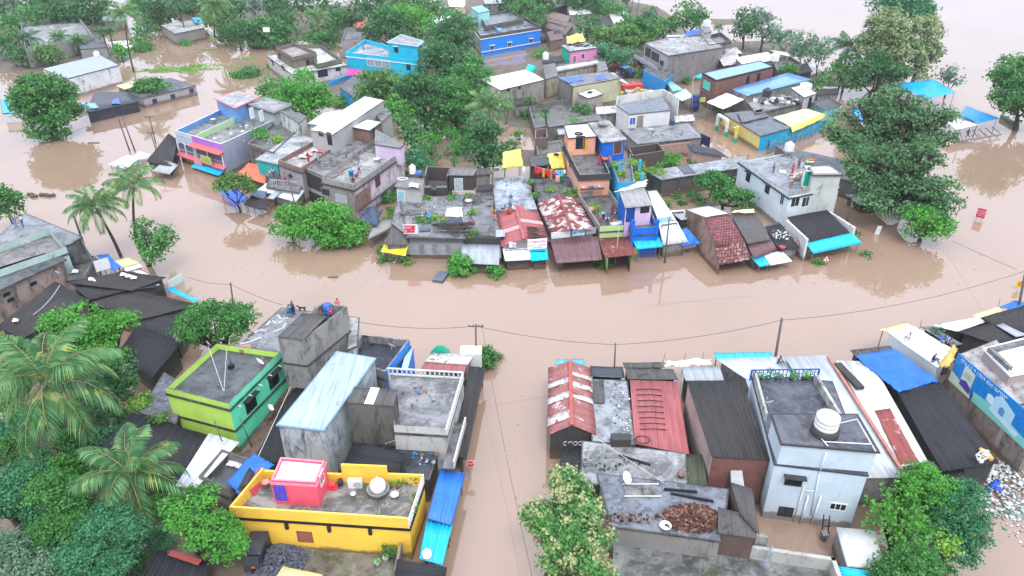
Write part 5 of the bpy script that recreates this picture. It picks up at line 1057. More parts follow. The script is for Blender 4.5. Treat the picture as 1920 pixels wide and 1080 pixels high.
house('roofless_front_wall','low broken front wall piece of the roofless room, left',4.2,[(795,352),(808,352),(808,348),(796,348)],BLKW,MOSSY,0,cat='wall',slab=0); house('roofless_front_wall','low broken front wall piece of the roofless room, right',4.2,[(818,352),(838,352),(838,348),(819,348)],BLKW,MOSSY,0,cat='wall',slab=0)
b=shed('asbestos_roof','dark ribbed sheet roof at the corner over the yellow awning',(2.6,3.0),[(721,459),(765,460),(763,420),(736,418)],ASB,OLDWALL,cat='shop roof',pitch=.3)
shed('yellow_awning','bright yellow cloth awning with a torn hole over the flood water',(1.5,2.2),[(713,472),(760,480),(766,460),(721,458)],tarpm((.85,.62,.02)),None,cat='awning',cloth=.02,posts=(0,1,2,3))
q=P(724,482,0); m=MB(); m.box((q.x,q.y,-1.5),.8,.5,2.3); m.build('street_cabinet',paint((.5,.52,.55)),None,q,label='pale grey cabinet standing under the yellow awning',cat='cabinet')
rt,a,c,t,U,nn,h=board('red and white shop board mounted on a tall pole over the ribbed roof',[(757,438),(784,438)],(3.3,4.6),(.75,.72,.72)); m=MB(); m.face([a+nn*.01+U*.15,a+nn*.01+t*1.4+U*.15,a+nn*.01+t*1.6+U*(h-.1),a+nn*.01+t*.1+U*(h-.1)]); m.build('red_panel',paint((.65,.05,.10)),rt); scribble(rt,a,t,U,nn,1.3,h,(.8,.8,.8),2,5)
q=P(764,440,3.0); m=MB(); m.hexa([q+Vector(v) for v in ((-.45,-.25,.0),(.45,-.25,.0),(.45,.1,.35),(-.45,.1,.35),(-.45,-.3,.05),(.45,-.3,.05),(.45,.05,.42),(-.45,.05,.42))]); m.build('solar_panel',paint((.03,.05,.12),.2),None,q,label='small solar panel below the red and white board',cat='solar panel')
pole('white pole carrying the red and white shop board',(769,478),(766,425),r=.07,mat=WHT,name='sign_pole',cat='pole')
m=MB(); g=random.Random(9)
for k in range(46): a=P(g.uniform(808,850),g.uniform(417,436),3.3+g.random()*.3); m.tube([a,a+Vector((g.uniform(2.2,3.6),g.uniform(-.25,.25),g.uniform(-.05,.1)))],.05,5)
m.build('pole_stack',WOOD,None,P(835,425,3.2),label='stack of dark wooden poles at the front of the messy terrace',cat='poles')
clothlump('round white sack cloth spread on the messy terrace',[(834,406,3.3),(868,407,3.3),(866,389,3.3),(838,389,3.3)],(.72,.68,.55),wob=.04,sag=-.45); clothlump('dark blue tarpaulin over the pole stack',[(836,421,3.4),(868,418,3.4),(864,406,3.6),(842,408,3.6)],(.03,.045,.09),wob=.1); clothlump('crumpled blue plastic on the messy terrace',[(797,412,3.3),(806,412,3.3),(810,399,3.4),(800,398,3.4)],(.04,.25,.65),wob=.1,nu=8); clothlump('dark blue rag at the left of the pole stack',[(786,434,3.3),(806,433,3.3),(806,426,3.4),(790,427,3.4)],(.06,.08,.16),wob=.06,nu=8)
pileof('flat heap of grey sand on the messy terrace',773,398,3.25,1.7,1.0,.35,600,.12,paint((.22,.22,.22),.9),'sand_heap','sand')
for i,(x,y,r,k) in enumerate(((785,412,8,'olive'),(817,408,8,'lime'),(799,414,7,'olive'),(849,370,7,'bright'),(880,366,8,'olive'),(887,400,7,'lime'),(797,372,7,'lime'),(888,438,6,'olive'),(834,413,6,'lime'))):
    shrub(['olive plant clump left on the messy terrace','lime plant clump right of the blue plastic','low olive weeds before the blue plastic','potted shrub before the plank shed','olive potted plants at the right of the terrace','weeds between the two slab roofs','lime weeds beside the little white house','plant pot on the dark slab near the washing stand','lime weed by the white sack cloth'][i],x,y,r,k,z=3.2)
clothlump('crumpled blue-black tarpaulin over the shack at the lilac wall',[(672,414,2.4),(708,424,2.4),(716,392,2.6),(688,390,2.6)],(.03,.05,.10),wob=.15,sag=-.5)
shed('grey_canopy_shack','low grey slab canopy beside the crumpled black tarpaulin',1.9,[(690,448),(735,425),(742,410),(700,415)],CEM,None,amp=0,posts=(0,1,2,3),slabt=.2)
m=MB(); sheet(m,[P(668,428,1.2),P(690,430,1.2),P(686,416,2.2),P(670,418,2.2)],amp=0,nu=8,nv=6,wob=.04); m.build('car_cover',paint((.6,.62,.6)),None,P(678,422,1.4),label='white plastic cover sheet at the edge of the black tarpaulin shack',cat='sheet')
barrel('blue drum standing before the dark plank shed',830,360,3.0,(.03,.2,.55),.35,.9); 
# ================================================================= left-centre houses
BLP=plaster((.36,.43,.60),.12)
b=house('blue_lilac_house','blue, lilac and green painted house with arched lattice front and pink ledges',5.6,[(328,245),(414,270),(513,225),(432,196)],BLP,conc((.21,.21,.20),.5,.1),.95,slab=0,sides={0:plaster((.38,.16,.58),.08),1:plaster((.30,.34,.43),.1),3:plaster((.12,.30,.60),.1)},cap=WHT)
m=MB(); a=b.W[0].lerp(b.W[1],.42); c=b.W[3].lerp(b.W[2],.42); f=b.floor; wl(m,V(a,0),V(c,0),f,f+1.0); m.build('dividing_parapet',plaster((.42,.58,.34),.1),b.root)
A0,A1=b.W[0],b.W[1]; t,nn=outw(A0,A1,b.cen); W_=(A1-A0).length
def fp(u,z,d=.03): q=A0+t*u*W_+nn*d; q.z=z; return q
m=MB(); m.quadw(fp(.0,3.1),fp(.37,3.1),fp(.37,5.55),fp(0,5.55)); m.build('lattice_panel',plaster((.36,.48,.62),.1),b.root)
m=MB(); m.quadw(fp(.02,1.9,.04),fp(.36,1.9,.04),fp(.36,3.6,.04),fp(.02,3.6,.04)); m.quadw(fp(.42,1.9,.04),fp(.98,1.9,.04),fp(.98,3.7,.04),fp(.42,3.7,.04)); m.build('balcony_shade_panel',paint((.10,.11,.14)),b.root)  # flat dark panels on the wall, recess shade painted in
m=MB()
for u in (.0,.17,.36,.40,.66,.98): m.beam(fp(u,1.7,.1),fp(u,4.1,.1),.14)
for k in range(13): m.tube([fp(.03+k*.025,3.45+.35*abs(math.sin(k*.52)),.1),fp(.055+k*.025,3.45+.35*abs(math.sin((k+1)*.52)),.1)],.05,5)
for k in range(9): c=fp(.05+k*.037,4.35,.08); m.tube([c+t*math.cos(6.28*j/8)*.2+Vector((0,0,math.sin(6.28*j/8)*.25)) for j in range(9)],.035,4,cap=False)
for k in range(5): m.tube([fp(.04+k*.07,4.7,.08),fp(.10+k*.07,5.3,.08)],.03,4); m.tube([fp(.10+k*.07,4.7,.08),fp(.04+k*.07,5.3,.08)],.03,4)
m.build('lattice_work',WHT,b.root)
m=MB()
for k in range(26): u=.02+k*.037; m.beam(fp(u,1.75,.25),fp(u,2.55,.25),.05)
m.beam(fp(.0,2.58,.25),fp(.98,2.58,.25),.06); m.build('balcony_railing',paint((.5,.52,.6)),b.root)
m=MB(); m.hexa([fp(u,z+s,d) for z in (0,.09) for u,d,s in ((.36,0,4.35),(1.02,0,4.35),(1.02,.9,3.95),(.36,.9,3.95))]); m.build('pink_canopy',paint((.80,.14,.12)),b.root,label='coral pink sloping canopy')
m=MB(); m.hexa([fp(u,z+s,d) for z in (0,.1) for u,d,s in ((-.02,0,1.75),(1.02,0,1.75),(1.02,.7,1.35),(-.02,.7,1.35))]); m.build('pink_ledge',paint((.80,.14,.16)),b.root)
m=MB(); m.hexa([fp(u,z+s,d) for z in (0,.06) for u,d,s in ((.38,.1,1.0),(.98,.1,1.0),(.98,1.5,.5),(.38,1.5,.5))]); m.build('blue_awning',CYANP,b.root)
m=MB(); m.quadw(fp(.10,0,.05),fp(.34,0,.05),fp(.34,1.3,.05),fp(.10,1.3,.05)); m.build('yellow_shop_front',plaster((.6,.45,.08),.2),b.root)
for (u0,u1,z0,z1,cc,lb) in ((.40,.57,.9,2.2,(.75,.25,.30),'pink and white banner on the balcony of the lattice house'),(.58,.80,1.7,3.0,(.55,.62,.18),'yellow-green banner with writing on the balcony of the lattice house')):
    rt=empty('banner',fp(u0,z0,.8),lb,'banner'); m=MB(); m.hexa([fp(u,z,d) for z in (z0,z1) for u,d in ((u0,.8),(u1,.8),(u1,.77),(u0,.77))]); m.build('cloth',paint(cc),rt); scribble(rt,fp(u0,z0,.82),t,Vector((0,0,1)),nn,(u1-u0)*W_,z1-z0,(.85,.8,.8) if u0<.5 else (.1,.3,.15),3,int(u0*100))
p=P(402,238,4.7); 
bucket('white flower-shaped stone pot on the blue terrace',401,231,4.7,(.7,.68,.66),.45,.8,name='stone_pot',cat='pot')
for i,(x,y,c) in enumerate(((463,240,(.35,.5,.5)),(434,255,(.4,.5,.5)),(455,247,(.6,.62,.6)),(403,261,(.5,.56,.58)))): tank(['teal bucket tank near the green parapet corner','teal bucket tank in the middle of the lilac terrace','white box on the lilac terrace','pale lid box at the front of the lilac terrace'][i],x,y,4.66,.35,.6 if i<2 else .2,c,name='plastic_container',cat='container')
r2=house('blue_room','upper room',7.6,[(441,201),(483,182),(446,171),(405,184)],plaster((.15,.33,.62),.1),conc((.34,.35,.36),.4,.03),0,base=4.6,cat='roof room',on=b,slab=.3,slabm=paint((.78,.2,.2)),skip=())
b=house('grey_green_room_house','pale grey-green upper room with white-topped slab behind the lilac terrace',7.4,[(513,209),(546,195),(498,181),(459,192)],plaster((.36,.42,.42),.25),conc((.36,.35,.34),.3,.05),.3,slab=.3)
for px,py in ((472,212),(490,217)): window(b,3 if 0 else 0,px,py,.8,1.6,frame=WHT,pane=paint((.6,.64,.64)),bars=1)
house('plant_roof_house','old house with wild plants and clutter on its roof terrace',5.2,[(465,268),(512,286),(560,240),(520,224)],plaster((.20,.19,.17),.9),MOSSY,.5)
shrub('bright bush hedge on the plant roof terrace edge',490,250,14,'bright',z=5,sq=.45); shrub('olive weeds in the middle of the plant roof',520,262,10,'lime',z=4.9,sq=.4)
b=house('blue_door_house','white-washed mouldy wall block with bright blue door',7.4,[(561,230),(574,218),(560,211),(525,208)],plaster((.62,.61,.57),.75),MOSSY,0)
m=MB(); m.hexa([P(x,y,z) for z in (5.0,7.0) for x,y in ((558,243),(566,236),(566.5,235.5),(558.5,242.5))]); m.build('blue_door',paint((.03,.33,.66)),b.root)
shed('lilac_shed','pale lilac shed with white sheet roof behind the long grey house',(6.6,7.2),[(576,232),(612,236),(640,205),(606,212)],WTIN,plaster((.5,.48,.72),.1),base=4,amp=.015)
b=house('grey_teal_house','long flat grey roof over a teal wall where people crowd the balcony',5.0,[(481,298),(520,307),(590,262),(556,250)],plaster((.02,.40,.40),.08),conc((.33,.34,.34),.4,.05),0,slab=.2,slabm=LGREY,sides={3:plaster((.72,.2,.3),.1)})
BR=brick((.26,.12,.09),(.25,.2,.18),.3)
b=house('brick_parapet_house','roof terrace with low brick parapet and torn cloth heaps',5.7,[(564,315),(629,273),(593,261),(521,300)],plaster((.36,.33,.32),.5),conc((.38,.36,.34),.3,.05),.75,slab=.15,parm=BR,cap=BR)
window(b,3,545,330,.9,.5,frame=OLDWALL,pane=GLASS,bars=3)
for i,(x,y) in enumerate(((578,288),(592,281),(569,293),(602,283))): clothlump(['pinkish cloth heap in the brick terrace, middle','pinkish cloth heap by the back brick parapet','pale cloth heap near the front brick parapet','red rag heap by the right brick parapet'][i],[(x-9,y+4,5.1),(x+9,y+4,5.1),(x+9,y-4,5.2),(x-7,y-4,5.2)],[(.6,.45,.42),(.65,.5,.48),(.55,.5,.46),(.5,.16,.14)][i],wob=.12,nu=8,name='cloth',cat='cloth')
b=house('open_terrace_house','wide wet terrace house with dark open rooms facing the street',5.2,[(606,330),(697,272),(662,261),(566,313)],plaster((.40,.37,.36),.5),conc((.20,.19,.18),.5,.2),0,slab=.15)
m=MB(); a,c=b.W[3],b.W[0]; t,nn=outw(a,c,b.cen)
m.quadw(V(a,2.3)+nn*.03+t*.8,V(c,2.3)+nn*.03-t*.5,V(c,4.7)+nn*.03-t*.5,V(a,4.7)+nn*.03+t*.8); m.quadw(V(a,-.5)+nn*.03+t*.8,V(c,-.5)+nn*.03-t*.5,V(c,1.7)+nn*.03-t*.5,V(a,1.7)+nn*.03+t*.8); m.build('room_shade_panel',paint((.05,.045,.045),.8),b.root)  # shade of the open rooms painted as near-black panels on a solid wall
GC=plaster((.40,.39,.38),.15)
b=house('long_grey_house','long grey cement upper house with brilliant white sheet roof',8.3,[(623,252),(719,188),(684,181),(583,243)],GC,tin((.82,.82,.82),.05,(.6,.6,.6),.4),0,slab=.1,slabm=LGREY)
window(b,3,602,251,1.1,.8,frame=GC,pane=GLASS,bars=1); window(b,3,618,260,.8,1.9,frame=BLK,pane=GLASS,name='door',bars=1)
bucket('bright blue plastic chair-like tub by the cement wall door',616,278,5.15,(.03,.35,.7),.35,.6,name='tub',cat='tub'); bucket('pale blue plastic chair by the window of the long grey house',598,273,5.15,(.2,.5,.75),.35,.7,name='tub',cat='tub')
b=house('brick_stair_room','small brick stair room with white slab beside the long grey house',7.3,[(693,244),(714,229),(688,224),(660,238)],BR,plaster((.6,.62,.62),.2),0,base=3,slab=.2)
window(b,0,702,252,.9,1.6,frame=BLK,pane=DARK,name='door',bars=1)
house('grey_step_house','grey stepped cement block at the back of the long grey house',6.6,[(716,228),(734,212),(724,202),(705,214)],GC,MGREY,0)
b=house('lilac_stained_house','pale lilac house with black mould streaks and messy parapet terrace',5.9,[(603,333),(663,347),(756,283),(700,262)],plaster((.62,.55,.62),.8,(.03,.028,.03)),conc((.30,.30,.285),.4,.2),.8,slab=.2,slabm=BLKW,sides={0:plaster((.30,.27,.24),.6)},parm=plaster((.33,.31,.29),.7),cap=MGREY)
for px,py in ((708,340),(684,376),(721,369)): window(b,1,px,py,1.3,1.4,frame=paint((.2,.08,.06)),pane=paint((.12,.05,.05)),bars=2)
m=MB(); a,c=b.W[1],b.W[2]; t,nn=outw(a,c,b.cen); L=(c-a).length
m.quadw(V(a,1.6)+nn*.03,V(a,1.6)+nn*.03+t*L*.28,V(a,4.3)+nn*.03+t*L*.28,V(a,4.3)+nn*.03); m.build('brick_infill',BR,b.root)
m=MB(); wl(m,V(a,0)+nn*.25,V(c,0)+nn*.25,1.9,2.05,.25); m.build('black_ledge',BLKW,b.root)
window(b,0,611,360,1.5,1.0,frame=OLDWALL,pane=GLASS,bars=1); window(b,0,640,372,2.4,1.5,frame=OLDWALL,pane=paint((.4,.44,.48)),bars=1)
b=house('lilac_screen_wall','lilac screen wall with stacked blue-grey crates at the far end of the mouldy terrace',7.4,[(703,270),(750,277),(757,270),(704,243)],plaster((.62,.50,.64),.2),MGREY,0,base=4.6)
for i in range(3): q=P(731,284,5.1); m=MB(); m.box(q+Vector((0,0,i*.72)),1.9,.9,.66); m.build('crate',paint((.22,.36,.42)),None,q+Vector((0,0,i*.72)),label=['blue-grey crate at the bottom of the terrace stack','blue-grey crate in the middle of the terrace stack','blue-grey crate at the top of the terrace stack'][i],cat='crate',group='crates stacked by the lilac wall')
barrel('bright blue drum on the mouldy lilac terrace',617,0,5.1,(.02,.3,.65),.3,.9) if 0 else None
bucket('blue plastic chair on the mouldy lilac terrace',659,330,5.1,(.03,.35,.7),.4,.9,name='plastic_chair',cat='chair')
bucket('white plastic box at the right of the mouldy terrace',707,304,5.1,(.7,.7,.72),.5,.6,name='plastic_box',cat='box'); 
m=MB(); g=random.Random(3)
for k in range(60): a=P(g.uniform(615,650),g.uniform(306,334),5.2+g.random()*.2); 
for k in range(60):
    u=g.random(); a=P(612+u*40+g.uniform(-5,5),333-u*26+g.uniform(-3,3),5.15); m.beam(a,a+Vector((g.uniform(.4,1.6),g.uniform(.2,1.2),g.uniform(0,.25))),.12,.05)
m.build('plank_scrap_heap',paint((.34,.31,.28),.8,.4),None,P(630,320,5.2),label='long heap of grey plank scraps on the mouldy terrace',cat='scrap heap')
shed('orange_tarp_roof','vivid orange-red tarpaulin roof between lattice house and teal wall',(2.4,2.7),[(443,327),(498,345),(499,308),(466,305)],ORG,BLKW,cat='shop roof',cloth=.03)
shed('white_scrap_roof','bright white torn sheet roof over the street shacks',(2.0,2.4),[(481,357),(512,363),(530,347),(500,343)],WTARP,None,cat='shack roof',cloth=.05,posts=(0,1,2,3))
shed('white_blue_roof','large bluish white sheet roof of the street shack',(1.8,2.4),[(511,367),(555,379),(571,357),(530,346)],tin((.62,.70,.76),.05),OLDWALL,cat='shack roof',amp=.02)
shed('blue_tarp_roof','deep blue tarpaulin roof half hidden by a feathery tree',(1.5,1.9),[(440,388),(466,371),(448,356),(410,357)],tarpm((.01,.12,.62)),None,cat='shack roof',cloth=.04,posts=(0,1,2,3))
shed('black_street_roof','dark worn sheet roof at the street edge below the white sheets',(1.4,1.8),[(456,384),(489,394),(508,381),(472,366)],BTIN2,None,cat='shack roof',posts=(0,1,2,3))
clothlump('black and blue crumpled tarpaulins between the street shacks',[(470,368,2.0),(498,372,2.0),(500,360,2.1),(476,355,2.1)],(.07,.11,.18),wob=.12)
shed('corrugated_flap','fallen corrugated sheet lying over the shack roofs',(1.9,2.3),[(500,372),(512,374),(528,358),(518,355)],GTIN,None,cat='sheet',posts=(0,1,2,3))
m=MB(); a,c=P(508,348,2.6),P(560,353,2.6)
for k in range(14): p=a.lerp(c,k/13); m.beam(p,p+Vector((0,0,1)),.05)
m.beam(a+Vector((0,0,1)),c+Vector((0,0,1)),.06); m.beam(a,c,.06); m.build('metal_railing',paint((.55,.55,.6)),None,a,label='pale metal railing in front of the crowded balcony',cat='railing')
house('balcony_deck','balcony deck slab below the crowd on the teal house',2.6,[(500,350),(560,360),(566,342),(505,330)],plaster((.32,.3,.3),.5),MGREY,0,cat='balcony')
shed('white_ribbed_sheet','white ribbed sheets floating by the twin poles',(.9,1.1),[(203,308),(236,317),(262,296),(240,290)],WTIN,None,cat='shack roof',posts=(0,1,2,3)); shed('white_ribbed_sheet','white ribbed sheets between the poles and the black roof',(1.0,1.2),[(240,300),(272,298),(284,290),(262,283)],WTIN,None,cat='shack roof',posts=(0,1,2,3))
shed('black_sheet_roof','black sheet roof left of the lattice house',(1.8,3.0),[(274,303),(322,312),(333,262),(316,250)],BTIN2,BLKW); shed('grey_shack_roof','grey sheet awning below the black sheet roof',(1.2,2.0),[(284,321),(318,327),(334,309),(310,300)],tin((.34,.37,.36),.1),None,cat='awning',posts=(0,1,2,3))

for i,(x,y,z,rx,ry,n,lb) in enumerate(((815,400,3.2,5,4,60,'small household clutter around the sack cloth on the messy terrace'),(800,378,3.2,4,2,30,'small household clutter before the little white house'),(640,300,5.22,4,3,26,'bits of rubble and bricks on the wide wet terrace'),(690,300,5.15,4,3,26,'bits of rubble on the mouldy lilac terrace'),(490,262,4.75,3,3,40,'pots and clutter on the plant roof terrace'),(965,345,3.3,3,3,20,'small litter on the flat blue-grey slab roof'),(1100,235,1.6,5,3,30,'rubble in the mossy walled courtyard'),(1250,250,3.05,4,2,20,'small litter on the grey terrace of the white flat house'),(960,45,5.0,4,2,24,'clutter on the bright blue house terrace'),(1275,75,7.12,6,3,40,'builders rubble on the cement house roof'),(455,243,4.7,3,2,16,'small litter on the lilac terrace'),(800,860,2.65,1.5,.8,24,'litter on the dark wet slab below the terrace house'),(790,740,4.5,2,1.5,14,'small stones on the balustraded terrace'),(1160,400,2.9,2,1.5,14,'litter on the wet deck'),(1195,160,.6,5,3,60,'small goods at the market corner'))):
    pileof(lb,x,y,z,rx,ry,.12,n,.24,None,'roof_clutter','clutter',seed=50+i,mats=[paint((.55,.53,.5)),paint((.12,.1,.09)),paint((.35,.15,.1)),paint((.25,.27,.3)),paint((.05,.2,.4))],flatten=.7)
# ================================================================= right of centre
BW=plaster((.30,.20,.15),.75)
b=shed('tiled_house','old house with purple-red country tile roof and mossy brown gable wall',(3.0,4.6),[(1341,461),(1398,455),(1366,399),(1319,406)],tiles((.16,.04,.045),(.30,.12,.12)),BW,cat='house',amp=0,ins=.05,sides=(1,2))
pts=W4([(1341,461,3.0),(1319,406,4.6),(1286,394,4.0),(1349,497,1.4)])
m=MB(); A=[V(p,-1.5) for p in pts]; 
m.face([A[3],V(pts[3],1.4),pts[0],pts[1],pts[2],A[2]],0,[(0,0),(0,2),(3,4),(6,6),(8,5),(8,0)]); m.build('gable_wall',BW,b.root)
m=MB(); m.face([pts[2],pts[1],V(P(1366,399,4.6),4.6),A[2]],0); 
m=MB(); sheet(m,W4([(1350,497,1.4),(1409,487,1.5),(1396,455,3.0),(1340,461,2.95)]),.3,.02,nv=3); m.build('front_roof',tiles((.17,.045,.04),(.6,.56,.54)),b.root)
m=MB(); sheet(m,W4([(1322,407,4.65),(1365,400,4.65),(1329,386,3.6),(1288,393,3.8)]),amp=0,nu=6,nv=4,wob=.02); m.build('back_roof',WTIN,b.root)
shed('dark_ribbed_roof','dark brown ribbed roof with yellow sheet ridge right of the tiled house',(2.9,4.2),[(1402,458),(1446,449),(1418,397),(1369,400)],tin((.085,.075,.07),.1),OLDWALL,cat='house')
clothlump('crumpled yellow sheet along the ridge behind the dark ribbed roof',[(1372,399,4.3),(1416,399,4.3),(1412,392,4.4),(1376,394,4.4)],(.75,.6,.3),wob=.06,nu=10)
shed('maroon_flat_awning','dull maroon sheet roof below the dark ribbed roof',(1.9,2.7),[(1414,484),(1457,468),(1446,448),(1400,458)],MAROON,OLDWALL,cat='awning',amp=.01)
shed('blue_white_awning','short awning half blue ribbed and half white over the flood',(1.0,1.7),[(1445,498),(1486,490),(1465,470),(1430,476)],WTIN,None,cat='awning',posts=(0,1,2,3)); shed('blue_ribbed_awning','small blue ribbed awning at the foot of the maroon sheet roof',(1.0,1.7),[(1424,501),(1446,497),(1430,475),(1407,481)],CYANT,None,cat='awning',posts=(0,1,2,3))
shed('black_litter_roof','black ribbed roof littered with white scraps and a red tub',(1.9,3.0),[(1461,471),(1500,464),(1464,419),(1434,425)],BTIN,OLDWALL)
bucket('red plastic tub on the edge of the black littered roof',1466,466,2.1,(.7,.04,.08),.38,.3,name='tub',cat='tub')
pileof('white litter scattered on the black ribbed roof',1462,440,2.75,1.2,1.6,.05,40,.22,paint((.6,.62,.6)),'litter','litter',flatten=.4)
WH=plaster((.60,.68,.72),.16)
b=house('white_town_house','large pale blue-white house with family on its roof and black-hooded windows',5.2,[(1480,368),(1574,350),(1480,286),(1386,302)],WH,conc((.24,.25,.265),.5,.05),.25,slab=.2,slabm=BLKW,sides={3:plaster((.64,.72,.76),.14)})
for px,py in ((1403,332),(1439,354)): window(b,3,px,py,1.0,1.2,frame=BLK,pane=GLASS,shade=BLK)
window(b,3,1467,374,.8,1.5,frame=WHT,pane=GLASS)
for px in (1491,1511): window(b,0,px,378,1.4,1.4,frame=WHT,pane=GLASS,bars=2)
m=MB(); a,c=b.W[0],b.W[0].lerp(b.W[1],.55); t,nn=outw(b.W[0],b.W[1],b.cen); 
for k in range(9):
    m=MB(); p=a.lerp(c,k/8.3); m.hexa([V(q,z)-nn*d for z in (b.floor,b.floor+.95) for q,d in ((p,.1),(a.lerp(c,(k+.75)/8.3),.1),(a.lerp(c,(k+.75)/8.3),.18),(p,.18))]); m.build('railing_panel',paint((.55,.30,.22) if k%2 else (.18,.46,.46)),b.root)
r2=house('stair_tower','tower',8.0,[(1525,325),(1578,325),(1556,310),(1517,312)],plaster((.50,.53,.50),.5),WTARP,.2,base=0,cat='roof room',on=b,slab=.2)
r2=house('stair_room','stair room',7.6,[(1516,324),(1528,324),(1520,311),(1508,311)],WH,WTARP,0,base=4.9,cat='roof room',on=b,slab=.1); window(r2,0,1515,335,1.2,2.2,frame=WHT,pane=paint((.01,.40,.22)),name='door',bars=1)
tank('white water tank on stilts at the back of the white house roof',1477,292,5.0,.75,1.3,legs=.9)
pt=pole('thin flag pole on the white house roof',(1513,318),(1510,296),z0=5,r=.04,name='flag_pole',cat='flag pole',down=5)
fp0=pt-Vector((0,0,.1)); rt=empty('national_flag',fp0,'saffron, white and green flag flying above the white house roof','flag')
for k,cc in enumerate(((.8,.25,.05),(.8,.8,.8),(.02,.3,.06))): m=MB(); z=-.33*(k+1); sheet(m,[fp0+Vector((.05,0,z)),fp0+Vector((1.5,.1,z-.1)),fp0+Vector((1.5,.1,z+.23)),fp0+Vector((.05,0,z+.33))],amp=0,nu=8,nv=2,wob=.02,thick=.015); m.build('stripe',paint(cc),rt)
clothlump('pale blanket spread on the white house roof',[(1462,325,5.05),(1474,326,5.05),(1474,318,5.05),(1460,318,5.05)],(.55,.52,.5),wob=.03,sag=0,nu=6); pileof('cluttered bundles by the roof railing of the white house',1497,335,5,1.6,1.2,.8,40,.45,None,'bundles','bundles',mats=[paint((.4,.36,.3)),paint((.1,.1,.12)),paint((.6,.45,.2)),paint((.5,.5,.5))])
b=shed('black_shop_roof','black ribbed shop roof with white side parapet in front of the white house',(2.4,3.4),[(1511,456),(1594,437),(1550,393),(1476,407)],BTIN,plaster((.5,.5,.47),.6),cat='shop',pitch=.36,amp=.055)
m=MB(); wl(m,P(1600,432,2.6),P(1556,391,3.5),-1,3.0,.3); m.build('side_parapet',plaster((.66,.66,.64),.5),b.root); m=MB(); wl(m,P(1511,458,2.5),P(1475,409,3.5),-1,3.2,.25); m.build('side_parapet',plaster((.66,.66,.64),.5),b.root)
shed('cyan_long_awning','wide bright cyan ribbed awning over the street below the black roof',(1.5,2.4),[(1525,476),(1617,456),(1596,436),(1511,456)],CYANT,None,cat='awning',posts=(0,1,2,3),pitch=.3)
m=MB(); m.face([P(1488,444,2),P(1505,470,1.0),P(1512,462,1.8),P(1497,440,2.6)]); 
clothlump('brown tarpaulin hanging at the corner of the black shop roof',[(1500,470,1.0),(1510,462,1.2),(1498,442,2.6),(1488,450,2.4)],(.22,.15,.12),wob=.05,nu=8)
bucket('orange and yellow bundle hanging at the end of the cyan awning',1506,476,.4,(.75,.4,.03),.3,.5,name='bundle',cat='bundle')
house('dark_flat_roof','dark wet flat roof behind the white house, under the big tree',3.0,[(1500,310),(1612,345),(1580,300),(1455,272)],plaster((.15,.14,.13),.6),conc((.11,.115,.125),.7,.05),0)
# upper right cluster
BRK=brick((.24,.08,.06),(.16,.12,.1),.35)
b=house('brick_blue_roof_house','brick house with shiny blue panelled roof and turquoise canopy',6.8,[(1343,150),(1451,124),(1425,113),(1317,136)],BRK,tin((.18,.40,.62),.02,(.3,.4,.5),.25),.15,slab=.1,slabm=DARK,cap=DARK)
for px,py in ((1402,150),(1422,145)): window(b,0,px,py,.9,1.6,frame=BLK,pane=GLASS)
addroof(b.root,'turquoise_canopy',[(1336,157),(1343,152),(1314,138),(1301,144)],(5.2,6.2,6.2,5.2),paint((.03,.60,.66)),amp=0)
window(b,3,1325,160,3.2,1.6,frame=paint((.4,.42,.42)),pane=paint((.10,.60,.48)),name='balcony_curtain',bars=1)
addroof(b.root,'balcony',[(1338,182),(1343,178),(1312,160),(1304,164)],3.2,MGREY,amp=0)
b=shed('blue_panel_roof','long shiny blue panelled lower roof right of the brick house',(4.4,4.8),[(1400,180),(1524,149),(1478,136),(1372,167)],tin((.14,.34,.62),.02,(.3,.4,.5),.25),plaster((.25,.24,.22),.6),amp=0)
shed('white_tarp_canopy','white tarpaulin canopy over the alley mouth',(3.6,4.0),[(1356,205),(1397,186),(1362,174),(1325,191)],WTARP,None,cat='canopy',cloth=.03,posts=(0,1,2,3))
rt,a,c,t,U,nn,h=board('yellow-green small sign under the turquoise canopy',[(1307,192),(1322,191)],(2.4,3.4),(.45,.5,.12))
barrel('dark blue drum stack at the alley corner below the turquoise canopy',1302,205,.8,(.02,.04,.16),.9,3.0)
b=house('yellow_arch_shop','low yellow and cyan shop with dark slabs and green-footed arches',3.0,[(1426,254),(1485,238),(1418,206),(1358,213)],paint((.02,.38,.62)),conc((.13,.145,.17),.6,.1),0,slab=.25,sides={3:plaster((.72,.62,.22),.15)})
for u,w_,cc in ((.05,.10,(.7,.72,.68)),(.33,.10,(.7,.72,.68)),(.60,.05,(.7,.6,.15))):
    p=b.W[3].lerp(b.W[0],u); t,nn=outw(b.W[3],b.W[0],b.cen); q=p+nn*1.6; m=MB(); m.box((q.x,q.y,.9),.45,.45,2.2,.7); m.box((q.x,q.y,-1.4),.5,.5,2.3,.7,1); m.build('arch_pillar',[paint(cc),paint((.02,.45,.25))],b.root)
p,q=b.W[3].lerp(b.W[0],.05)+nn*1.6,b.W[3].lerp(b.W[0],.33)+nn*1.6; m=MB(); m.beam(V(p,3.1),V(q,3.1),.5,.4); m.build('arch_lintel',WHT,b.root)
for u in (.12,.42):
    m=MB(); a=b.W[3].lerp(b.W[0],u)+nn*1.3; c=b.W[3].lerp(b.W[0],u+.17)+nn*1.3; m.tube([V(a.lerp(c,k/8),1.4+1.0*math.sin(math.pi*k/8)) for k in range(9)],.22,6); m.build('arch',paint((.72,.55,.16)),b.root)
house('slab_step','raised dark slab with moss beside the yellow arch shop',3.3,[(1392,229),(1440,218),(1428,205),(1384,212)],plaster((.12,.11,.10),.5),conc((.14,.15,.165),.6,.2),0)
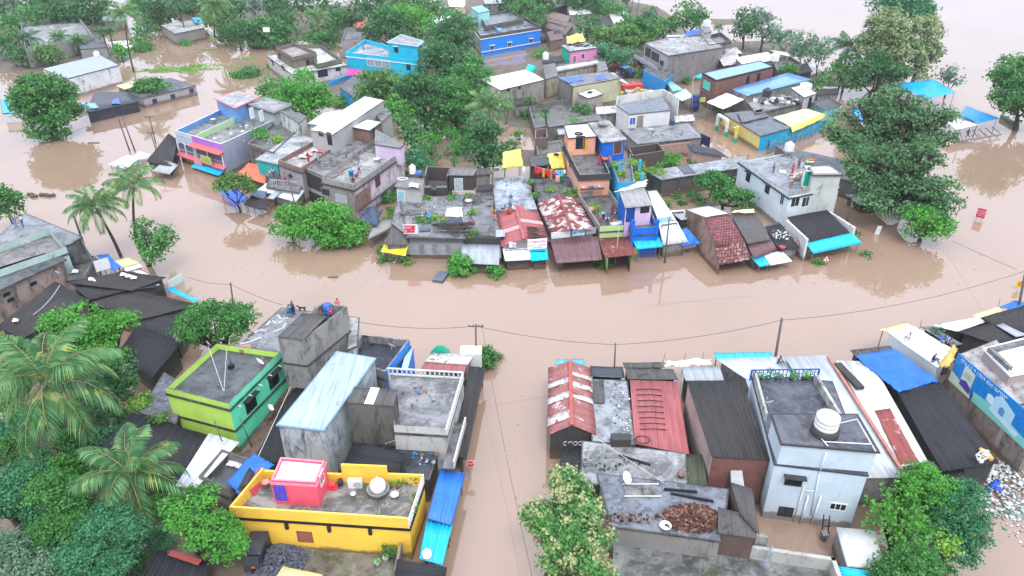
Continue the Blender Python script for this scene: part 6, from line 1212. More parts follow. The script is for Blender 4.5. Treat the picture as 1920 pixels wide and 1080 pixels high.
b=shed('yellow_tarp_shop','pale yellow tarpaulin roof draped over cyan walls',(3.0,3.5),[(1484,238),(1545,214),(1511,203),(1449,220)],PYEL,paint((.02,.40,.62)),cat='shop',cloth=.03,seed=6)
m=MB(); sheet(m,W4([(1486,248,2.4),(1546,222,2.4),(1546,213,3.2),(1484,237,3.2)]),amp=0,nu=14,nv=5,wob=.06); m.build('tarpaulin_drape',YEL,b.root)
m=MB(); wl(m,P(1440,281,0),P(1545,241,0),-1,1.9,.15); m.build('cyan_wall',paint((.02,.36,.58)),None,P(1490,262,0),label='cyan sheet wall standing in the water behind wire mesh',cat='wall')
m=MB(); g=random.Random(12); a,c=P(1436,290,0),P(1540,250,0)
for k in range(60): p=a.lerp(c,g.random()); m.tube([V(p,-.2),V(p,2.2)+Vector((g.uniform(-1,1),0,0))],.03,4)
m.build('wire_mesh_fence',paint((.2,.22,.25)),None,a,label='tangled wire mesh fence before the cyan wall',cat='fence')
b=house('cement_house','big bare grey cement house with blue tarpaulin and white tank on its roof',7.2,[(1253,104),(1356,88),(1312,55),(1209,81)],plaster((.23,.225,.22),.6),conc((.33,.325,.32),.3,.15),.12,slab=.1,sides={3:plaster((.40,.39,.39),.4)})
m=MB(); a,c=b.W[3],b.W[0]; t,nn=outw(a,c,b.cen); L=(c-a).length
for (u0,u1,z0,z1) in ((.05,.30,4.4,6.6),(.33,.66,4.4,6.4),(.70,.86,4.2,5.4)): m.quadw(V(a+t*L*u0,z0)+nn*.03,V(a+t*L*u1,z0)+nn*.03,V(a+t*L*u1,z1)+nn*.03,V(a+t*L*u0,z1)+nn*.03)  # balcony depth is flat: its shade is the dark colour of these panels
m.build('loggia_shade_panel',paint((.06,.06,.06),.8),b.root); m=MB(); m.hexa([V(p,z)+nn*d for z in (3.7,3.9) for p,d in ((a,0),(c,0),(c,2.6),(a,2.6))]); m.build('balcony_slab',MGREY,b.root)
m=MB(); m.beam(V(a,4.3)+nn*2.5,V(c,4.3)+nn*2.5,.12,.8); m.build('balcony_wall',plaster((.4,.39,.38),.4),b.root)
house('roof_room','room',8.6,[(1322,62),(1334,59),(1326,48),(1312,50)],plaster((.40,.4,.4),.3),MGREY,0,base=7,cat='roof room',on=b); tank('white domed water tank on the grey cement house',1325,49,8.6,1.05,1.6)
house('open_frame','frame',7.3,[(1330,84),(1372,76),(1352,60),(1318,68)],MOSSY,MGREY,.9,base=6.6,cat='roof room',on=b,slab=0)
clothlump('royal blue tarpaulin on the cement house roof',[(1284,66,7.6),(1312,64,7.6),(1311,54,8.4),(1286,60,8.0)],(.01,.1,.55),wob=.1); m=MB(); q=P(1262,68,7.3); m.hexa([q+Vector(v) for v in ((-1.8,-1,0),(2,0,0),(2,1,0),(-1.6,.2,0),(-1.8,-1,.15),(2,0,.15),(2,1,.15),(-1.6,.2,.15))]); m.build('white_door_panel',WHT,None,q,label='white panel lying on the cement house roof',cat='panel')
b=house('blue_shutter_building','bright blue shuttered shops below the cement house',3.9,[(1247,152),(1262,140),(1218,122),(1206,131)],paint((.02,.26,.66)),DGREY,.15,slab=0,sides={3:paint((.02,.28,.68))},parm=paint((.01,.42,.72)))
shed('teal_strip_roof','teal and scrap roof strip at the foot of the cement house',(2.8,3.0),[(1262,172),(1282,168),(1256,150),(1248,152)],tin((.25,.5,.45),.3),plaster((.4,.4,.38),.5))
shed('pale_tin_canopy','pale grey canopy at the alley head beside blue drums',(2.6,3.0),[(1278,190),(1300,182),(1285,166),(1263,176)],tin((.5,.58,.62),.05),None,cat='canopy',posts=(0,1,2,3)); q=P(1289,188,1.6); m=MB(); m.box(q,1.2,.6,1.4); m.build('white_cabinet',WHT,None,q,label='white cabinet under the pale alley canopy',cat='cabinet')
shed('rust_shed_roof','rust-striped shed roofs behind the brick blue roof house',(4.2,4.6),[(1356,124),(1395,118),(1380,98),(1345,104)],RUSTW,BLKW); shed('white_long_roof','long brilliant white sheet roof behind the blue panelled roofs',(5.4,5.6),[(1395,124),(1452,112),(1440,97),(1378,108)],tin((.8,.8,.8),.03),OLDWALL,amp=.01); shed('rust_shed_roof','small dark rust shed above the white long roof',4.2,[(1360,104),(1392,100),(1380,88),(1356,92)],RUSTW,BLKW)
tank('white square water tank beside the long white roof',1452,114,6.0,1.0,1.7)
b=house('green_mesh_yard','dark walled yard with green creepers behind the white square tank',4.0,[(1458,134),(1506,120),(1480,104),(1446,110)],plaster((.14,.12,.11),.7),MOSSY,.8,slab=0); shrub('creeper mass on the yard wall behind the blue panel roof',1478,132,17,'mid',z=4.0,name='creeper',cat='creeper',sq=.4)
shed('grey_yellow_shed','pale roof shed with yellow edge among thin trees',4.2,[(1462,102),(1482,106),(1476,97),(1444,94)],WTIN,plaster((.55,.52,.2),.2)); shed('dark_tree_shed','low black roofs under the thin trees',3.0,[(1495,140),(1524,134),(1514,118),(1486,122)],BTIN2,BLKW); shed('white_tree_shed','white plastic roof piece between thin trees and palm',2.0,[(1518,131),(1536,128),(1528,118),(1510,122)],WTARP,None,amp=0,posts=(0,1,2,3))
b=house('stained_white_hut','stained white hut with bright slab and dark doorway',4.6,[(1508,182),(1530,175),(1506,160),(1484,165)],plaster((.5,.49,.46),.8),WTARP,0,slab=.2); window(b,0,1518,192,.9,2,frame=BLK,pane=DARK,name='door',bars=1); tank('big white barrel behind the stained white hut',1510,166,4.0,1.3,1.2)
house('scrap_yard_roof','cluttered flat roofs with weeds and scrap below the blue panel roof',3.6,[(1418,212),(1500,192),(1470,172),(1400,190)],plaster((.22,.2,.18),.8),conc((.26,.26,.25),.4,.4),.3); tank('black spouted tank on the white pillar of the scrap roofs',1437,181,4.6,.9,1.7,(.03,.03,.035)); pileof('grey scrap on the cluttered flat roofs',1462,192,3.3,5,2.2,.5,60,.7,None,'scrap','scrap',mats=[CEM,BTIN,WTIN])
shed('grey_tree_roof','grey roof between the yellow tarpaulin and the big tree',2.8,[(1545,207),(1580,196),(1552,182),(1516,192)],DGREY,paint((.2,.5,.5)),amp=0)
shed('blue_marquee','bright blue marquee tent roof at the river side, upper one',(3.0,4.2),[(1738,184),(1793,174),(1750,148),(1672,158)],CYANP,None,cat='tent',cloth=.02,posts=(0,1,2)); shed('blue_marquee','bright blue marquee tent roof at the river side, lower one',(2.6,3.6),[(1835,231),(1874,222),(1812,198),(1800,214)],tarpm((.01,.24,.68)),None,cat='tent',cloth=.02,posts=(0,1,2)); shed('white_marquee','white awning beside the lower blue marquee',(2.3,2.7),[(1793,243),(1836,233),(1808,217),(1775,226)],WTARP,None,cat='tent',cloth=.02,posts=(0,1))
shed('blue_tree_roof','bright blue roof pieces seen through the big tree',3.0,[(1612,226),(1672,212),(1650,192),(1596,205)],tarpm((.05,.35,.8)),BLKW); shed('white_tree_roof','white roof piece seen through the big tree',2.8,[(1620,252),(1712,246),(1690,222),(1600,230)],GTIN,BLKW)
m=MB(); 
for u in range(6): m.beam(P(1805+u*14,262-u*2.5,.5),P(1800+u*12,248-u*2,.5),.12)
m.beam(P(1803,264,.5),P(1878,252,.5),.2); m.beam(P(1800,262,.2),P(1800,262,2.2),.15); m.build('bamboo_platform',paint((.2,.17,.14)),None,P(1840,256,.3),label='half sunk bamboo platform under the lower blue marquee',cat='platform')
m=MB(); wl(m,P(1877,222,0),P(1905,238,0),-1,.9,.3); m.build('teal_wall',plaster((.2,.42,.38),.3),None,P(1890,230,0),label='low teal wall at the foot of the right edge tree',cat='wall')
m=MB()
for k in range(9):
    a=P(1668,423,.1); th=rad(20+k*15); m.beam(a+Vector((math.cos(th)*.3,0,.1)),a+Vector((math.cos(th)*2.6,.8,.2+math.sin(th)*2.2)),.12)
m.build('fan_gate',WHT,None,P(1668,423,0),label='white rayed gate fan standing in the water by the big tree',cat='gate')
q=P(1645,440,0); m=MB(); m.hexa([q+Vector(v) for v in ((-.5,0,-.5),(.2,0,-.5),(.2,.15,-.5),(-.5,.15,-.5),(-.1,.2,1.2),(.5,.2,1.2),(.5,.35,1.2),(-.1,.35,1.2))]); m.build('sign_board',paint((.6,.66,.66)),None,q,label='white panel sticking out of the water left of the leafy tree',cat='board')
shed('street_shelter','low grey sheets stand under the big tree beside the street',(1.2,1.6),[(1612,385),(1652,384),(1640,366),(1585,364)],GTIN,BLKW,posts=(0,1))
# ================================================================= bottom right block
b=gable('striped_gable_shed','red and white striped gable roof at the flooded corner with black graffiti gable',(1026,817),(1119,816),(1107,690),(1028,690),(1072,797),(1069,677),2.9,3.9,tin((.32,.11,.10),.40,(.52,.46,.43),.45,.7),BLKW,fmat=BLKW,rust_ridge=paint((.4,.1,.08)))
E_,G_=P(1072,797,3.98),P(1069,677,3.98)
for s,rows in ((0,((.12,.24),(.42,.52),(.66,.74))),(1,((.42,.5),(.60,.68),(.78,.84)))):
    X,Y=(P(1026,817,2.97),P(1028,690,2.97)) if s==0 else (P(1119,816,2.97),P(1107,690,2.97))
    for f0,f1 in rows: m=MB(); sheet(m,[E_.lerp(G_,f0),X.lerp(Y,f0),X.lerp(Y,f1),E_.lerp(G_,f1)],amp=0,nu=6,wob=.02); m.build('white_sheet_strip',RUSTW,b.root)
a,c=b.W[0],b.W[1]; t,nn=outw(a,c,b.cen); scribble(b.root,V(a,1.0),t,Vector((0,0,1)),nn,(c-a).length,1.5,(.6,.6,.6),1,3,size=.5,x0=.3,x1=.75,name='graffiti')
shed('teal_edge_shed','teal sheet behind the striped gable at the flood edge',2.7,[(1040,684),(1098,684),(1094,673),(1042,674)],tin((.1,.42,.45),.2),BLKW)
house('deck_roof','flat grey deck roof between striped gable and red sheet roof',2.9,[(1112,826),(1190,834),(1174,714),(1108,712)],BLKW,conc((.24,.26,.27),.5,.05),0)
shed('black_lean_to','black shed roof at the street edge above the grey deck',2.9,[(1108,706),(1172,708),(1168,688),(1106,686)],BLKT,BLKW,amp=0)
shed('ribbed_patch','dark ribbed sheet lying on the flat grey deck',3.0,[(1113,756),(1134,756),(1132,713),(1111,713)],ASB,None,cat='sheet',pitch=.2,posts=(0,1,2,3)); q=P(1163,834,2.9); m=MB(); m.box(q,1.6,.8,.9); m.build('dark_hatch',BLKW,None,q,label='dark hatch box at the lower end of the grey deck',cat='hatch')
pileof('scattered litter and twigs along the grey deck',1168,770,2.92,1.0,4.2,.1,110,.12,None,'litter','litter',mats=[WHT,DARK,paint((.2,.12,.08)),paint((.3,.3,.3))],flatten=.4)
b=shed('red_ribbed_roof','pinkish red sheet roof with long dark rods laid across it',(3.0,3.2),[(1190,832),(1293,852),(1271,716),(1181,712)],PINKR,OLDWALL)
for k in range(8): y=730+k*10.7; a,c=P(1193+k*1.0,y,3.3),P(1240+k*1.4,y+1.2,3.3); m=MB(); m.tube([a,(a+c)/2+Vector((0,0,.08)),c],.045,5); m.build('iron_rod',DARK,None,a,label='dark rod lying across the pinkish red roof, number '+str(k+1)+' from the top',cat='rod',group='rods lying on the red roof')
p=P(1205,826,3.2); m=MB(); m.tube([p+Vector((math.cos(6.2832*k/18)*.6,math.sin(6.2832*k/18)*.45,.1)) for k in range(19)],.04,5,cap=False); m.build('wire_ring',DARK,None,p,label='dark wire ring lying at the lower end of the pinkish red roof',cat='ring')
shed('ribbed_top_roof','dark ribbed asbestos roof above the red sheet roof',3.1,[(1176,711),(1272,712),(1262,692),(1172,690)],ASB,BLKW,across=False); shed('ribbed_edge_roof','narrow rust-edged ribbed roof at the flood line',2.7,[(1170,690),(1246,689),(1244,679),(1168,680)],ASB,BLKW)
shed('grey_edge_roof','pale grey sheet with stones along its flood edge',3.0,[(1285,714),(1358,713),(1350,687),(1278,688)],GTIN,BLKW); clothlump('cream tarpaulin humps along the flood edge',[(1245,688,2.6),(1340,686,2.6),(1334,674,2.6),(1248,675,2.6)],(.6,.54,.42),wob=.1,sag=-.3)
b=shed('brown_tin_hall','large dark brown ribbed roof over brick walls',(4.9,5.2),[(1334,857),(1444,863),(1391,714),(1288,714)],BTIN2,brick((.26,.07,.045),(.15,.12,.11),.45),cat='hall',ins=.1,pitch=.36,amp=.055,wmats={3:plaster((.40,.30,.27),.5)})
q=P(1379,905,2.6); m=MB(); m.hexa([q+Vector(v) for v in ((-.5,-.7,.0),(.5,-.7,.0),(.45,.3,.6),(-.45,.3,.6),(-.5,-.7,.1),(.5,-.7,.1),(.45,.3,1.0),(-.45,.3,1.0))]); m.build('metal_chute',STEEL,None,q,label='pale metal chute below the brick wall',cat='chute')
shed('mossy_ribbed_roof','small green-mossed ribbed roof beside the brick hall',2.9,[(1286,908),(1326,911),(1320,852),(1282,851)],tin((.08,.09,.06),.45,(.13,.18,.03),.8,.8),BLKW)
house('grey_deck_upper','rough grey flat roof with lying rods, upper of two',3.0,[(1090,905),(1288,915),(1284,851),(1094,828)],BLKW,conc((.26,.265,.26),.35,.1),0); b=house('grey_deck_lower','dark wet flat roof with firewood heap, lower of two',3.25,[(1148,985),(1350,1013),(1364,918),(1122,889)],plaster((.25,.24,.22),.5),conc((.17,.185,.21),.55,.08),0)
shed('black_corner_lean_to','black ribbed lean-to at the flooded lane corner',2.5,[(1044,905),(1088,905),(1091,840),(1053,845)],BTIN,BLKW)
pileof('heap of broken reddish brown firewood on the wet flat roof',1298,972,3.28,2.2,1.25,.6,850,.14,None,'firewood_heap','firewood',mats=[paint((.13,.055,.035),.9,.5),paint((.06,.03,.022),.9),paint((.22,.12,.085),.9),paint((.09,.04,.03),.9)],elong=3.6,flatten=.5)
pileof('dark litter by the rim of the wet flat roof',1180,972,3.28,2.6,.5,.15,70,.2,None,'litter','litter',mats=[DARK,paint((.2,.1,.07))],flatten=.4); pileof('black scattered tyres and twigs on the rough grey roof',1140,870,3.02,2.6,.8,.1,60,.14,None,'litter','litter',mats=[DARK,paint((.1,.08,.06))],flatten=.4,seed=22)
bucket('white basin beside the firewood heap',1247,990,3.28,(.6,.6,.58),.42,.3,name='basin',cat='basin'); bucket('small red pot on the rough grey roof',1277,893,3.02,(.2,.1,.08),.33,.3,name='pot',cat='pot')
dish('white satellite dish on the rough grey roof',1172,908,3.3,60,.5)
p=P(1203,920,3.3); m=MB(); 
for s in (-1,1): m.beam(p+Vector((-1.4,s*.62,0.05)),p+Vector((1.4,s*.62,0.05)),.09)
m.box(p+Vector((-.7,0,0)),1.2,1.0,.04,m=1); m.box(p+Vector((.7,0,0)),1.2,1.0,.04,m=1); m.build('bed_frame',[paint((.6,.58,.54)),conc((.2,.19,.18),.1,.1)],None,p,label='white edged cot frame on the wet flat roof',cat='bed frame')
for i,(a,c) in enumerate((((1245,917),(1307,922)),((1258,925),(1338,940)),((1160,853),(1220,872)))): A,C=P(*a,3.35),P(*c,3.35); m=MB(); m.beam(A,C,.16,.14); m.build('beam',DARK,None,A,label=['short black beam on the wet flat roof, upper','long black beam beside the firewood heap','long dark beam lying on the rough grey roof'][i],cat='beam')
m=MB(); wl(m,P(1120,957,3),P(1440,1003,3),-1,3.05,.3); m.build('long_parapet',plaster((.3,.3,.27),.6),None,P(1280,985,2),label='long stained wall below the firewood roof',cat='wall')
shed('ribbed_step_roof','weathered ribbed sheet roof beside the firewood, upper step',(3.9,4.2),[(1388,965),(1424,1003),(1411,917),(1369,903)],ASB,brick((.15,.07,.05),(.12,.1,.1),.6),ins=.1); shed('ribbed_step_roof','weathered ribbed sheet roof beside the firewood, lower step',(3.6,3.8),[(1346,1000),(1420,1010),(1412,968),(1346,950)],ASB,brick((.15,.07,.05),(.12,.1,.1),.6),ins=.15)
m=MB(); m.face([P(x,y,1.3) for x,y in ((1148,1110),(1590,1110),(1562,1046),(1425,1028),(1150,990))],0,[(0,0)]*5); m.build('courtyard_floor',conc((.17,.175,.165),.55,.55),None,P(1350,1060,1.2),kind='structure')
m=MB(); wl(m,P(1165,985,2.4),P(1566,1045,2.4),-1,2.4,.3); wl(m,P(1566,1045,2.4),P(1585,1100,2.4),-1,2.4,.3); m.build('yard_parapet',plaster((.42,.41,.37),.6),None,P(1380,1020,1.3),label='mossy courtyard wall crossing the bottom right',cat='wall')
# pale blue tower house
PB=plaster((.52,.62,.68),.30,(.03,.035,.035))
b=house('pale_blue_house','tall pale blue house with roof tank, blue railing and wall pipes',5.7,[(1453,869),(1627,890),(1560,715),(1410,705)],PB,conc((.10,.105,.125),.5,.05),0,slab=.08,slabm=BLKW)
m=MB(); wl(m,b.W[3],b.W[3].lerp(b.W[0],.55),5.7,6.5,-.2); m.build('side_parapet',plaster((.42,.42,.38),.7),b.root); m=MB(); wl(m,P(1534,703,6.5),P(1580,778,6.5),5.7,6.5,.25); m.build('side_parapet',plaster((.42,.42,.38),.7),b.root)
r2=house('front_room','front upper room',7.8,[(1467,830),(1645,845),(1606,778),(1449,778)],PB,conc((.11,.11,.13),.5,.1),0,base=5.7,cat='roof room',on=b,slab=.16,slabm=BLKW)
window(b,0,1488,902,1.1,.75,frame=BLK,pane=GLASS,shade=BLKW); window(b,0,1473,959,.95,.8,frame=BLK,pane=GLASS); window(b,0,1571,950,1.1,.6,frame=WHT,pane=GLASS,bars=3)
m=MB(); a,c=P(1407,708,6.0),P(1533,706,6.0); n=17
for k in range(n+1): p=a.lerp(c,k/n); m.beam(V(p,5.7),V(p,6.8),.05 if k not in(0,n) else .12)
m.beam(V(a,6.8),V(c,6.8),.09); m.beam(V(a,5.95),V(c,5.95),.07); m.build('railing',paint((.02,.10,.42)),b.root)
q=P(1545,812,7.8); rt=empty('water_tank',q,'white ribbed water tank on a black stand above the pale blue front room','water tank'); m=MB(); m.lathe(q,[(1.0,0),(1.02,.3),(1.0,.6),(0,.6)],22); m.build('stand',BLKW,rt); m=MB(); m.lathe(q+Vector((0,0,.6)),[(.8,0),(.85,.05),(.85,.3),(.8,.34),(.85,.38),(.85,.62),(.8,.66),(.85,.7),(.85,1.0),(.78,1.1),(.45,1.25),(.3,1.32),(0,1.32)],22); m.build('tank_body',WHT,rt)
m=MB(); r=.045
for pl in ([P(1548,800,8.1),P(1607,786,8.1),P(1634,833,8.1)],[P(1545,828,8.0),P(1634,833,8.0),P(1642,846,7.95)],[P(1540,822,8.0),P(1552,836,7.95)]): m.tube(pl,r,6)
def wp(x,y,d=.12): p,t,nn=wallpt(b,0,x,y); return p+nn*d
m.tube([wp(1550,846),wp(1536,884)],r,6); m.tube([wp(1536,886,.1),wp(1520,965,.1)],r,6); m.tube([wp(1509,918),wp(1526,918)],r,5)
for x0,x1,y0,y1 in ((1515,1500,928,980),(1539,1520,928,983),(1508,1488,908,976)): m.tube([wp(x0,y0),wp(x1,y1)],.07 if x0>1510 else r,6)
m.build('water_pipes',WHT,b.root)
m=MB(); m.tube([wp(1541,950,.8),wp(1537,989,.8)],.045,5); m.tube([wp(1552,952,.8),wp(1548,989,.8)],.045,5)
for y in (960,972,984): m.tube([wp(1538,y,.8),wp(1553,y,.8)],.04,5)
m.build('bamboo_ladder',DARK,None,wp(1545,985),label='dark short ladder leaning on the pale blue wall at the water',cat='ladder')
for i,x in enumerate((1418,1428,1441,1455,1464,1483,1491,1506,1513,1521)): pot('potted plant number %d from the left along the blue roof railing'%(i+1),x,710+ (i%2)*2,5.72,(.12,.08,.07) if i!=6 else (.7,.7,.7),.9,plant=.22+.08*(i%3))
dish('satellite dish on the left parapet of the pale blue roof',1440,768,5.9,200,.42)
# grey big roofs right of the tower
shed('pale_grey_hall_roof','broad pale grey sheet roof passing behind the pale blue house',(3.2,3.9),[(1622,897),(1695,895),(1553,666),(1470,669)],tin((.50,.53,.55),.06,(.35,.35,.35)),OLDWALL,cat='hall',pitch=.5,amp=.015,ins=.2)
shed('pale_grey_street_roof','pale grey sheet roof along the flood behind the blue railing',(3.4,3.4),[(1400,712),(1490,708),(1470,668),(1342,673)],tin((.50,.53,.55),.06,(.35,.35,.35)),OLDWALL,pitch=.5,amp=.015)
shed('pale_grey_strip_roof','narrow pale grey sheet roof between brown hall and pale blue house',4.0,[(1452,860),(1468,860),(1415,712),(1398,712)],tin((.50,.55,.58),.06,(.35,.35,.35)),OLDWALL,amp=.015)
shed('turquoise_street_awning','turquoise corrugated awning strip over the flooded street',(3.0,2.4),[(1344,674),(1450,672),(1446,660),(1338,661)],tin((.02,.55,.62),.02),None,cat='awning',posts=(2,3))
b=shed('rust_patch_roof','white sheet roof with a long maroon painted patch',(3.4,4.0),[(1685,876),(1741,866),(1634,677),(1566,676)],tin((.60,.59,.56),.12,(.40,.30,.27),.8,1.2),OLDWALL,cat='hall',pitch=.5,amp=.02,ins=.2)
m=MB(); sheet(m,[p+Vector((0,0,.05)) for p in W4([(1688,872,3.42),(1722,868,3.45),(1668,766,3.75),(1640,770,3.72)])],.5,.02,nv=8,wob=.03); m.build('painted_patch',tin((.27,.075,.065),.40,(.55,.5,.48),.5),b.root)
m=MB(); m.beam(P(1570,682,4.1),P(1614,728,4.1),.7,.25); m.build('broken_beam',BLKW,None,P(1590,705,4),label='broken dark concrete beam on the white sheet roof',cat='beam')
m=MB(); m.beam(P(1553,668,4.1),P(1690,880,3.5),.28,.12); m.build('red_roof_edge',paint((.42,.18,.13)),None,P(1620,770,3.8),label='thin reddish edge board between the pale grey and rust patch roofs',cat='board')
clothlump('royal blue tarpaulin covering a roof near the billboard',[(1685,736,3.9),(1762,714,3.9),(1677,654,4.2),(1604,667,4.2)],(0,0,0),mat=tarpm((.0,.12,.62)),wob=.05,sag=-.25,nu=26)
shed('ribbed_grey_edge','dark ribbed roof edges above the royal blue tarpaulin',3.6,[(1606,672),(1680,660),(1670,648),(1594,656)],ASB,BLKW)
shed('tarp_base_roof','black roof supporting the royal blue tarpaulin',(3.5,3.7),[(1690,740),(1762,722),(1680,662),(1610,674)],BTIN,BLKW,ins=.3)
b=shed('big_black_hall','very large black corrugated roof beside the billboard wall',(3.0,3.9),[(1766,884),(1876,868),(1764,716),(1682,734)],BTIN,BLKW,cat='hall',pitch=.36,amp=.055)
shed('black_step_roof','black corrugated roof step by the rubbish, right one',(2.2,2.6),[(1790,925),(1826,921),(1806,880),(1765,884)],BTIN,BLKW,pitch=.36,amp=.055); shed('black_step_roof','worn black corrugated roof step below the rust patch roof',(2.6,3.0),[(1706,915),(1772,912),(1750,866),(1690,874)],ASB,BLKW,pitch=.25)
m=MB(); p=P(1838,866,3.3)
for k in range(6): a=6.2832*k/6; c=p+Vector((0,0,.7)); m.beam(c,c+Vector((math.cos(a)*.55,0,math.sin(a)*.55)),.09); m.beam(c+Vector((math.cos(a)*.55,0,math.sin(a)*.55)),c+Vector((math.cos(a+1.047)*.55,0,math.sin(a+1.047)*.55)),.09)
m.beam(p,p+Vector((0,0,.2)),.3); m.build('wheel_ornament',WHT,None,p,label='white six-spoked wheel ornament at the black hall roof corner',cat='ornament')
m=MB(); pts=[P(1836,842,3.4)+Vector((0,0,.1)),P(1848,850,3.3),P(1860,862,3.2)]; m.tube(pts,[.12,.3,.2],8); m.build('ring_cloth',paint((.8,.45,.1)),None,pts[1],label='orange and yellow cloth roll on the black hall roof',cat='cloth')
# billboard
a,c=P(1779,712,2.7),P(1925,845,2.7); t=(c-a).normalized(); nn=Vector((t.y,-t.x,0)); U=Vector((0,0,1)); W_=(c-a).length; H_=2.6
ta=ray_plane(1797,661,a,nn); H_=max(1.5,ta.z-2.7)
rt=empty('billboard',V((a+c)/2,0),'long blue advertisement hoarding fixed along the wall at the right edge','billboard')
def bp(u,v,d=.08): return a+t*u*W_+U*v*H_+nn*d
m=MB(); m.hexa([bp(0,0,0),bp(1,0,0),bp(1,0,.06),bp(0,0,.06),bp(0,1,0),bp(1,1,0),bp(1,1,.06),bp(0,1,.06)]); m.build('panel',paint((.01,.23,.62),.35),rt)
def poly(name,col,P_,d): m=MB(); m.face([bp(u,v,d) for u,v in P_]); m.build(name,paint(col,.4,.05),rt)
poly('pale_corner',(.62,.72,.50),[(0,0),(.30,0),(.27,.16),(0,.38)],.075); poly('green_field',(.22,.62,.55),[(.30,0),(1,0),(1,.22),(.62,.42),(.30,.30)],.07); poly('poster',(.60,.68,.55),[(.13,.18),(.27,.10),(.27,.80),(.13,.86)],.085); poly('violet_band',(.08,.05,.30),[(.13,.18),(.27,.10),(.27,.30),(.20,.42),(.13,.34)],.09); poly('violet_edge',(.10,.04,.25),[(.30,0),(.32,0),(.32,.22),(.29,.36)],.09)
poly('gatehouse_base',(.55,.75,.80),[(.52,.22),(.86,.08),(.88,.24),(.54,.40)],.09); poly('gatehouse',(.45,.68,.78),[(.54,.34),(.78,.30),(.78,.66),(.68,.78),(.60,.86),(.54,.7)],.095); poly('gate_arch',(.08,.30,.50),[(.62,.32),(.68,.31),(.68,.52),(.65,.58),(.62,.52)],.10); poly('low_wing',(.60,.78,.84),[(.46,.40),(.54,.38),(.54,.62),(.50,.66),(.46,.62)],.10); poly('white_swoosh',(.7,.78,.6),[(.93,.5),(1,.3),(1,.8),(.95,.7)],.09)
scribble(rt,bp(0,.80,.09),t,U,nn,W_,H_*.18,(.75,.82,.85),1,11,size=.30,x0=.06,x1=.66)
scribble(rt,bp(.14,.45,.09),t,U,nn,W_*.12,H_*.3,(.3,.4,.35),3,13,x0=.1,x1=.9)
m=MB(); wl(m,a-t*.6-nn*.1,c-nn*.1,-1,3.6,-.35); m.build('compound_wall',plaster((.30,.25,.21),.8),None,V((a+c)/2,0),label='brown mossy wall carrying the blue hoarding',cat='wall')
house('brown_edge_house','brown-grey house with wet deck behind the hoarding',5.4,[(1802,664),(1905,760),(1960,742),(1868,638)],plaster((.38,.31,.28),.4),conc((.34,.31,.30),.4,.1),0,slab=.1)
house('white_top_house','house with brilliant white roof and grey kerb at the right edge',6.6,[(1896,700),(1975,686),(1955,625),(1848,652)],plaster((.38,.31,.28),.4),plaster((.85,.85,.85),.05),.12,slab=.15,slabm=WHT,cap=WHT)
m=MB(); wl(m,P(1858,655,6.7),P(1898,692,6.7),6.5,6.95,.35); wl(m,P(1858,655,6.7),P(1935,636,6.7),6.5,6.95,.35); m.build('roof_kerb',MGREY,None,P(1870,665,6.7),label='grey raised kerb on the brilliant white roof',cat='kerb')
house('edge_low_house','low brown wall and roofs at the right edge below the white roof',4.4,[(1870,735),(1935,800),(1990,770),(1900,700)],plaster((.32,.26,.23),.6),conc((.28,.26,.25),.4,.2),0)
b=shed('white_long_canopy','long brilliant white roof where two men sit, beside the blue tarpaulin',(4.1,3.7),[(1758,690),(1784,652),(1714,612),(1664,622)],tarpm((.86,.86,.86)),plaster((.6,.66,.7),.3),amp=0,ins=.1,sides=(0,3))
shed('cream_front_canopy','cream tarpaulin front edge of the white roof over the flood',(3.7,3.3),[(1664,622),(1714,612),(1698,606),(1647,618)],PYEL,None,cat='canopy',cloth=.02,posts=(3,))
clothlump('ochre and white cloth draped over the hoarding corner',[(1760,688,4.0),(1778,690,4.2),(1797,655,5.8),(1788,645,5.4)],(.70,.48,.12),wob=.1,sag=-.4)
shed('clutter_roof','cluttered grey roof strip with plants behind the white long roof',3.8,[(1786,650),(1806,645),(1750,612),(1725,612)],MGREY,BLKW,amp=0); shrub('pale leafy plants in the cluttered roof strip',1760,622,9,'teal',z=3.8,sq=.5)
clothlump('bright blue bags heaped on the cluttered roof strip',[(1762,640,3.9),(1780,645,3.9),(1778,632,4.2),(1764,630,4.2)],(.05,.2,.5),wob=.12,nu=8)
shed('white_pale_roof','pale white sheet roof at the flood edge right of the cluttered strip',3.4,[(1795,622),(1850,603),(1832,594),(1748,610)],WTIN,BLKW,amp=.01); shed('cream_edge_roof','cream sheet strip at the flood edge near the blue tent',3.2,[(1836,597),(1880,582),(1872,575),(1823,591)],PYEL,BLKW,amp=0)
shed('black_corner_roof','black ribbed roof nearest the right edge of the street',(3.6,3.8),[(1862,610),(1960,640),(1945,565),(1842,595)],BTIN2,BLKW); shed('black_corner_roof','black ribbed roof with grey pieces behind the white top house',(3.5,3.8),[(1864,645),(1930,632),(1855,606),(1797,622)],BTIN2,BLKW); shed('grey_strip_roof','pale grey gutter strip across the black roofs at the right',3.9,[(1905,632),(1925,628),(1880,606),(1868,610)],GTIN,BLKW)
shed('blue_edge_tent','blue pointed tent at the right edge of the street',(3.0,3.6),[(1870,577),(1925,582),(1935,566),(1902,563)],BLUEP,None,cat='tent',cloth=.03,posts=(0,1))
b=shed('white_slab_hut','hut with plain white slab roof in the brown water at the bottom right',(2.1,2.2),[(1588,1061),(1658,1066),(1643,996),(1568,988)],plaster((.55,.55,.53),.35),CEM,amp=0,ins=.1,slabt=.15)
shed('cyan_bottom_roof','cyan ribbed roof at the bottom edge',2.0,[(1568,1100),(1668,1100),(1660,1075),(1570,1062)],CYANT,BLKW,across=True)
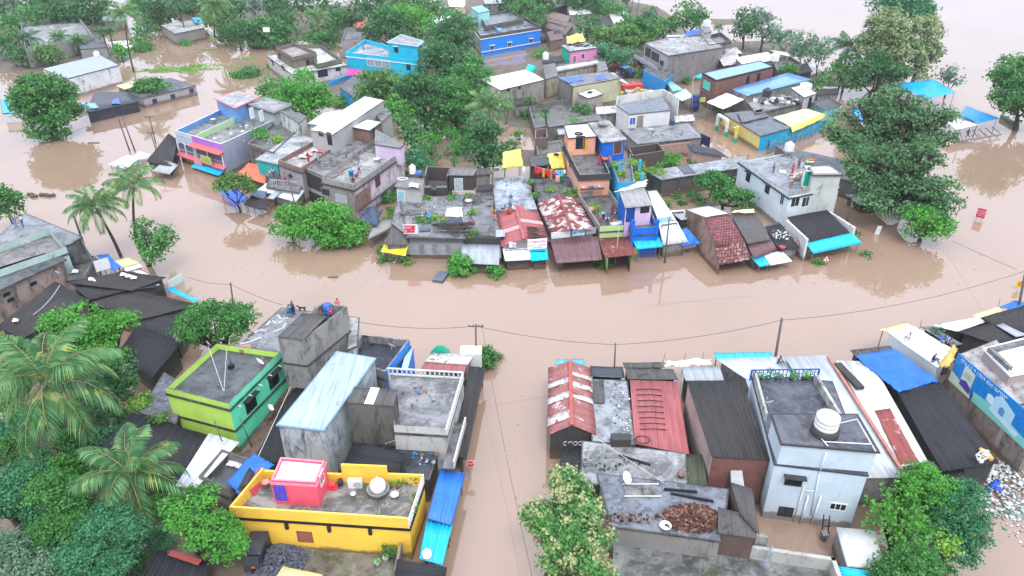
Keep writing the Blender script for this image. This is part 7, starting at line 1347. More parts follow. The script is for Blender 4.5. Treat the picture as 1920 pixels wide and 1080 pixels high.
q=P(1543,1012,0); m=MB(); m.box((q.x,q.y,-1),.35,.35,1.5); m.box((q.x,q.y,.5),.45,.5,.25); m.build('concrete_post',CEM,None,q,label='stubby grey post standing in the brown water below the pale blue house',cat='post')
pileof('floating rubbish of pale plastic scraps by the black hall',1872,915,.02,4.2,3.6,.3,1300,.19,None,'rubbish','rubbish',mats=[paint((.6,.62,.6)),paint((.45,.47,.46)),paint((.3,.3,.28)),paint((.7,.72,.72)),paint((.12,.25,.2))],flatten=.35)
pileof('rubbish strewn at the foot of the pale grey hall',1650,905,.3,2.8,1.2,.3,420,.16,None,'rubbish','rubbish',mats=[paint((.5,.5,.46)),paint((.3,.28,.25)),paint((.6,.6,.6))],flatten=.35,seed=9); pileof('thin drifting rubbish at the bottom right corner',1890,955,.02,2.4,4.5,.06,160,.15,None,'rubbish','rubbish',mats=[paint((.6,.62,.6)),paint((.3,.3,.28))],flatten=.3,seed=19)
clothlump('bright blue plastic sheet floating in the rubbish',[(1854,920,.25),(1882,922,.25),(1876,900,.3),(1862,898,.3)],(.01,.08,.5),wob=.14,nu=10); clothlump('white sack ball lying at the top of the rubbish',[(1853,892,.3),(1870,893,.3),(1868,880,.6),(1856,880,.6)],(.55,.6,.55),wob=.12,nu=8,name='sack',cat='sack')
m=MB(); m.tube([P(1880,990,.05),P(1888,993,.05)],.07,6); m.build('bottle',paint((.02,.35,.1)),None,P(1884,991,0),label='green bottle floating below the rubbish',cat='bottle')
# ================================================================= signs, poles, cables in the street
p,tp=up((882,885),(882,869)); tp=P(882,869,1.7); rt=empty('stop_sign',V(tp,0),'round red STOP sign on a thin pole standing in the flooded lane','road sign')
m=MB(); m.tube([V(tp,-1.5),V(tp,1.5)],.035,6); m.build('pole',STEEL,rt)
nd=(Vector((0,0,HC))-tp); nd.z=0; nd.normalize(); nd=Vector((nd.x,nd.y,0)); ux=Vector((-nd.y,nd.x,0)); U=Vector((0,0,1))
def disc(r,d,n,mat,name,rot=0): 
    m=MB(); A=[tp+ux*math.cos(6.2832*k/n+rot)*r+U*math.sin(6.2832*k/n+rot)*r+nd*d for k in range(n)]; B2=[q-nd*.02 for q in A]; m.face(A)
    m.face(B2[::-1])
    for k in range(n): m.face([B2[k],B2[(k+1)%n],A[(k+1)%n],A[k]])
    m.build(name,mat,rt)
disc(.37,.03,8,paint((.8,.8,.8)),'border',.3927); disc(.34,.045,8,paint((.62,.01,.03)),'face',.3927)
textmesh('STOP',.25,WHT,tp,ux,U,rt,off=.05)
rt,a,c,t,U,nn,h=board('red notice board with white writing standing in deep water at the right',[(1829,406),(1845,410)],(.35,1.75),(.62,.03,.12),posts=(.2,.8)); scribble(rt,a,t,U,nn,(c-a).length,h,(.85,.8,.82),3,21)
q=P(1547,496,0); rt=empty('warning_sign',q,'white triangular red-edged warning sign beside the small bush in the street','road sign'); tp=q+Vector((0,0,.75)); 
for r,cc,d in ((.62,(.55,.06,.04),0),(.46,(.8,.8,.8),.02)): m=MB(); A=[tp+Vector((math.cos(rad(90+120*k))*r,-d,math.sin(rad(90+120*k))*r)) for k in range(3)]; m.face(A); m.face([v+Vector((0,.015,0)) for v in A][::-1]); [m.face([A[k],A[k]+Vector((0,.015,0)),A[(k+1)%3]+Vector((0,.015,0)),A[(k+1)%3]]) for k in range(3)]; m.build('border' if r>.5 else 'face',paint(cc),rt)
m=MB(); m.beam(tp+Vector((0,-.035,-.12)),tp+Vector((0,-.035,.16)),.07,.02); m.build('symbol',DARK,rt); m=MB(); m.tube([q-Vector((0,0,1)),q+Vector((0,.05,.5))],.035,6); m.build('pole',STEEL,rt)
q=P(1908,543,0); rt=empty('chevron_sign',q,'yellow sign with a black arrow bend beside the right edge pole','road sign'); tp=q+Vector((0,0,.8)); m=MB(); m.hexa([tp+Vector(v) for v in ((-.35,0,-.45),(.35,0,-.45),(.35,.05,-.45),(-.35,.05,-.45),(-.35,0,.45),(.35,0,.45),(.35,.05,.45),(-.35,.05,.45))]); m.build('plate',paint((.75,.42,.02)),rt)
m=MB(); m.beam(tp+Vector((.18,-.02,.3)),tp+Vector((-.15,-.02,0)),.14,.02); m.beam(tp+Vector((-.15,-.02,0)),tp+Vector((.18,-.02,-.3)),.14,.02); m.build('arrow',DARK,rt); m=MB(); m.tube([q-Vector((0,0,1)),q+Vector((0,.08,.6))],.035,6); m.build('pole',STEEL,rt)
T892=pole('utility pole with crossarm at the near bank of the street',(893,692),(892,608),arm=1); T1153=pole('short dark pole between the two near blocks of houses',(1152,690),(1154,643),arm=0,r=.09); 
T1466=pole('tall pole standing behind the turquoise street awning',(1452,680),(1466,597),z0=2,r=.16); T1907=pole('thick pole at the right edge of the street',(1907,590),(1924,505),z0=2,r=.16); T433=pole('pole top standing behind the mango tree by the terrace house',(438,575),(432,530),r=.12)
T1599=pole('street pole beside the cyan long awning',(1586,424),(1601,366),arm=1,r=.13); T1254=pole('leaning grey pole in front of the white shop roof',(1246,493),(1255,408),r=.12); T1160=pole('thin pale pole before the royal blue balcony',(1153,498),(1161,425),r=.06,mat=STEEL)
pole('left of the twin poles standing in the flood',(243,283),(220,217),r=.14); pole('right of the twin poles standing in the flood',(253,283),(228,216),r=.14); pole('single pole behind the black sheet roof with crossarm',(292,268),(279,217),arm=1,r=.12); pole('shorter pole at the black sheet roof edge',(300,305),(282,247),arm=1,r=.12)
TA=pole('dark pole by the street palms',(168,490),(138,404),r=.16); pole('dark pole at the shanty roofs before the teal house',(551,378),(540,328),z0=1.8,r=.11); 
pole('pole in the bushes left of the mossy house',(523,168),(517,137),arm=1); pole('tall thin mast on the river bank, left of two',(1177,52),(1189,-10),r=.16); pole('tall thin mast on the river bank, right of two',(1190,54),(1200,-10),arm=1,r=.16)
pole('thin black pole on the messy terrace',(860,470),(858,410),r=.07); pole('grey pole at the yard by the trees left of the black roof house',(1102,73),(1102,40),z0=1,r=.09); pole('pale post at the corner of the stained white hut',(1538,186),(1541,162),z0=1,r=.1); pole('thin pole with lamp near the lattice house',(463,318),(456,296),z0=1.5,r=.06); pole('thin steel post at the corner of the turquoise canopy',(1297,215),(1300,143),r=.08,mat=STEEL); pole('thin grey post behind the cement house balcony',(1357,110),(1358,70),z0=3,r=.1)
for i,(x,y0,y1) in enumerate(((1283,676,662),(1317,676,660),(1245,672,661),(1693,618,603),(1725,614,600),(1872,574,560))): pole(['thin stick post in the cream humps, left','thin stick post in the cream humps, right','thin stick post above the ribbed edge roof','thin stick behind the cream canopy','thin stick behind the cluttered roof','thin stick beside the blue pointed tent'][i],(x,y0),(x+3,y1),z0=1.5,r=.035,name='stick_post',cat='post')
CB='overhead wires'
up_=lambda T:T-Vector((0,0,.2))
cable('overhead wire from the tower house to the crossarm pole',P(667,603,6),up_(T892),.5,.025,group=CB); cable('overhead wire from the crossarm pole to the short dark pole',up_(T892),up_(T1153),.4,.025,group=CB); cable('overhead wire from the short dark pole to the tall pole',up_(T1153),up_(T1466),.5,.025,group=CB); cable('overhead wire from the tall pole to the right edge pole',up_(T1466),up_(T1907),1.0,.025,group=CB)
cable('overhead wire reaching the left street pole',P(352,520,4),up_(T433),.3,.025,group=CB); cable('overhead wire from left street pole to the tower house terrace',up_(T433),P(530,572,6),.2,.025,group=CB); cable('wire trailing down to the water at the right',P(1785,452,1),P(1905,505,4),.0,.025,group=CB); cable('thin wire hanging over the flooded lane',up_(T892)+Vector((.6,0,0)),P(1000,1090,3),1.0,.018,group=CB)
cable('wire running past the blue and lilac gable shops',P(1215,425,6),P(1445,428,5),.3,.025,group=CB); cable('wire from the grey pole toward the white house',up_(T1254),P(1385,430,5.5),.4,.022,group=CB); cable('wire from the flood pole to the leafy tree',up_(T1599),P(1690,330,5),.4,.022,group=CB); cable('low cables along the round tree',P(75,270,2),P(215,212,6),.3,.03,group=CB); cable('cables from the twin poles to the lattice house',P(228,217,8),P(330,290,3),.5,.03,group=CB)
cable('cable across the courtyard of black roofs',P(62,590,5),P(112,535,5),.3,.03,(.6,.6,.6),group=CB); cable('rope across the grey terraces at the bottom right',P(1110,815,4),P(1245,905,3.4),.1,.03,(.5,.48,.45),name='rope'); cable('rope over the dark yard behind the yellow house',P(722,832,3.2),P(810,797,5.2),.1,.025,(.5,.45,.35),name='rope'); cable('blue hose over the mossy courtyard wall',P(1432,1060,1.5),P(1450,1024,2.6),-.3,.035,(.1,.35,.6),name='hose')
cable('guy rope on the green house roof, left',P(390,648,6.0),P(419,733,5.5),.0,.025,(.6,.6,.6),name='rope'); cable('guy rope on the green house roof, right',P(425,655,6.6),P(420,733,5.5),.0,.025,(.6,.6,.6),name='rope'); pole('dark metal mast standing on the green house roof',(434,688),(428,660),z0=4.9,r=.07,name='mast',cat='mast',down=4.8); q=P(434,690,4.82); m=MB(); m.box(q,.45,.45,.35); m.build('weight_block',DARK,None,q,label='dark weight block at the foot of the green house mast',cat='block'); q=P(460,655,4.92); m=MB(); m.box(q,1.1,.8,.3,.4); m.build('brick_block',paint((.4,.2,.15)),None,q,label='reddish block on the pale cracked roof',cat='block')
# pale crack patches
m=MB()
for pl in (((500,610),(508,600),(520,606),(530,601)),((470,628),(486,618),(500,620)),((512,622),(530,615),(536,606)),((450,645),(470,640),(490,632)),((520,590),(527,598),(540,596))):
    q=[P(x,y,4.915) for x,y in pl]
    for i in range(len(q)-1): d=(q[i+1]-q[i]).normalized(); s=Vector((-d.y,d.x,0))*.13; m.face([q[i]-s,q[i+1]-s,q[i+1]+s,q[i]+s])
m.build('cement_repair',plaster((.42,.44,.44),.2),None,P(500,610,4.9),label='pale branching cement repairs on the long grey roof',cat='repair')
# submerged car
p=P(828,519,0); rt=empty('submerged_car',p,'dark blue-grey car sunk to its roof in the flooded street','car'); rt.rotation_euler=(0,0,0)
e=Matrix.Rotation(rad(75),3,'Z'); m=MB(); L=lambda x,y,z:p+e@Vector((x,y,z))
m.hexa([L(x,y,z) for z,s in ((-.3,1.0),(.42,1.0)) for x,y in ((-1.9,-.78),(1.5,-.78),(1.5,.78),(-1.9,.78))][:4]+[L(x,y,.22) for x,y in ((-1.35,-.66),(1.0,-.66),(1.0,.66),(-1.35,.66))]); m.build('glasshouse',paint((.03,.035,.05),.2),rt)
m=MB(); m.hexa([L(x,y,.225) for x,y in ((-1.4,-.69),(1.05,-.69),(1.05,.69),(-1.4,.69))]+[L(x,y,.31) for x,y in ((-1.2,-.6),(.85,-.6),(.85,.6),(-1.2,.6))]); m.build('roof',paint((.10,.12,.16),.3),rt)
m=MB(); m.hexa([L(x,y,-.9) for x,y in ((-2.1,-.82),(2.0,-.82),(2.0,.82),(-2.1,.82))]+[L(x,y,-.04) for x,y in ((-2.05,-.8),(1.9,-.8),(1.9,.8),(-2.05,.8))]); m.build('body',paint((.10,.12,.16),.3),rt)
for i,(x,y,l) in enumerate(((625,520,1.0),(545,455,.8),(176,268,1.8),(712,528,.3),(740,492,.3),(570,470,.4),(960,495,.4))):
    q=P(x,y,0); m=MB(); m.hexa([q+Vector((a*l*.6,b_*l*.18,z)) for z in (-.05,.07) for a,b_ in ((-1,-1),(1,-1.2),(.9,1),(-1,.8))]); m.build('floating_debris',paint((.12,.09,.06) if l>.6 else (.6,.58,.52)),None,q,label=['dark plank floating in mid street','pale board floating near the left bank trees','dark branch heap floating before the black hut','white scrap floating near mid street','white scrap floating left of the yellow awning','small pale scrap floating beside the leafy tree','pale scrap floating before the cyan awning'][i],cat='debris')
p=P(70,368,0); m=MB(); g=random.Random(2)
for k in range(9): m.lathe(p+Vector((k*.5-1.5,g.uniform(-.4,.4),-.1)),[(.0,0),(.35,.1),(.3,.45),(0,.6)],7)
m.build('boulder_clump',paint((.1,.09,.06)),None,p,label='dark rocks and fence stub poking out at the left street',cat='rocks')

for i,(x,y,rx,ry,n) in enumerate(((900,520,22,3,120),(1420,520,14,3,90),(620,505,14,4,80),(985,800,2,12,22),(1700,500,16,6,80),(160,350,14,8,70),(1330,280,5,3,50))):
    pileof('thin scatter of floating leaves and foam bits, patch %s'%['before the shop row','before the tiled house','by the mango tree','in the side lane','in the wide street at the right','in the left street','in the alley'][i],x,y,.0,rx,ry,.02,n//2,.13,None,'floating_scraps','floating scraps',seed=80+i,mats=[paint((.5,.46,.4)),paint((.16,.18,.09)),paint((.26,.18,.12))],flatten=.3)
# ================================================================= trees
T=tree
def scat(L,n,r0,r1,seed,q=.6):
    g=random.Random(seed); o=[]
    for l in L:
        for i in range(n):
            a=g.uniform(0,6.28); d=math.sqrt(g.random())*(l[2]-r0*.6); o.append((l[0]+math.cos(a)*d,l[1]+math.sin(a)*d*.9,g.uniform(r0,r1),q))
    return o
T('big round dense tree beside the black tarpaulin hut',[(90,200,50,1.0),(62,190,34),(118,210,34),(92,240,34),(70,165,28)],5.2,'mid',dens=1)
T('bright spreading mango tree over the street, main right crown',scat([(620,420,52,.5),(580,432,36,.5),(655,438,30,.5),(600,395,30,.5),(640,400,30,.5),(622,450,36,.5)],4,19,28,9,.5),2.8,'bright'); T('bright spreading tree over the street, smaller left crown',[(542,405,28,.5),(528,428,22,.5),(562,425,24,.5),(548,390,16,.5)],2.8,'bright')
T('huge dark tree on the right street bank, upper crown',scat([(1640,235,68,.6),(1720,235,62,.6),(1572,238,46,.6),(1770,235,36,.6),(1690,190,48,.6),(1760,262,38,.6),(1610,275,40,.6),(1660,200,35,.6)],5,17,27,1,0.55),11,'neem',base=(1672,345),dens=.75); T('dark leafy tree below the huge dark tree',scat([(1700,320,62,.6),(1640,330,48,.6),(1755,345,40,.6),(1690,365,44,.6),(1645,365,28,.6),(1770,380,26,.6),(1655,290,48,.6),(1720,285,48,.6),(1605,310,30,.6)],4,16,25,2,0.55),7,'neem',base=(1672,380),dens=.9)
T('bright green leafy tree standing in the water below the huge tree',[(1735,415,40,.6),(1715,400,24,.6),(1760,425,26,.6),(1725,435,26,.6)],2.8,'bright'); T('round tree at the right edge on the river side',[(1915,150,48,.9),(1900,185,38,.9),(1930,200,40,.9)],7,'mid',base=(1905,245))
T('tree at the left edge beside the deck house',[(5,380,30),(18,392,22)],4,'mid'); T('small tree with twisted branches beside the street palms',[(265,425,18),(300,440,22),(285,465,24),(310,450,18),(285,485,16),(262,452,12)],4.5,'mid',base=(275,495),dens=.9)
T('bright broad-leaved tree between the black roofs',scat([(110,600,40,.5),(165,600,48,.5),(215,605,34,.5),(140,630,45,.5),(195,640,35,.5),(205,670,28,.5)],5,19,28,8,.5),5.2,'bright'); T('mango tree leaning over the ribbed black roof',[(400,600,50,.5),(360,612,36,.5),(445,595,36,.5),(375,590,30,.5),(430,620,30,.5),(365,635,20,.5)],5.5,'mid')
T('dark feathery tree below the bright broad-leaved tree',[(190,700,36,.6),(215,725,34,.6),(180,745,28,.6),(230,690,22,.6)],4.5,'dark'); T('feathery blue-green tree at the lower left, farthest',scat([(20,900,50),(50,930,48),(15,950,50),(80,960,40)],4,26,36,4,.6),6,'teal'); T('feathery blue-green tree at the lower left, middle',scat([(100,930,46),(150,960,50),(110,990,52),(60,1000,46),(180,1000,46)],4,26,36,5,.6),5.6,'mid',dens=1); T('feathery green tree at the lower left corner of the yard',scat([(200,985,44),(235,1010,36),(180,1040,48),(225,1045,34),(140,1050,44)],4,24,34,6,.6),5.2,'teal',dens=1); T('grey-green tree at the very bottom left corner',[(30,1060,46),(80,1080,48),(10,1030,30),(130,1085,36)],5.2,'grey')
T('light green tree beside the yellow house',scat([(370,960,42),(410,985,34),(345,990,38),(390,1020,40),(335,960,28),(430,1000,28),(380,930,24),(440,1025,18)],5,15,23,7,.6),4.6,'bright',dens=.9,base=(385,1020)); T('flowering teak-like tree with cream blossom clusters in the flooded lane',scat([(1065,930,40),(1040,965,44),(1095,970,44),(1060,1005,54),(1110,1020,42),(1030,1010,36),(1075,1055,54),(1120,1060,32),(1065,900,24),(1010,965,22)],5,18,27,3,.7),5.6,'bloom',leaf=.26,dens=1,aspect=.75,shell=.45)
T('broad-leaved bright tree under the pale blue house',[(1695,970,36),(1665,990,30),(1712,1002,34),(1685,935,30),(1655,950,22),(1702,1035,28)],3.6,'bright',leaf=.28,aspect=.6); T('fine-leaved round green tree behind the broad-leaved bright tree',[(1740,930,46),(1770,960,46),(1730,905,36),(1790,930,34)],4.0,'bright',leaf=.15); T('blue-grey feathery tree at the rubbish side',[(1800,960,42),(1810,1000,38),(1790,1030,36),(1760,1000,36),(1815,930,28)],3.6,'teal',leaf=.17); T('dark green bush tree at the bottom right edge',[(1720,1060,40),(1680,1070,34),(1760,1075,30),(1650,1078,24)],3.0,'mid'); T('lime green sapling in front of the blue-grey feathery tree',[(1778,1015,18),(1790,1035,12),(1765,1030,10)],4.2,'lime',leaf=.2)
T('leafy shrub tree growing before the white town house',[(1340,345,28,.6),(1380,372,28,.6),(1360,362,26,.6),(1322,338,18,.6),(1400,385,14,.6)],2.8,'mid'); T('feathery tree over the deep blue tarpaulin roof',[(438,344,28,.45),(415,350,16,.5),(462,352,16,.5)],4.4,'olive',dens=.7)
# central thicket
C=[('dark glossy tree in front of the flooded gap',[(908,262,34),(890,280,24),(928,285,24),(905,235,24),(915,300,22)],6,'dark'),
('bright tree below the mossy house, top crown',[(570,150,22),(580,170,20)],5,'bright'),('light bush tree left of the small pole',[(520,165,26),(500,172,20),(545,175,24)],3.5,'mid'),('pale bright tree above the blue door wall',[(555,185,34),(590,190,28),(530,190,26),(575,205,26),(600,175,18)],4.5,'bright'),
('olive tree covering the blue yard house',[(700,160,30),(725,175,28),(690,185,24),(735,150,22)],5,'olive'),('broad dark tree in the central thicket',[(790,165,34),(820,185,36),(770,185,30),(800,210,32)],6,'dark'),('mid green tree behind the central palm, left part',[(855,190,34),(835,210,26),(870,215,28),(850,165,24)],6,'mid'),
('lighter tree above the central palm',[(880,150,28),(905,165,24),(860,145,22)],5,'mid'),('dense tree right of the turquoise house',[(820,105,28),(845,125,28),(805,125,24),(870,110,20)],5.5,'dark'),('tall dark tree above the turquoise house',[(720,45,30),(750,60,26),(700,60,22)],7,'dark'),('rounded bright tree behind the turquoise roof room',[(770,30,26),(790,45,26),(750,28,20),(800,60,20)],8,'bright'),
('dark tree touching the bright blue house',[(845,70,30),(820,80,26),(860,50,26),(870,85,22)],6,'dark'),('leafy tree next to the top white tent',[(850,38,26),(870,55,22)],6,'mid'),('tree behind the bright blue house roof',[(990,22,24),(1005,35,22),(970,12,18)],6,'mid'),('tree between tile hut and black roof house',[(1098,45,22),(1110,60,18)],5,'mid'),
('wide bushy tree behind the pink house, left crown',[(1150,78,34,.7),(1130,75,22,.7),(1175,72,28,.7)],4.5,'olive'),('wide bushy tree behind the pink house, right crown',[(1190,58,28,.7),(1205,75,24,.7),(1215,50,20,.7)],4.5,'mid'),('dark bush tree below the wide bushy tree',[(1140,102,26,.7),(1170,108,24,.7),(1120,95,18,.7)],3.5,'teal'),
('round tree on the river bank behind the cement house',[(1290,28,26,.9),(1275,38,18),(1308,36,18)],8,'mid'),('low river bank bush left of the round tree',[(1245,50,16),(1230,60,14),(1262,45,14)],4,'bright'),('river bank tree right of the masts',[(1215,30,16),(1220,45,14)],6,'dark'),
('river bank tree behind the open roof frame, left',[(1405,45,24),(1390,60,18),(1395,30,14)],7,'dark'),('river bank tree behind the open roof frame, right',[(1430,50,24),(1445,65,20),(1425,30,16)],7,'grey'),('thin pale tree on the bank, first',[(1475,80,22),(1465,65,14)],6,'grey'),('thin pale tree on the bank, second',[(1510,80,22),(1500,95,16)],6,'grey'),('thin pale tree on the bank, third',[(1545,90,20),(1530,105,18)],6,'grey'),
('tall cream flowering tree on the river bank, left crown',[(1665,60,36,1.0),(1640,90,28),(1690,95,32),(1660,110,30)],11,'bloomfar'),('tall cream flowering tree on the river bank, right crown',[(1725,70,32,1.0),(1735,105,30),(1720,130,26),(1740,45,20)],10,'bloomfar'),('dark tree crown at the top above the flowering trees',[(1685,12,34),(1720,20,28),(1660,15,22),(1640,-5,20)],14,'teal'),
('dark tree below the flowering trees',[(1640,130,32),(1670,145,28),(1610,150,26)],6,'dark'),('bright bush tree behind the river palm',[(1590,120,22),(1570,135,18),(1600,145,20)],5,'mid'),('small tree by the upper blue marquee',[(1783,135,14,.8),(1795,150,12,.8),(1772,145,10,.8)],5,'grey'),('bush tree at the edge of the thin trees',[(1545,150,16),(1530,160,12)],3,'mid'),
('bright leafy tree over the alley gap',[(790,270,26),(770,250,22),(800,290,20),(765,235,18),(745,215,16)],5,'mid'),('teal feathery tree beside the lilac wall',[(778,300,18),(795,310,18),(785,285,16)],3.5,'teal'),('light tree between thicket and lilac wall',[(745,195,20),(760,215,20)],5,'bright'),
('bright ground bushes in the middle gap, upper',[(838,242,22,.5),(820,235,14,.5),(855,252,14,.5)],1.5,'bright'),('bright ground bushes in the middle gap, lower',[(865,272,20,.6),(850,285,14,.6),(880,262,14,.6)],1.8,'bright')]
for lb,lo,zc,k in C: T(lb,lo,zc,k)
# top left woods
TL=[('tree clump at the top left corner',[(10,10,20),(-5,0,20)],5,'grey'),('spreading low tree at the left edge top',[(45,38,26),(80,30,24),(20,45,20)],5,'mid'),('dark tree beyond the ruined house',[(120,20,24),(150,28,20),(105,8,18)],7,'dark'),('feathery tree behind the ruined house, right',[(170,10,24),(195,15,20),(150,2,18)],8,'dark'),('dark bush tree at the left edge',[(8,80,24),(20,95,18)],4,'dark'),('dark shrub tree below the left palm',[(45,110,20),(35,100,16),(60,118,14)],2.5,'dark'),('yellow-green tree between the left palms',[(90,100,20),(105,108,16),(75,95,14)],3.5,'olive'),('bright young tree below the tall palm',[(228,98,14,.9),(220,90,10)],3,'bright'),
('dark wood tree at the top, first from the left',[(275,10,24),(300,5,20)],8,'dark'),('mid green tree beyond the lone concrete hut',[(305,32,16),(320,30,14),(290,40,16)],3.5,'mid'),('tree left of the lone concrete hut',[(275,48,16),(262,60,14)],3,'mid'),('olive tree at the right side of the concrete hut',[(400,40,20),(392,25,16)],5,'olive'),('round olive tree at the water by the pylon',[(420,58,16),(415,70,12)],3.5,'olive'),('dark tree behind the round olive tree',[(440,45,22),(450,62,18)],6,'dark'),('bright climbing bush before the pylon',[(462,50,14),(475,68,16),(488,75,12)],3,'mid'),('dark wood tree left of the pylon top',[(430,12,24),(455,15,20)],9,'dark'),('dark tree right of the pylon',[(535,35,24),(520,55,20)],6,'dark'),('mid tree at the right foot of the pylon',[(545,65,18),(530,72,12)],3.5,'mid'),('round bush tree at the water by the top palm',[(600,62,20),(585,72,15),(615,75,16)],3.5,'mid'),('dark wood tree above the grey ruin',[(640,25,26),(665,30,20)],7,'dark'),('dark wood tree at the top edge centre left',[(560,8,26),(600,0,22)],9,'dark'),('dark wood tree at the top edge beside a palm',[(700,12,24),(680,5,20),(720,20,18)],8,'dark'),('dark wood tree at the top edge behind the pylon',[(500,5,24),(520,15,18)],9,'dark'),('creeper mound on the grey ruin',[(655,38,12,.4),(640,42,10,.4)],4.2,'lime'),
('wood tree at the top edge above the white tent',[(820,15,16),(805,5,16)],6,'mid'),('dark top tree left of the masts',[(1100,5,24),(1130,12,22),(1080,-5,20)],6,'dark'),('mid top tree left of the masts',[(1150,14,18),(1165,28,16)],5,'mid'),('dark tree between the dark shed and tile huts',[(1060,-5,16)],6,'dark'),('tree behind the creeper courtyard house',[(950,195,14,.7)],4,'mid'),('dark top edge tree right of the tall palm',[(340,5,22),(320,12,18)],8,'dark'),('dark bush at the left of the tall palm foot',[(262,85,10,.6)],1.5,'mid'),('bush tree on the mud left of the lone hut',[(262,20,18)],5,'dark')]
for lb,lo,zc,k in TL: T(lb,lo,zc,k)
for i in range(26):   # the wood along the top edge, crowns that nothing tells apart
    x=R.choice([R.uniform(250,820),R.uniform(-20,120)]) if i<20 else R.uniform(940,1180); y=R.uniform(-22,10)
    T('one of the look-alike dark crowns crowding the wood along the top edge',[(x,y,R.uniform(18,26)),(x+R.uniform(-16,16),y+R.uniform(4,14),R.uniform(13,19))],R.uniform(5,8),R.choice(['dark','mid','dark']),group='crowns of the wood along the top edge')
for i,(x,y,r) in enumerate(((690,120,0),(745,175,16),(800,225,18),(815,255,14),(870,240,14),(940,165,12),(760,195,18),(705,205,16),(880,120,16),(910,140,14),(870,100,14),(835,155,18),(640,190,12),(850,215,14),(895,120,12))):
    if r: shrub('one of the look-alike bright bushes filling the central thicket',x,y,r,['bright','mid','bright'][i%3],z=.6,sq=.8,group='bushes filling the central thicket')
for i,(x,y,r) in enumerate(((20,850,34),(70,870,30),(120,880,28),(165,865,26),(200,820,26),(165,790,24),(215,780,22),(255,800,16),(130,830,28),(30,800,28),(25,760,26),(15,700,24),(60,690,26),(120,700,28),(150,670,24),(235,830,20),(285,900,24),(290,950,24),(250,960,24),(300,1010,24),(20,660,20),(250,1060,26),(130,770,26),(80,780,28),(280,860,14),(70,920,26),(230,740,20),(10,640,18))):
    T('one of the look-alike bushes crowding the garden below the big palm',[(x,y,r,.7),(x+r*.7,y+r*.3,r*.6,.7),(x-r*.6,y-r*.2,r*.6,.7)],1.6,['mid','dark','bright','mid','teal'][i%5],name='bush',cat='bush',group='bushes of the lower left garden',trunk=False,z0=-.2)
g_=random.Random(77)
for i in range(44):
    x,y=g_.choice([(g_.uniform(0,200),g_.uniform(20,70)),(g_.uniform(430,640),g_.uniform(20,80)),(g_.uniform(250,440),g_.uniform(5,40)),(g_.uniform(640,860),g_.uniform(10,50))])
    if 300<x<385 and 25<y<90 or 30<x<200 and 40<y<110: continue
    shrub('one of the look-alike bushes filling the far wooded bank',x,y,g_.uniform(11,18),g_.choice(['mid','bright','olive','dark']),z=.4,sq=.8,group='bushes filling the far wooded bank')
for i,(x,y,r) in enumerate(((985,215,9),(1000,205,8),(1150,225,8),(1138,203,9),(1012,300,8),(1255,380,7),(1295,345,8),(1230,366,8),(975,252,10),(958,272,9),(1300,300,7),(1480,203,8),(1543,188,10),(1398,240,6),(1288,150,7),(1180,186,7),(1140,172,7),(1045,170,8),(1215,345,7),(1560,235,9),(1340,172,6),(990,176,9),(1620,360,10),(760,330,9),(470,330,7),(630,395,8))):
    shrub('one of the look-alike weedy bushes in the gaps between the middle houses',x,y,r,['mid','bright','olive'][i%3],z=.5,sq=.9,group='weedy bushes between the middle houses')
SH=[('small rusty shed roof squeezed beside the annex',1142,206,26,9,3.0,RUSTW),('small black shed roof behind the creeper courtyard',985,190,22,8,3.0,BTIN2),('little grey shed roof between courtyard and dark wall',1068,246,24,7,2.6,GTIN),('small rust shed roof at the alley mouth',1284,222,20,8,2.2,RUSTW),('little ribbed roof between the yellow tarpaulin and plank shed',905,322,18,8,3.0,ASB),('small black roof in the gap behind the red gable',912,352,16,7,3.2,BTIN2),('little maroon roof left of the walled plot',1170,312,14,6,3.0,MAROON),('small white sheet roof by the flooded garden',1270,398,16,5,2.2,WTIN),('small dark roof behind the pink house',1058,62,20,7,3.0,BTIN2),('small pale roof left of the bright blue house',872,128,24,7,2.4,GTIN),('small rust roof between market and cement house',1222,178,18,6,2.6,RUSTW),('small dark roof beside the stained white hut',1552,172,22,7,2.6,BTIN2),('little grey roof at the top centre woods',930,2,24,6,3.4,GTIN),('small rust roof in the top woods by the tile huts',1088,22,22,7,3.4,RUSTW),('small dark roof in the woods left of the turquoise house',600,88,20,6,2.8,BTIN2),('small grey hut roof in the woods at the top left',215,35,24,6,3.0,GTIN)]
for lb,x,y,w2,h2,z,mt in SH: shed('small_shed',lb,(z,z+.5),[(x-w2*.9,y+h2),(x+w2,y+h2*.5),(x+w2*.8,y-h2),(x-w2,y-h2*.6)],mt,OLDWALL)
m=None
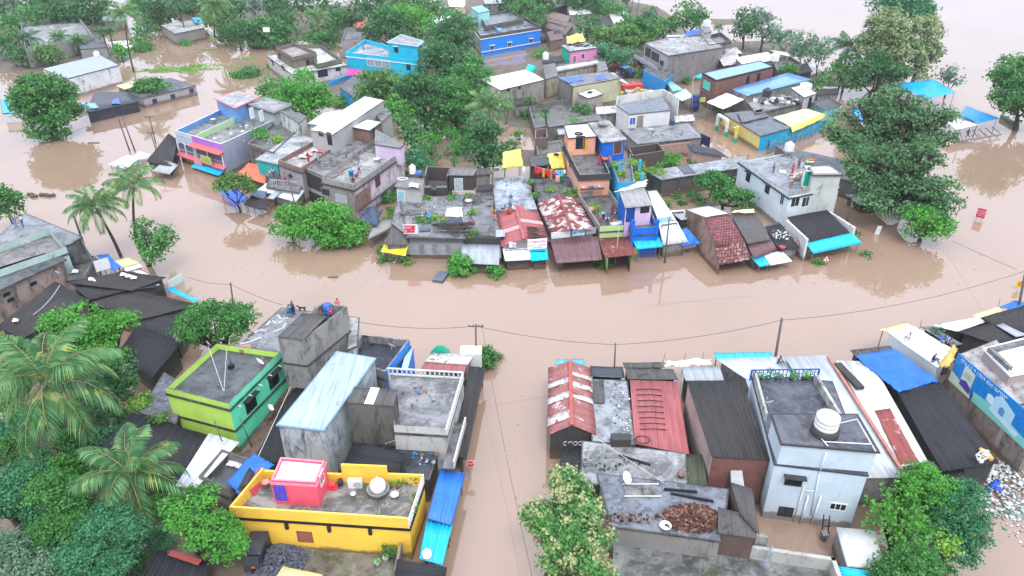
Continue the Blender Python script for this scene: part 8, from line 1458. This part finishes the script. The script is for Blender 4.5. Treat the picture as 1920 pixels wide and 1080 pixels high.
for lb,x,y,r,k,sq in (('rounded bush in the water near the mossy house',470,136,16,'mid',.8),('second bush joined left of the rounded bush',455,142,10,'mid',.6),('low weeds left of the rounded bush',440,141,13,'bright',.3),('weed mound before the lone concrete hut',350,82,9,'bright',.5),('green shrub clump beside the tall palm foot',265,90,16,'mid',.6),('green shrub clump above the sheet shelter',260,78,12,'olive',.6),('small bush below the mossy house left',506,126,5,'mid',.8),('round bright bush in the street below the ribbed grey awning, bigger left one',866,500,24,'bright',.8),('small bright bush on top of the bigger street bush',862,488,16,'bright',.6),('small round bright bush in the street right of the bigger one',931,511,16,'bright',.8),('small bush before the yellow awning',757,491,11,'bright',.7),('leafy sapling left of the yellow awning, upper',717,470,10,'mid',.8),('leafy sapling left of the yellow awning, lower',722,486,11,'mid',.6),('small bush under the maroon awning corner',1128,494,12,'bright',.6),('tiny bush beside the warning sign',1537,494,9,'bright',.7),('flat leaf clump floating in mid street at the right',1621,479,9,'mid',.25),('bush behind the crossarm pole at the lane end',912,672,26,'mid',.7),('thin weeds behind the cyan awning end',1598,438,11,'mid',.4),('green hedge row behind the white shop roof',1303,368,12,'mid',.5),('green hedge row end beside the hedge',1315,378,9,'mid',.5),('tiny bush in the flooded garden plot',1278,380,6,'mid',.8),('weeds in the flooded garden plot by the wall',1266,367,10,'olive',.4),('bushes beside the little white house, upper',735,355,12,'mid',.7),('bushes beside the little white house, middle',730,370,12,'mid',.7),('bushes beside the little white house, lower',727,400,12,'bright',.7),('narrow banana-like plant left of the bright blue house',884,115,12,'teal',1.2),('bright tall shrub in front of the bright blue house',1015,101,12,'bright',.6),('weeds on the river shed yard',1350,205,8,'mid',.6),('creepers on the billboard wall foot',1800,745,10,'olive',.4),('moss and weeds along the brown hoarding wall',1830,800,12,'olive',.4),('plants between the rubbish and the grey hall',1640,898,10,'bright',.4),('weed on the right edge of the hoarding',1916,800,7,'bright',.8),('small palmlike shrub in the courtyard wall',1225,283,9,'teal',.9),('tuft on the left of the mossy courtyard',1022,222,9,'bright',.9)):
    shrub(lb,x,y,r,k,sq=sq,z=0 if y>440 or x<520 or 'flooded' in lb else (2.6 if 'creepers on' in lb or 'moss and' in lb else (4.2 if 'hoarding' in lb else .6)))
# floating weed mats
def weedmat(label,x,y,rx,ry,n,seed):
    p=P(x,y,.02); g=np.random.default_rng(seed); a=g.random(n)*6.283; r=np.sqrt(g.random(n))*(.8+.3*np.sin(a*5+seed)); c=np.stack([np.cos(a)*r*rx,np.sin(a)*r*ry,g.random(n)*.12],1)
    t=g.normal(size=(n,3))*[1,1,.3]; t/=np.linalg.norm(t,axis=1)[:,None]; b=np.cross(t,[0,0,1]); s=(.12+.2*g.random(n))[:,None]
    v=np.stack([c-t*s,c-b*s*.6,c+t*s,c+b*s*.6],1).reshape(-1,3); me=quadmesh('floating_weed',v,LEAF['lime']); o=bpy.data.objects.new('floating_weed',me); COL.objects.link(o); o.location=p; tag(o,label,'floating weed',kind='stuff')
weedmat('large mat of floating weed behind the low grey house',345,130,9,5,1800,1); weedmat('weed mat trailing to the left of the large mat',290,132,5,2.5,500,2); weedmat('thin weed streaks right of the large mat',400,122,7,3,260,3); weedmat('small weed patch in the far flood',465,110,3,1.5,200,4); weedmat('small weed patch near the lone hut',380,93,3,1.2,120,5)
# palms
palm('tall thin-trunked coconut palm above the creeper roof',233,28,40,14,base=(251,135),proto='a'); palm('coconut palm at the street, left and nearer of two',180,392,68,7.5,base=(228,480),proto='b',kind='palm'); palm('coconut palm at the street, right and farther of two',250,350,66,8.2,base=(254,455),proto='a'); palm('large coconut palm at the left edge over the garden',88,725,165,9.5,base=(60,860),proto=None,nf=18,kind='palm'); palm('coconut palm behind the feathery trees at the lower left',243,895,128,6.5,base=(270,985),proto=None,nf=18,kind='palm',nuts=False)
palm('coconut palm standing in the central thicket',915,205,58,8.5,base=(925,290),proto='b'); palm('coconut palm on the river bank beside the flowering trees',1592,92,48,9,base=(1572,170),proto='c',kind='palmdark'); palm('young palm before the ruined house, left',50,75,32,5,proto='c',kind='palm'); palm('young palm before the ruined house, middle',110,72,26,4.5,proto='b'); palm('young palm before the ruined house, right',143,78,26,4,proto='a'); T('broad dark crown hiding the foot of the pylon, left',[(470,66,24),(486,52,20)],4.5,'dark'); T('broad mid green crown hiding the foot of the pylon, right',[(510,70,24),(500,48,20),(522,52,18)],4.5,'mid')
palm('small palm behind the blue-grey roof house',192,62,20,6,base=(203,105),proto='c'); palm('small palm leaning at the right of the annex',207,60,16,6,base=(215,98),proto='a')
palm('coconut palm at the top beside the concrete hut',405,15,42,11,base=(402,70),proto='b'); palm('coconut palm at the top edge left of the pylon',330,2,30,11,proto='c',kind='palmdark'); palm('coconut palm at the top between the pylon and grey ruin',595,35,34,8,base=(600,75),proto='a'); palm('coconut palm at the top edge above the turquoise house',745,5,34,11,proto='b'); palm('dim palm beside the dark tree above the turquoise house',695,60,22,6,proto='c',kind='palmdark'); palm('dark palm at the river bank right of the masts',1215,30,20,8,proto='c',kind='palmdark',nuts=False); palm('small palm on the bank beside the domed white tank',1348,52,14,5,proto='a',nuts=False); palm('tiny palm in the flooded gap behind the plank shed',850,302,14,3,proto='b',nuts=False); palm('tiny young palm in the mossy courtyard',992,188,14,3.5,proto='b',nuts=False); palm('tiny drooping palm by the courtyard wall',1022,210,15,4.0,proto='c',nuts=False); palm('palm at the top left corner woods',165,0,26,9,proto='a',kind='palmdark')
# lattice pylon
p=P(492,72,0); rt=empty('lattice_pylon',p,'steel lattice pylon rising out of the top woods','pylon'); m=MB(); Hh=40
def leg(s,u,z): w_=2.6*(1-z/Hh*.75); return p+Vector((s*w_,u*w_,z))
for s,u in ((-1,-1),(1,-1),(1,1),(-1,1)): m.beam(leg(s,u,-1),leg(s,u,Hh),.16)
for k in range(12):
    z0,z1=k*Hh/12,(k+1)*Hh/12
    for (a,b_) in (((-1,-1),(1,-1)),((1,-1),(1,1)),((1,1),(-1,1)),((-1,1),(-1,-1))): m.beam(leg(*a,z0),leg(*b_,z1),.09); m.beam(leg(*b_,z0),leg(*a,z1),.09); m.beam(leg(*a,z0),leg(*b_,z0),.09)
m.build('lattice',paint((.33,.35,.36)),rt); q=P(500,60,6); m=MB(); m.box(q,1.8,.2,1.2); m.build('plate',WHT,rt)
# vehicles at the market corner
def tractor(label,x,y,c,rot,z=.5):
    p=P(x,y,z); rt=empty('tractor',p,label,'tractor'); rt.rotation_euler=(0,0,rad(rot)); o=p
    m=MB(); m.box(o+Vector((1.0,0,.7)),1.6,.7,.7); m.box(o+Vector((-.4,0,.6)),1.3,1.0,.5); m.build('body',paint(c,.4),rt); m=MB(); m.box(o+Vector((-.4,0,2.2)),1.9,1.7,.12); m.build('canopy',paint(c,.4),rt)
    for dx,dy in ((-1.1,-.7),(-1.1,.7),(.3,-.7),(.3,.7)): m=MB(); m.beam(o+Vector((dx,dy,.9)),o+Vector((dx,dy,2.2)),.06); m.build('canopy_post',DARK,rt)
    for dx,dy,r in ((-.5,-.8,.75),(-.5,.8,.75),(1.4,-.6,.45),(1.4,.6,.45)): m=MB(); m.tube([o+Vector((dx,dy-.15,r)),o+Vector((dx,dy+.15,r))],r,16); m.build('wheel',RUBBER,rt)
tractor('blue tractor with canopy parked at the market corner',1175,143,(.02,.14,.55),20); tractor('red tractor parked behind the potted bush at the market corner',1195,128,(.55,.03,.04),200)
q=P(1184,165,.5); m=MB(); m.box(q,5.0,2.2,.9,.25); m.build('trailer',paint((.65,.05,.04)),None,q,label='red market trailer box beside the yellow wall',cat='trailer'); clothlump('blue sheet roof over goods before the cement house',[(1205,122,2.2),(1218,116,2.2),(1206,108,2.6),(1196,112,2.6)],(.03,.3,.65),wob=.03,nu=6)
shrub('yellowish bush between the tractors',1190,135,14,'olive',z=.5); pileof('dark jumble of parked motorcycles and goods at the market corner',1158,130,.5,8,7,1.2,120,.9,None,'market_clutter','clutter',mats=[DARK,paint((.08,.05,.05)),paint((.3,.3,.3)),paint((.25,.05,.05))]); pileof('pale goods and mats on the market ground',1200,180,.5,7,3.5,.4,60,.9,None,'market_goods','goods',mats=[paint((.5,.45,.4)),paint((.6,.6,.58)),paint((.3,.25,.22)),paint((.6,.5,.05))],seed=31)
def smallcar(label,x,y,c,rot,z=.5):
    p=P(x,y,z); rt=empty('car',p,label,'car'); rt.rotation_euler=(0,0,rad(rot)); o=p
    m=MB(); m.hexa([o+Vector(v) for v in ((-2,-.8,.3),(2,-.8,.3),(2,.8,.3),(-2,.8,.3),(-1.95,-.78,.9),(1.9,-.78,.8),(1.9,.78,.8),(-1.95,.78,.9))]); m.build('body',paint(c,.25),rt)
    m=MB(); m.hexa([o+Vector(v) for v in ((-1.7,-.74,.88),(1.0,-.74,.85),(1.0,.74,.85),(-1.7,.74,.88),(-1.3,-.6,1.42),(.4,-.6,1.42),(.4,.6,1.42),(-1.3,.6,1.42))]); m.build('glasshouse',GLASS,rt); m=MB(); m.box(o+Vector((-.45,0,1.425)),1.75,1.2,.05); m.build('roof',paint(c,.25),rt)
    for dx,dy in ((-1.25,-.8),(-1.25,.8),(1.25,-.8),(1.25,.8)): m=MB(); m.tube([o+Vector((dx,dy-.1,.32)),o+Vector((dx,dy+.1,.32))],.32,14); m.build('wheel',RUBBER,rt)
smallcar('grey car parked in the lane behind the pink house',1045,82,(.25,.28,.32),30); smallcar('dark car parked beyond the grey lane car',1018,78,(.05,.06,.08),80)
# dog
p=P(567,584,4.9); rt=empty('dog',p,'black dog standing on the cracked roof beside the two men','dog'); pts=[];ed=[];rr=[]
chain({},[Vector((.28,0,.46)),Vector((.05,0,.44)),Vector((-.22,0,.47)),Vector((-.36,0,.58)),Vector((-.46,0,.66))],[.10,.085,.11,.06,.065],pts,ed,rr); chain({},[Vector((-.60,0,.62))],[.03],pts,ed,rr,4); chain({},[Vector((-.43,.05,.75))],[.018],pts,ed,rr,4); chain({},[Vector((-.43,-.05,.75))],[.018],pts,ed,rr,4)
chain({},[Vector((.42,0,.52)),Vector((.55,0,.62))],[.025,.014],pts,ed,rr,0)
for s in (-1,1): chain({},[Vector((-.22,s*.08,.27)),Vector((-.21,s*.08,.12)),Vector((-.25,s*.08,.02))],[.04,.026,.028],pts,ed,rr,2); chain({},[Vector((.22,s*.09,.30)),Vector((.33,s*.09,.17)),Vector((.29,s*.09,.02))],[.055,.028,.026],pts,ed,rr,0)
me=skin_mesh('body',pts,ed,rr,0); me.materials.append(paint((.02,.018,.016),.7)); o=bpy.data.objects.new('body',me); COL.objects.link(o); o.parent=rt
# people
PP=[('man in blue squatting at the edge of the cracked roof',542,586,4.9,'sit',(.05,.25,.55),(.05,.15,.3),150),('man in dark clothes standing on the cracked roof',551,591,4.9,'stand',(.10,.10,.18),(.02,.03,.10),160),('man sitting at the corner of the green house roof in pale shirt',469,632,4.6,'sit',(.45,.42,.5),(.1,.1,.15),100),
('child in red and white by the blue barrel, back row',634,577,7,'squat',(.6,.1,.12),(.5,.3,.3),200),('person in pink standing at the barrel terrace wall',622,602,7,'stand',(.6,.15,.25),(.2,.05,.1),20),('crouching person in red left of the blue barrel',597,591,7,'squat',(.5,.1,.1),(.6,.55,.5),60),('seated person in dark red left of the blue barrel',592,594,7,'sit',(.3,.05,.06),(.1,.08,.1),0),
('man in blue shirt walking on the grey deck at the left edge',31,428,4.65,'stand',(.12,.2,.45),(.2,.25,.35),20),('man in white shirt standing on the grey deck',44,425,4.65,'stand',(.75,.75,.8),(.1,.2,.5),-20),
('woman in red sari on the brick parapet',579,304,5.2,'sari',(.5,.03,.06),(.5,.03,.06),30),('woman in pale blue sari beside the woman in red',598,304,5.2,'sari',(.4,.5,.5),(.25,.4,.5),0),('woman in magenta by the blue chair on the mouldy terrace',668,333,5.1,'squat',(.6,.03,.3),(.4,.03,.1),60),('child in white beside the magenta woman',674,326,5.1,'stand',(.6,.6,.65),(.2,.1,.1),0),('person in red at the front parapet of the mouldy terrace',663,341,5.1,'squat',(.5,.08,.1),(.1,.1,.1),0),
('person in red in front of the crowd on the teal balcony',522,341,2.7,'stand',(.5,.03,.05),(.5,.03,.05),10),('person in white at the left of the balcony crowd',508,335,2.7,'stand',(.65,.65,.7),(.3,.3,.35),0),('person in pale shirt second from left in the balcony crowd',514,333,2.7,'stand',(.6,.6,.6),(.1,.1,.15),0),('person in grey at the left end of the balcony',503,341,2.7,'stand',(.4,.42,.45),(.15,.15,.2),40),('person in black behind the balcony crowd',530,333,2.7,'stand',(.05,.05,.06),(.05,.05,.1),0),('child in pink at the right of the balcony crowd',536,343,2.7,'stand',(.6,.3,.35),(.3,.1,.1),0),
('girl in magenta on the peach house terrace',1122,310,5.5,'sari',(.6,.03,.2),(.6,.03,.2),0),('woman in lilac dress by the orange tub',1143,309,5.7,'sari',(.3,.2,.3),(.3,.2,.3),0),('woman in crimson sari walking on the wet deck',1148,403,2.9,'sari',(.4,.08,.12),(.45,.02,.08),30),('man in white shirt leaning at the long table',1138,416,2.9,'squat',(.75,.75,.75),(.08,.08,.3),0),('person in salmon at the left end of the lime parapet',1125,418,2.9,'stand',(.7,.25,.22),(.5,.2,.2),0),('child in orange behind the lime parapet',1146,421,2.9,'squat',(.8,.2,.02),(.5,.1,.1),0),('person in pale pink behind the lime parapet',1153,420,2.9,'squat',(.6,.4,.45),(.2,.1,.1),0),('person in lilac in the blue doorway of the lilac room',1176,407,3.4,'stand',(.5,.4,.5),(.3,.25,.35),0),
('person in orange squatting at the left of the red gable roof',926,401,3.3,'squat',(.85,.4,.05),(.7,.25,.1),0),('person in pink sitting below the orange one',927,411,3.3,'sit',(.75,.3,.32),(.6,.25,.25),0),('child in white near the roof corner cluster',943,394,3.2,'squat',(.6,.6,.6),(.15,.12,.12),60),('person in pale grey leaning on the red gable roof',949,398,3.4,'sit',(.55,.5,.5),(.4,.35,.35),-60),('person in white stooping at the top of the red gable',963,395,3.6,'squat',(.85,.82,.85),(.5,.45,.5),-90),('person in red lying at the gable top',953,401,3.4,'sit',(.7,.05,.08),(.5,.04,.06),60),('man in blue sitting behind the gable roof',956,388,3.3,'sit',(.15,.2,.4),(.3,.4,.6),0),('man in dark shirt standing behind the gable roof',958,384,3.3,'stand',(.12,.13,.18),(.35,.5,.7),0),
('woman in purple and red sitting on the dark slab roof',885,420,3.2,'sit',(.35,.2,.45),(.5,.08,.06),40),('person in blue and white beside the round basin',870,377,3.2,'squat',(.15,.35,.6),(.4,.15,.1),20),('person in yellow and blue by the blue plastic heap',799,405,3.2,'squat',(.5,.45,.3),(.1,.3,.6),0),
('woman in long red dress on the white house roof',1485,326,5.0,'sari',(.6,.05,.08),(.6,.05,.08),0),('child in blue standing at the white house roof edge',1449,325,5.0,'stand',(.05,.3,.5),(.1,.2,.4),40),('person in dark red beside the woman in the long red dress',1496,318,5.0,'stand',(.3,.05,.08),(.2,.05,.1),-30),('person sitting by the bundles on the white house roof',1483,345,5.0,'sit',(.7,.6,.55),(.5,.2,.15),0),
('man in maroon sitting on the pale grey street roof',1460,682,3.6,'sit',(.25,.04,.06),(.02,.2,.3),40),('man in white shirt sitting on the brilliant white roof',1704,638,4.0,'sit',(.8,.8,.82),(.5,.5,.55),-90),('man in dark blue sitting by the ochre cloth',1749,678,4.2,'sit',(.03,.04,.12),(.2,.2,.25),60),('person in blue shirt on the cluttered roof strip',1768,642,3.9,'sit',(.03,.2,.5),(.4,.35,.25),0),('person in pale blue on the cluttered roof strip',1777,645,3.9,'squat',(.3,.45,.65),(.6,.6,.6),0),
('person standing on the bamboo platform under the marquee',1813,257,.6,'stand',(.06,.06,.12),(.05,.05,.08),0),('woman in red on the turquoise house terrace',667,90,4.9,'sari',(.65,.05,.05),(.65,.05,.05),0),('child in pink on the turquoise house terrace',671,91,4.9,'stand',(.5,.3,.35),(.3,.2,.2),0),('person sitting on the turquoise terrace floor',682,92,4.9,'sit',(.5,.3,.25),(.1,.2,.2),0),('person on the top grey ruin beside the red cloths',680,55,4.0,'stand',(.1,.1,.12),(.1,.1,.1),0),('person in red at the blue shutters',1235,165,.6,'stand',(.5,.08,.05),(.1,.1,.1),0),('person in pink at the alley head',1279,197,.6,'stand',(.65,.08,.2),(.2,.05,.08),0),('person under the white shop roof in blue',1290,466,1.0,'squat',(.05,.15,.5),(.1,.1,.1),0) if 0 else ('person in pale shirt by the pole under the white shop roof',1262,468,.3,'stand',(.55,.55,.6),(.1,.2,.5),0)]
for a in PP: person(*a)
barrel('blue barrel on the roof terrace of the tall grey house',616,590,7.0,(.01,.16,.6),.42,1.15); shrub('yellowish plants in the corner of the barrel terrace',602,580,7,'lime',z=7,sq=.6); bucket('white plastic tray beside the yellow plants',606,588,7,(.6,.6,.55),.35,.2,name='basin',cat='basin')
bucket('round white basin at the right of the messy terrace',878,379,3.25,(.6,.6,.58),.5,.3,name='basin',cat='basin'); tank('white small drums beside the yellow tarpaulin shelter, right',982,322,3.3,.3,.8,name='plastic_container',cat='container'); clothlump('bright green plastic sheet under the yellow shelter',[(940,320,3.4),(950,320,3.4),(950,314,3.5),(941,314,3.5)],(.1,.55,.03),wob=.05,nu=6); clothlump('white cloths hung on a stand at the slab edge',[(926,322,4.0),(936,322,4.0),(936,314,5.2),(927,314,5.2)],(.6,.62,.66),wob=.1,nu=8); bucket('turquoise plastic tub near the salmon person',1129,405,2.9,(.03,.4,.6),.4,.5,name='tub',cat='tub'); shrub('planter bed greens on the wet deck',1117,390,10,'lime',z=2.9,sq=.6)
m=MB(); p=P(1113,393,2.95); m.box(p,1.9,1.0,.35,.6); m.build('planter_box',paint((.5,.25,.18)),None,p,label='salmon brick planter on the wet deck',cat='planter')
# ================================================================= air
mh=bpy.data.materials.new('haze'); mh.use_nodes=True; n_=mh.node_tree; n_.nodes.remove(n_.nodes['Principled BSDF']); pv=n_.nodes.new('ShaderNodeVolumePrincipled'); pv.inputs['Color'].default_value=(.95,.97,1,1); pv.inputs['Density'].default_value=HAZE if 'HAZE' in globals() else .0002; pv.inputs['Anisotropy'].default_value=.2
n_.links.new(pv.outputs[0],n_.nodes['Material Output'].inputs['Volume'])
if not globals().get('NOHAZE'):
    m=MB(); x0,x1,y0,y1,z0,z1=-950,950,-60,1550,-3.5,50
    v=[Vector((x,y,z)) for z in (z0,z1) for x,y in ((x0,y0),(x1,y0),(x1,y1),(x0,y1))]; m.hexa(v); o=m.build('haze',mh,None,(0,0,0),kind='stuff')
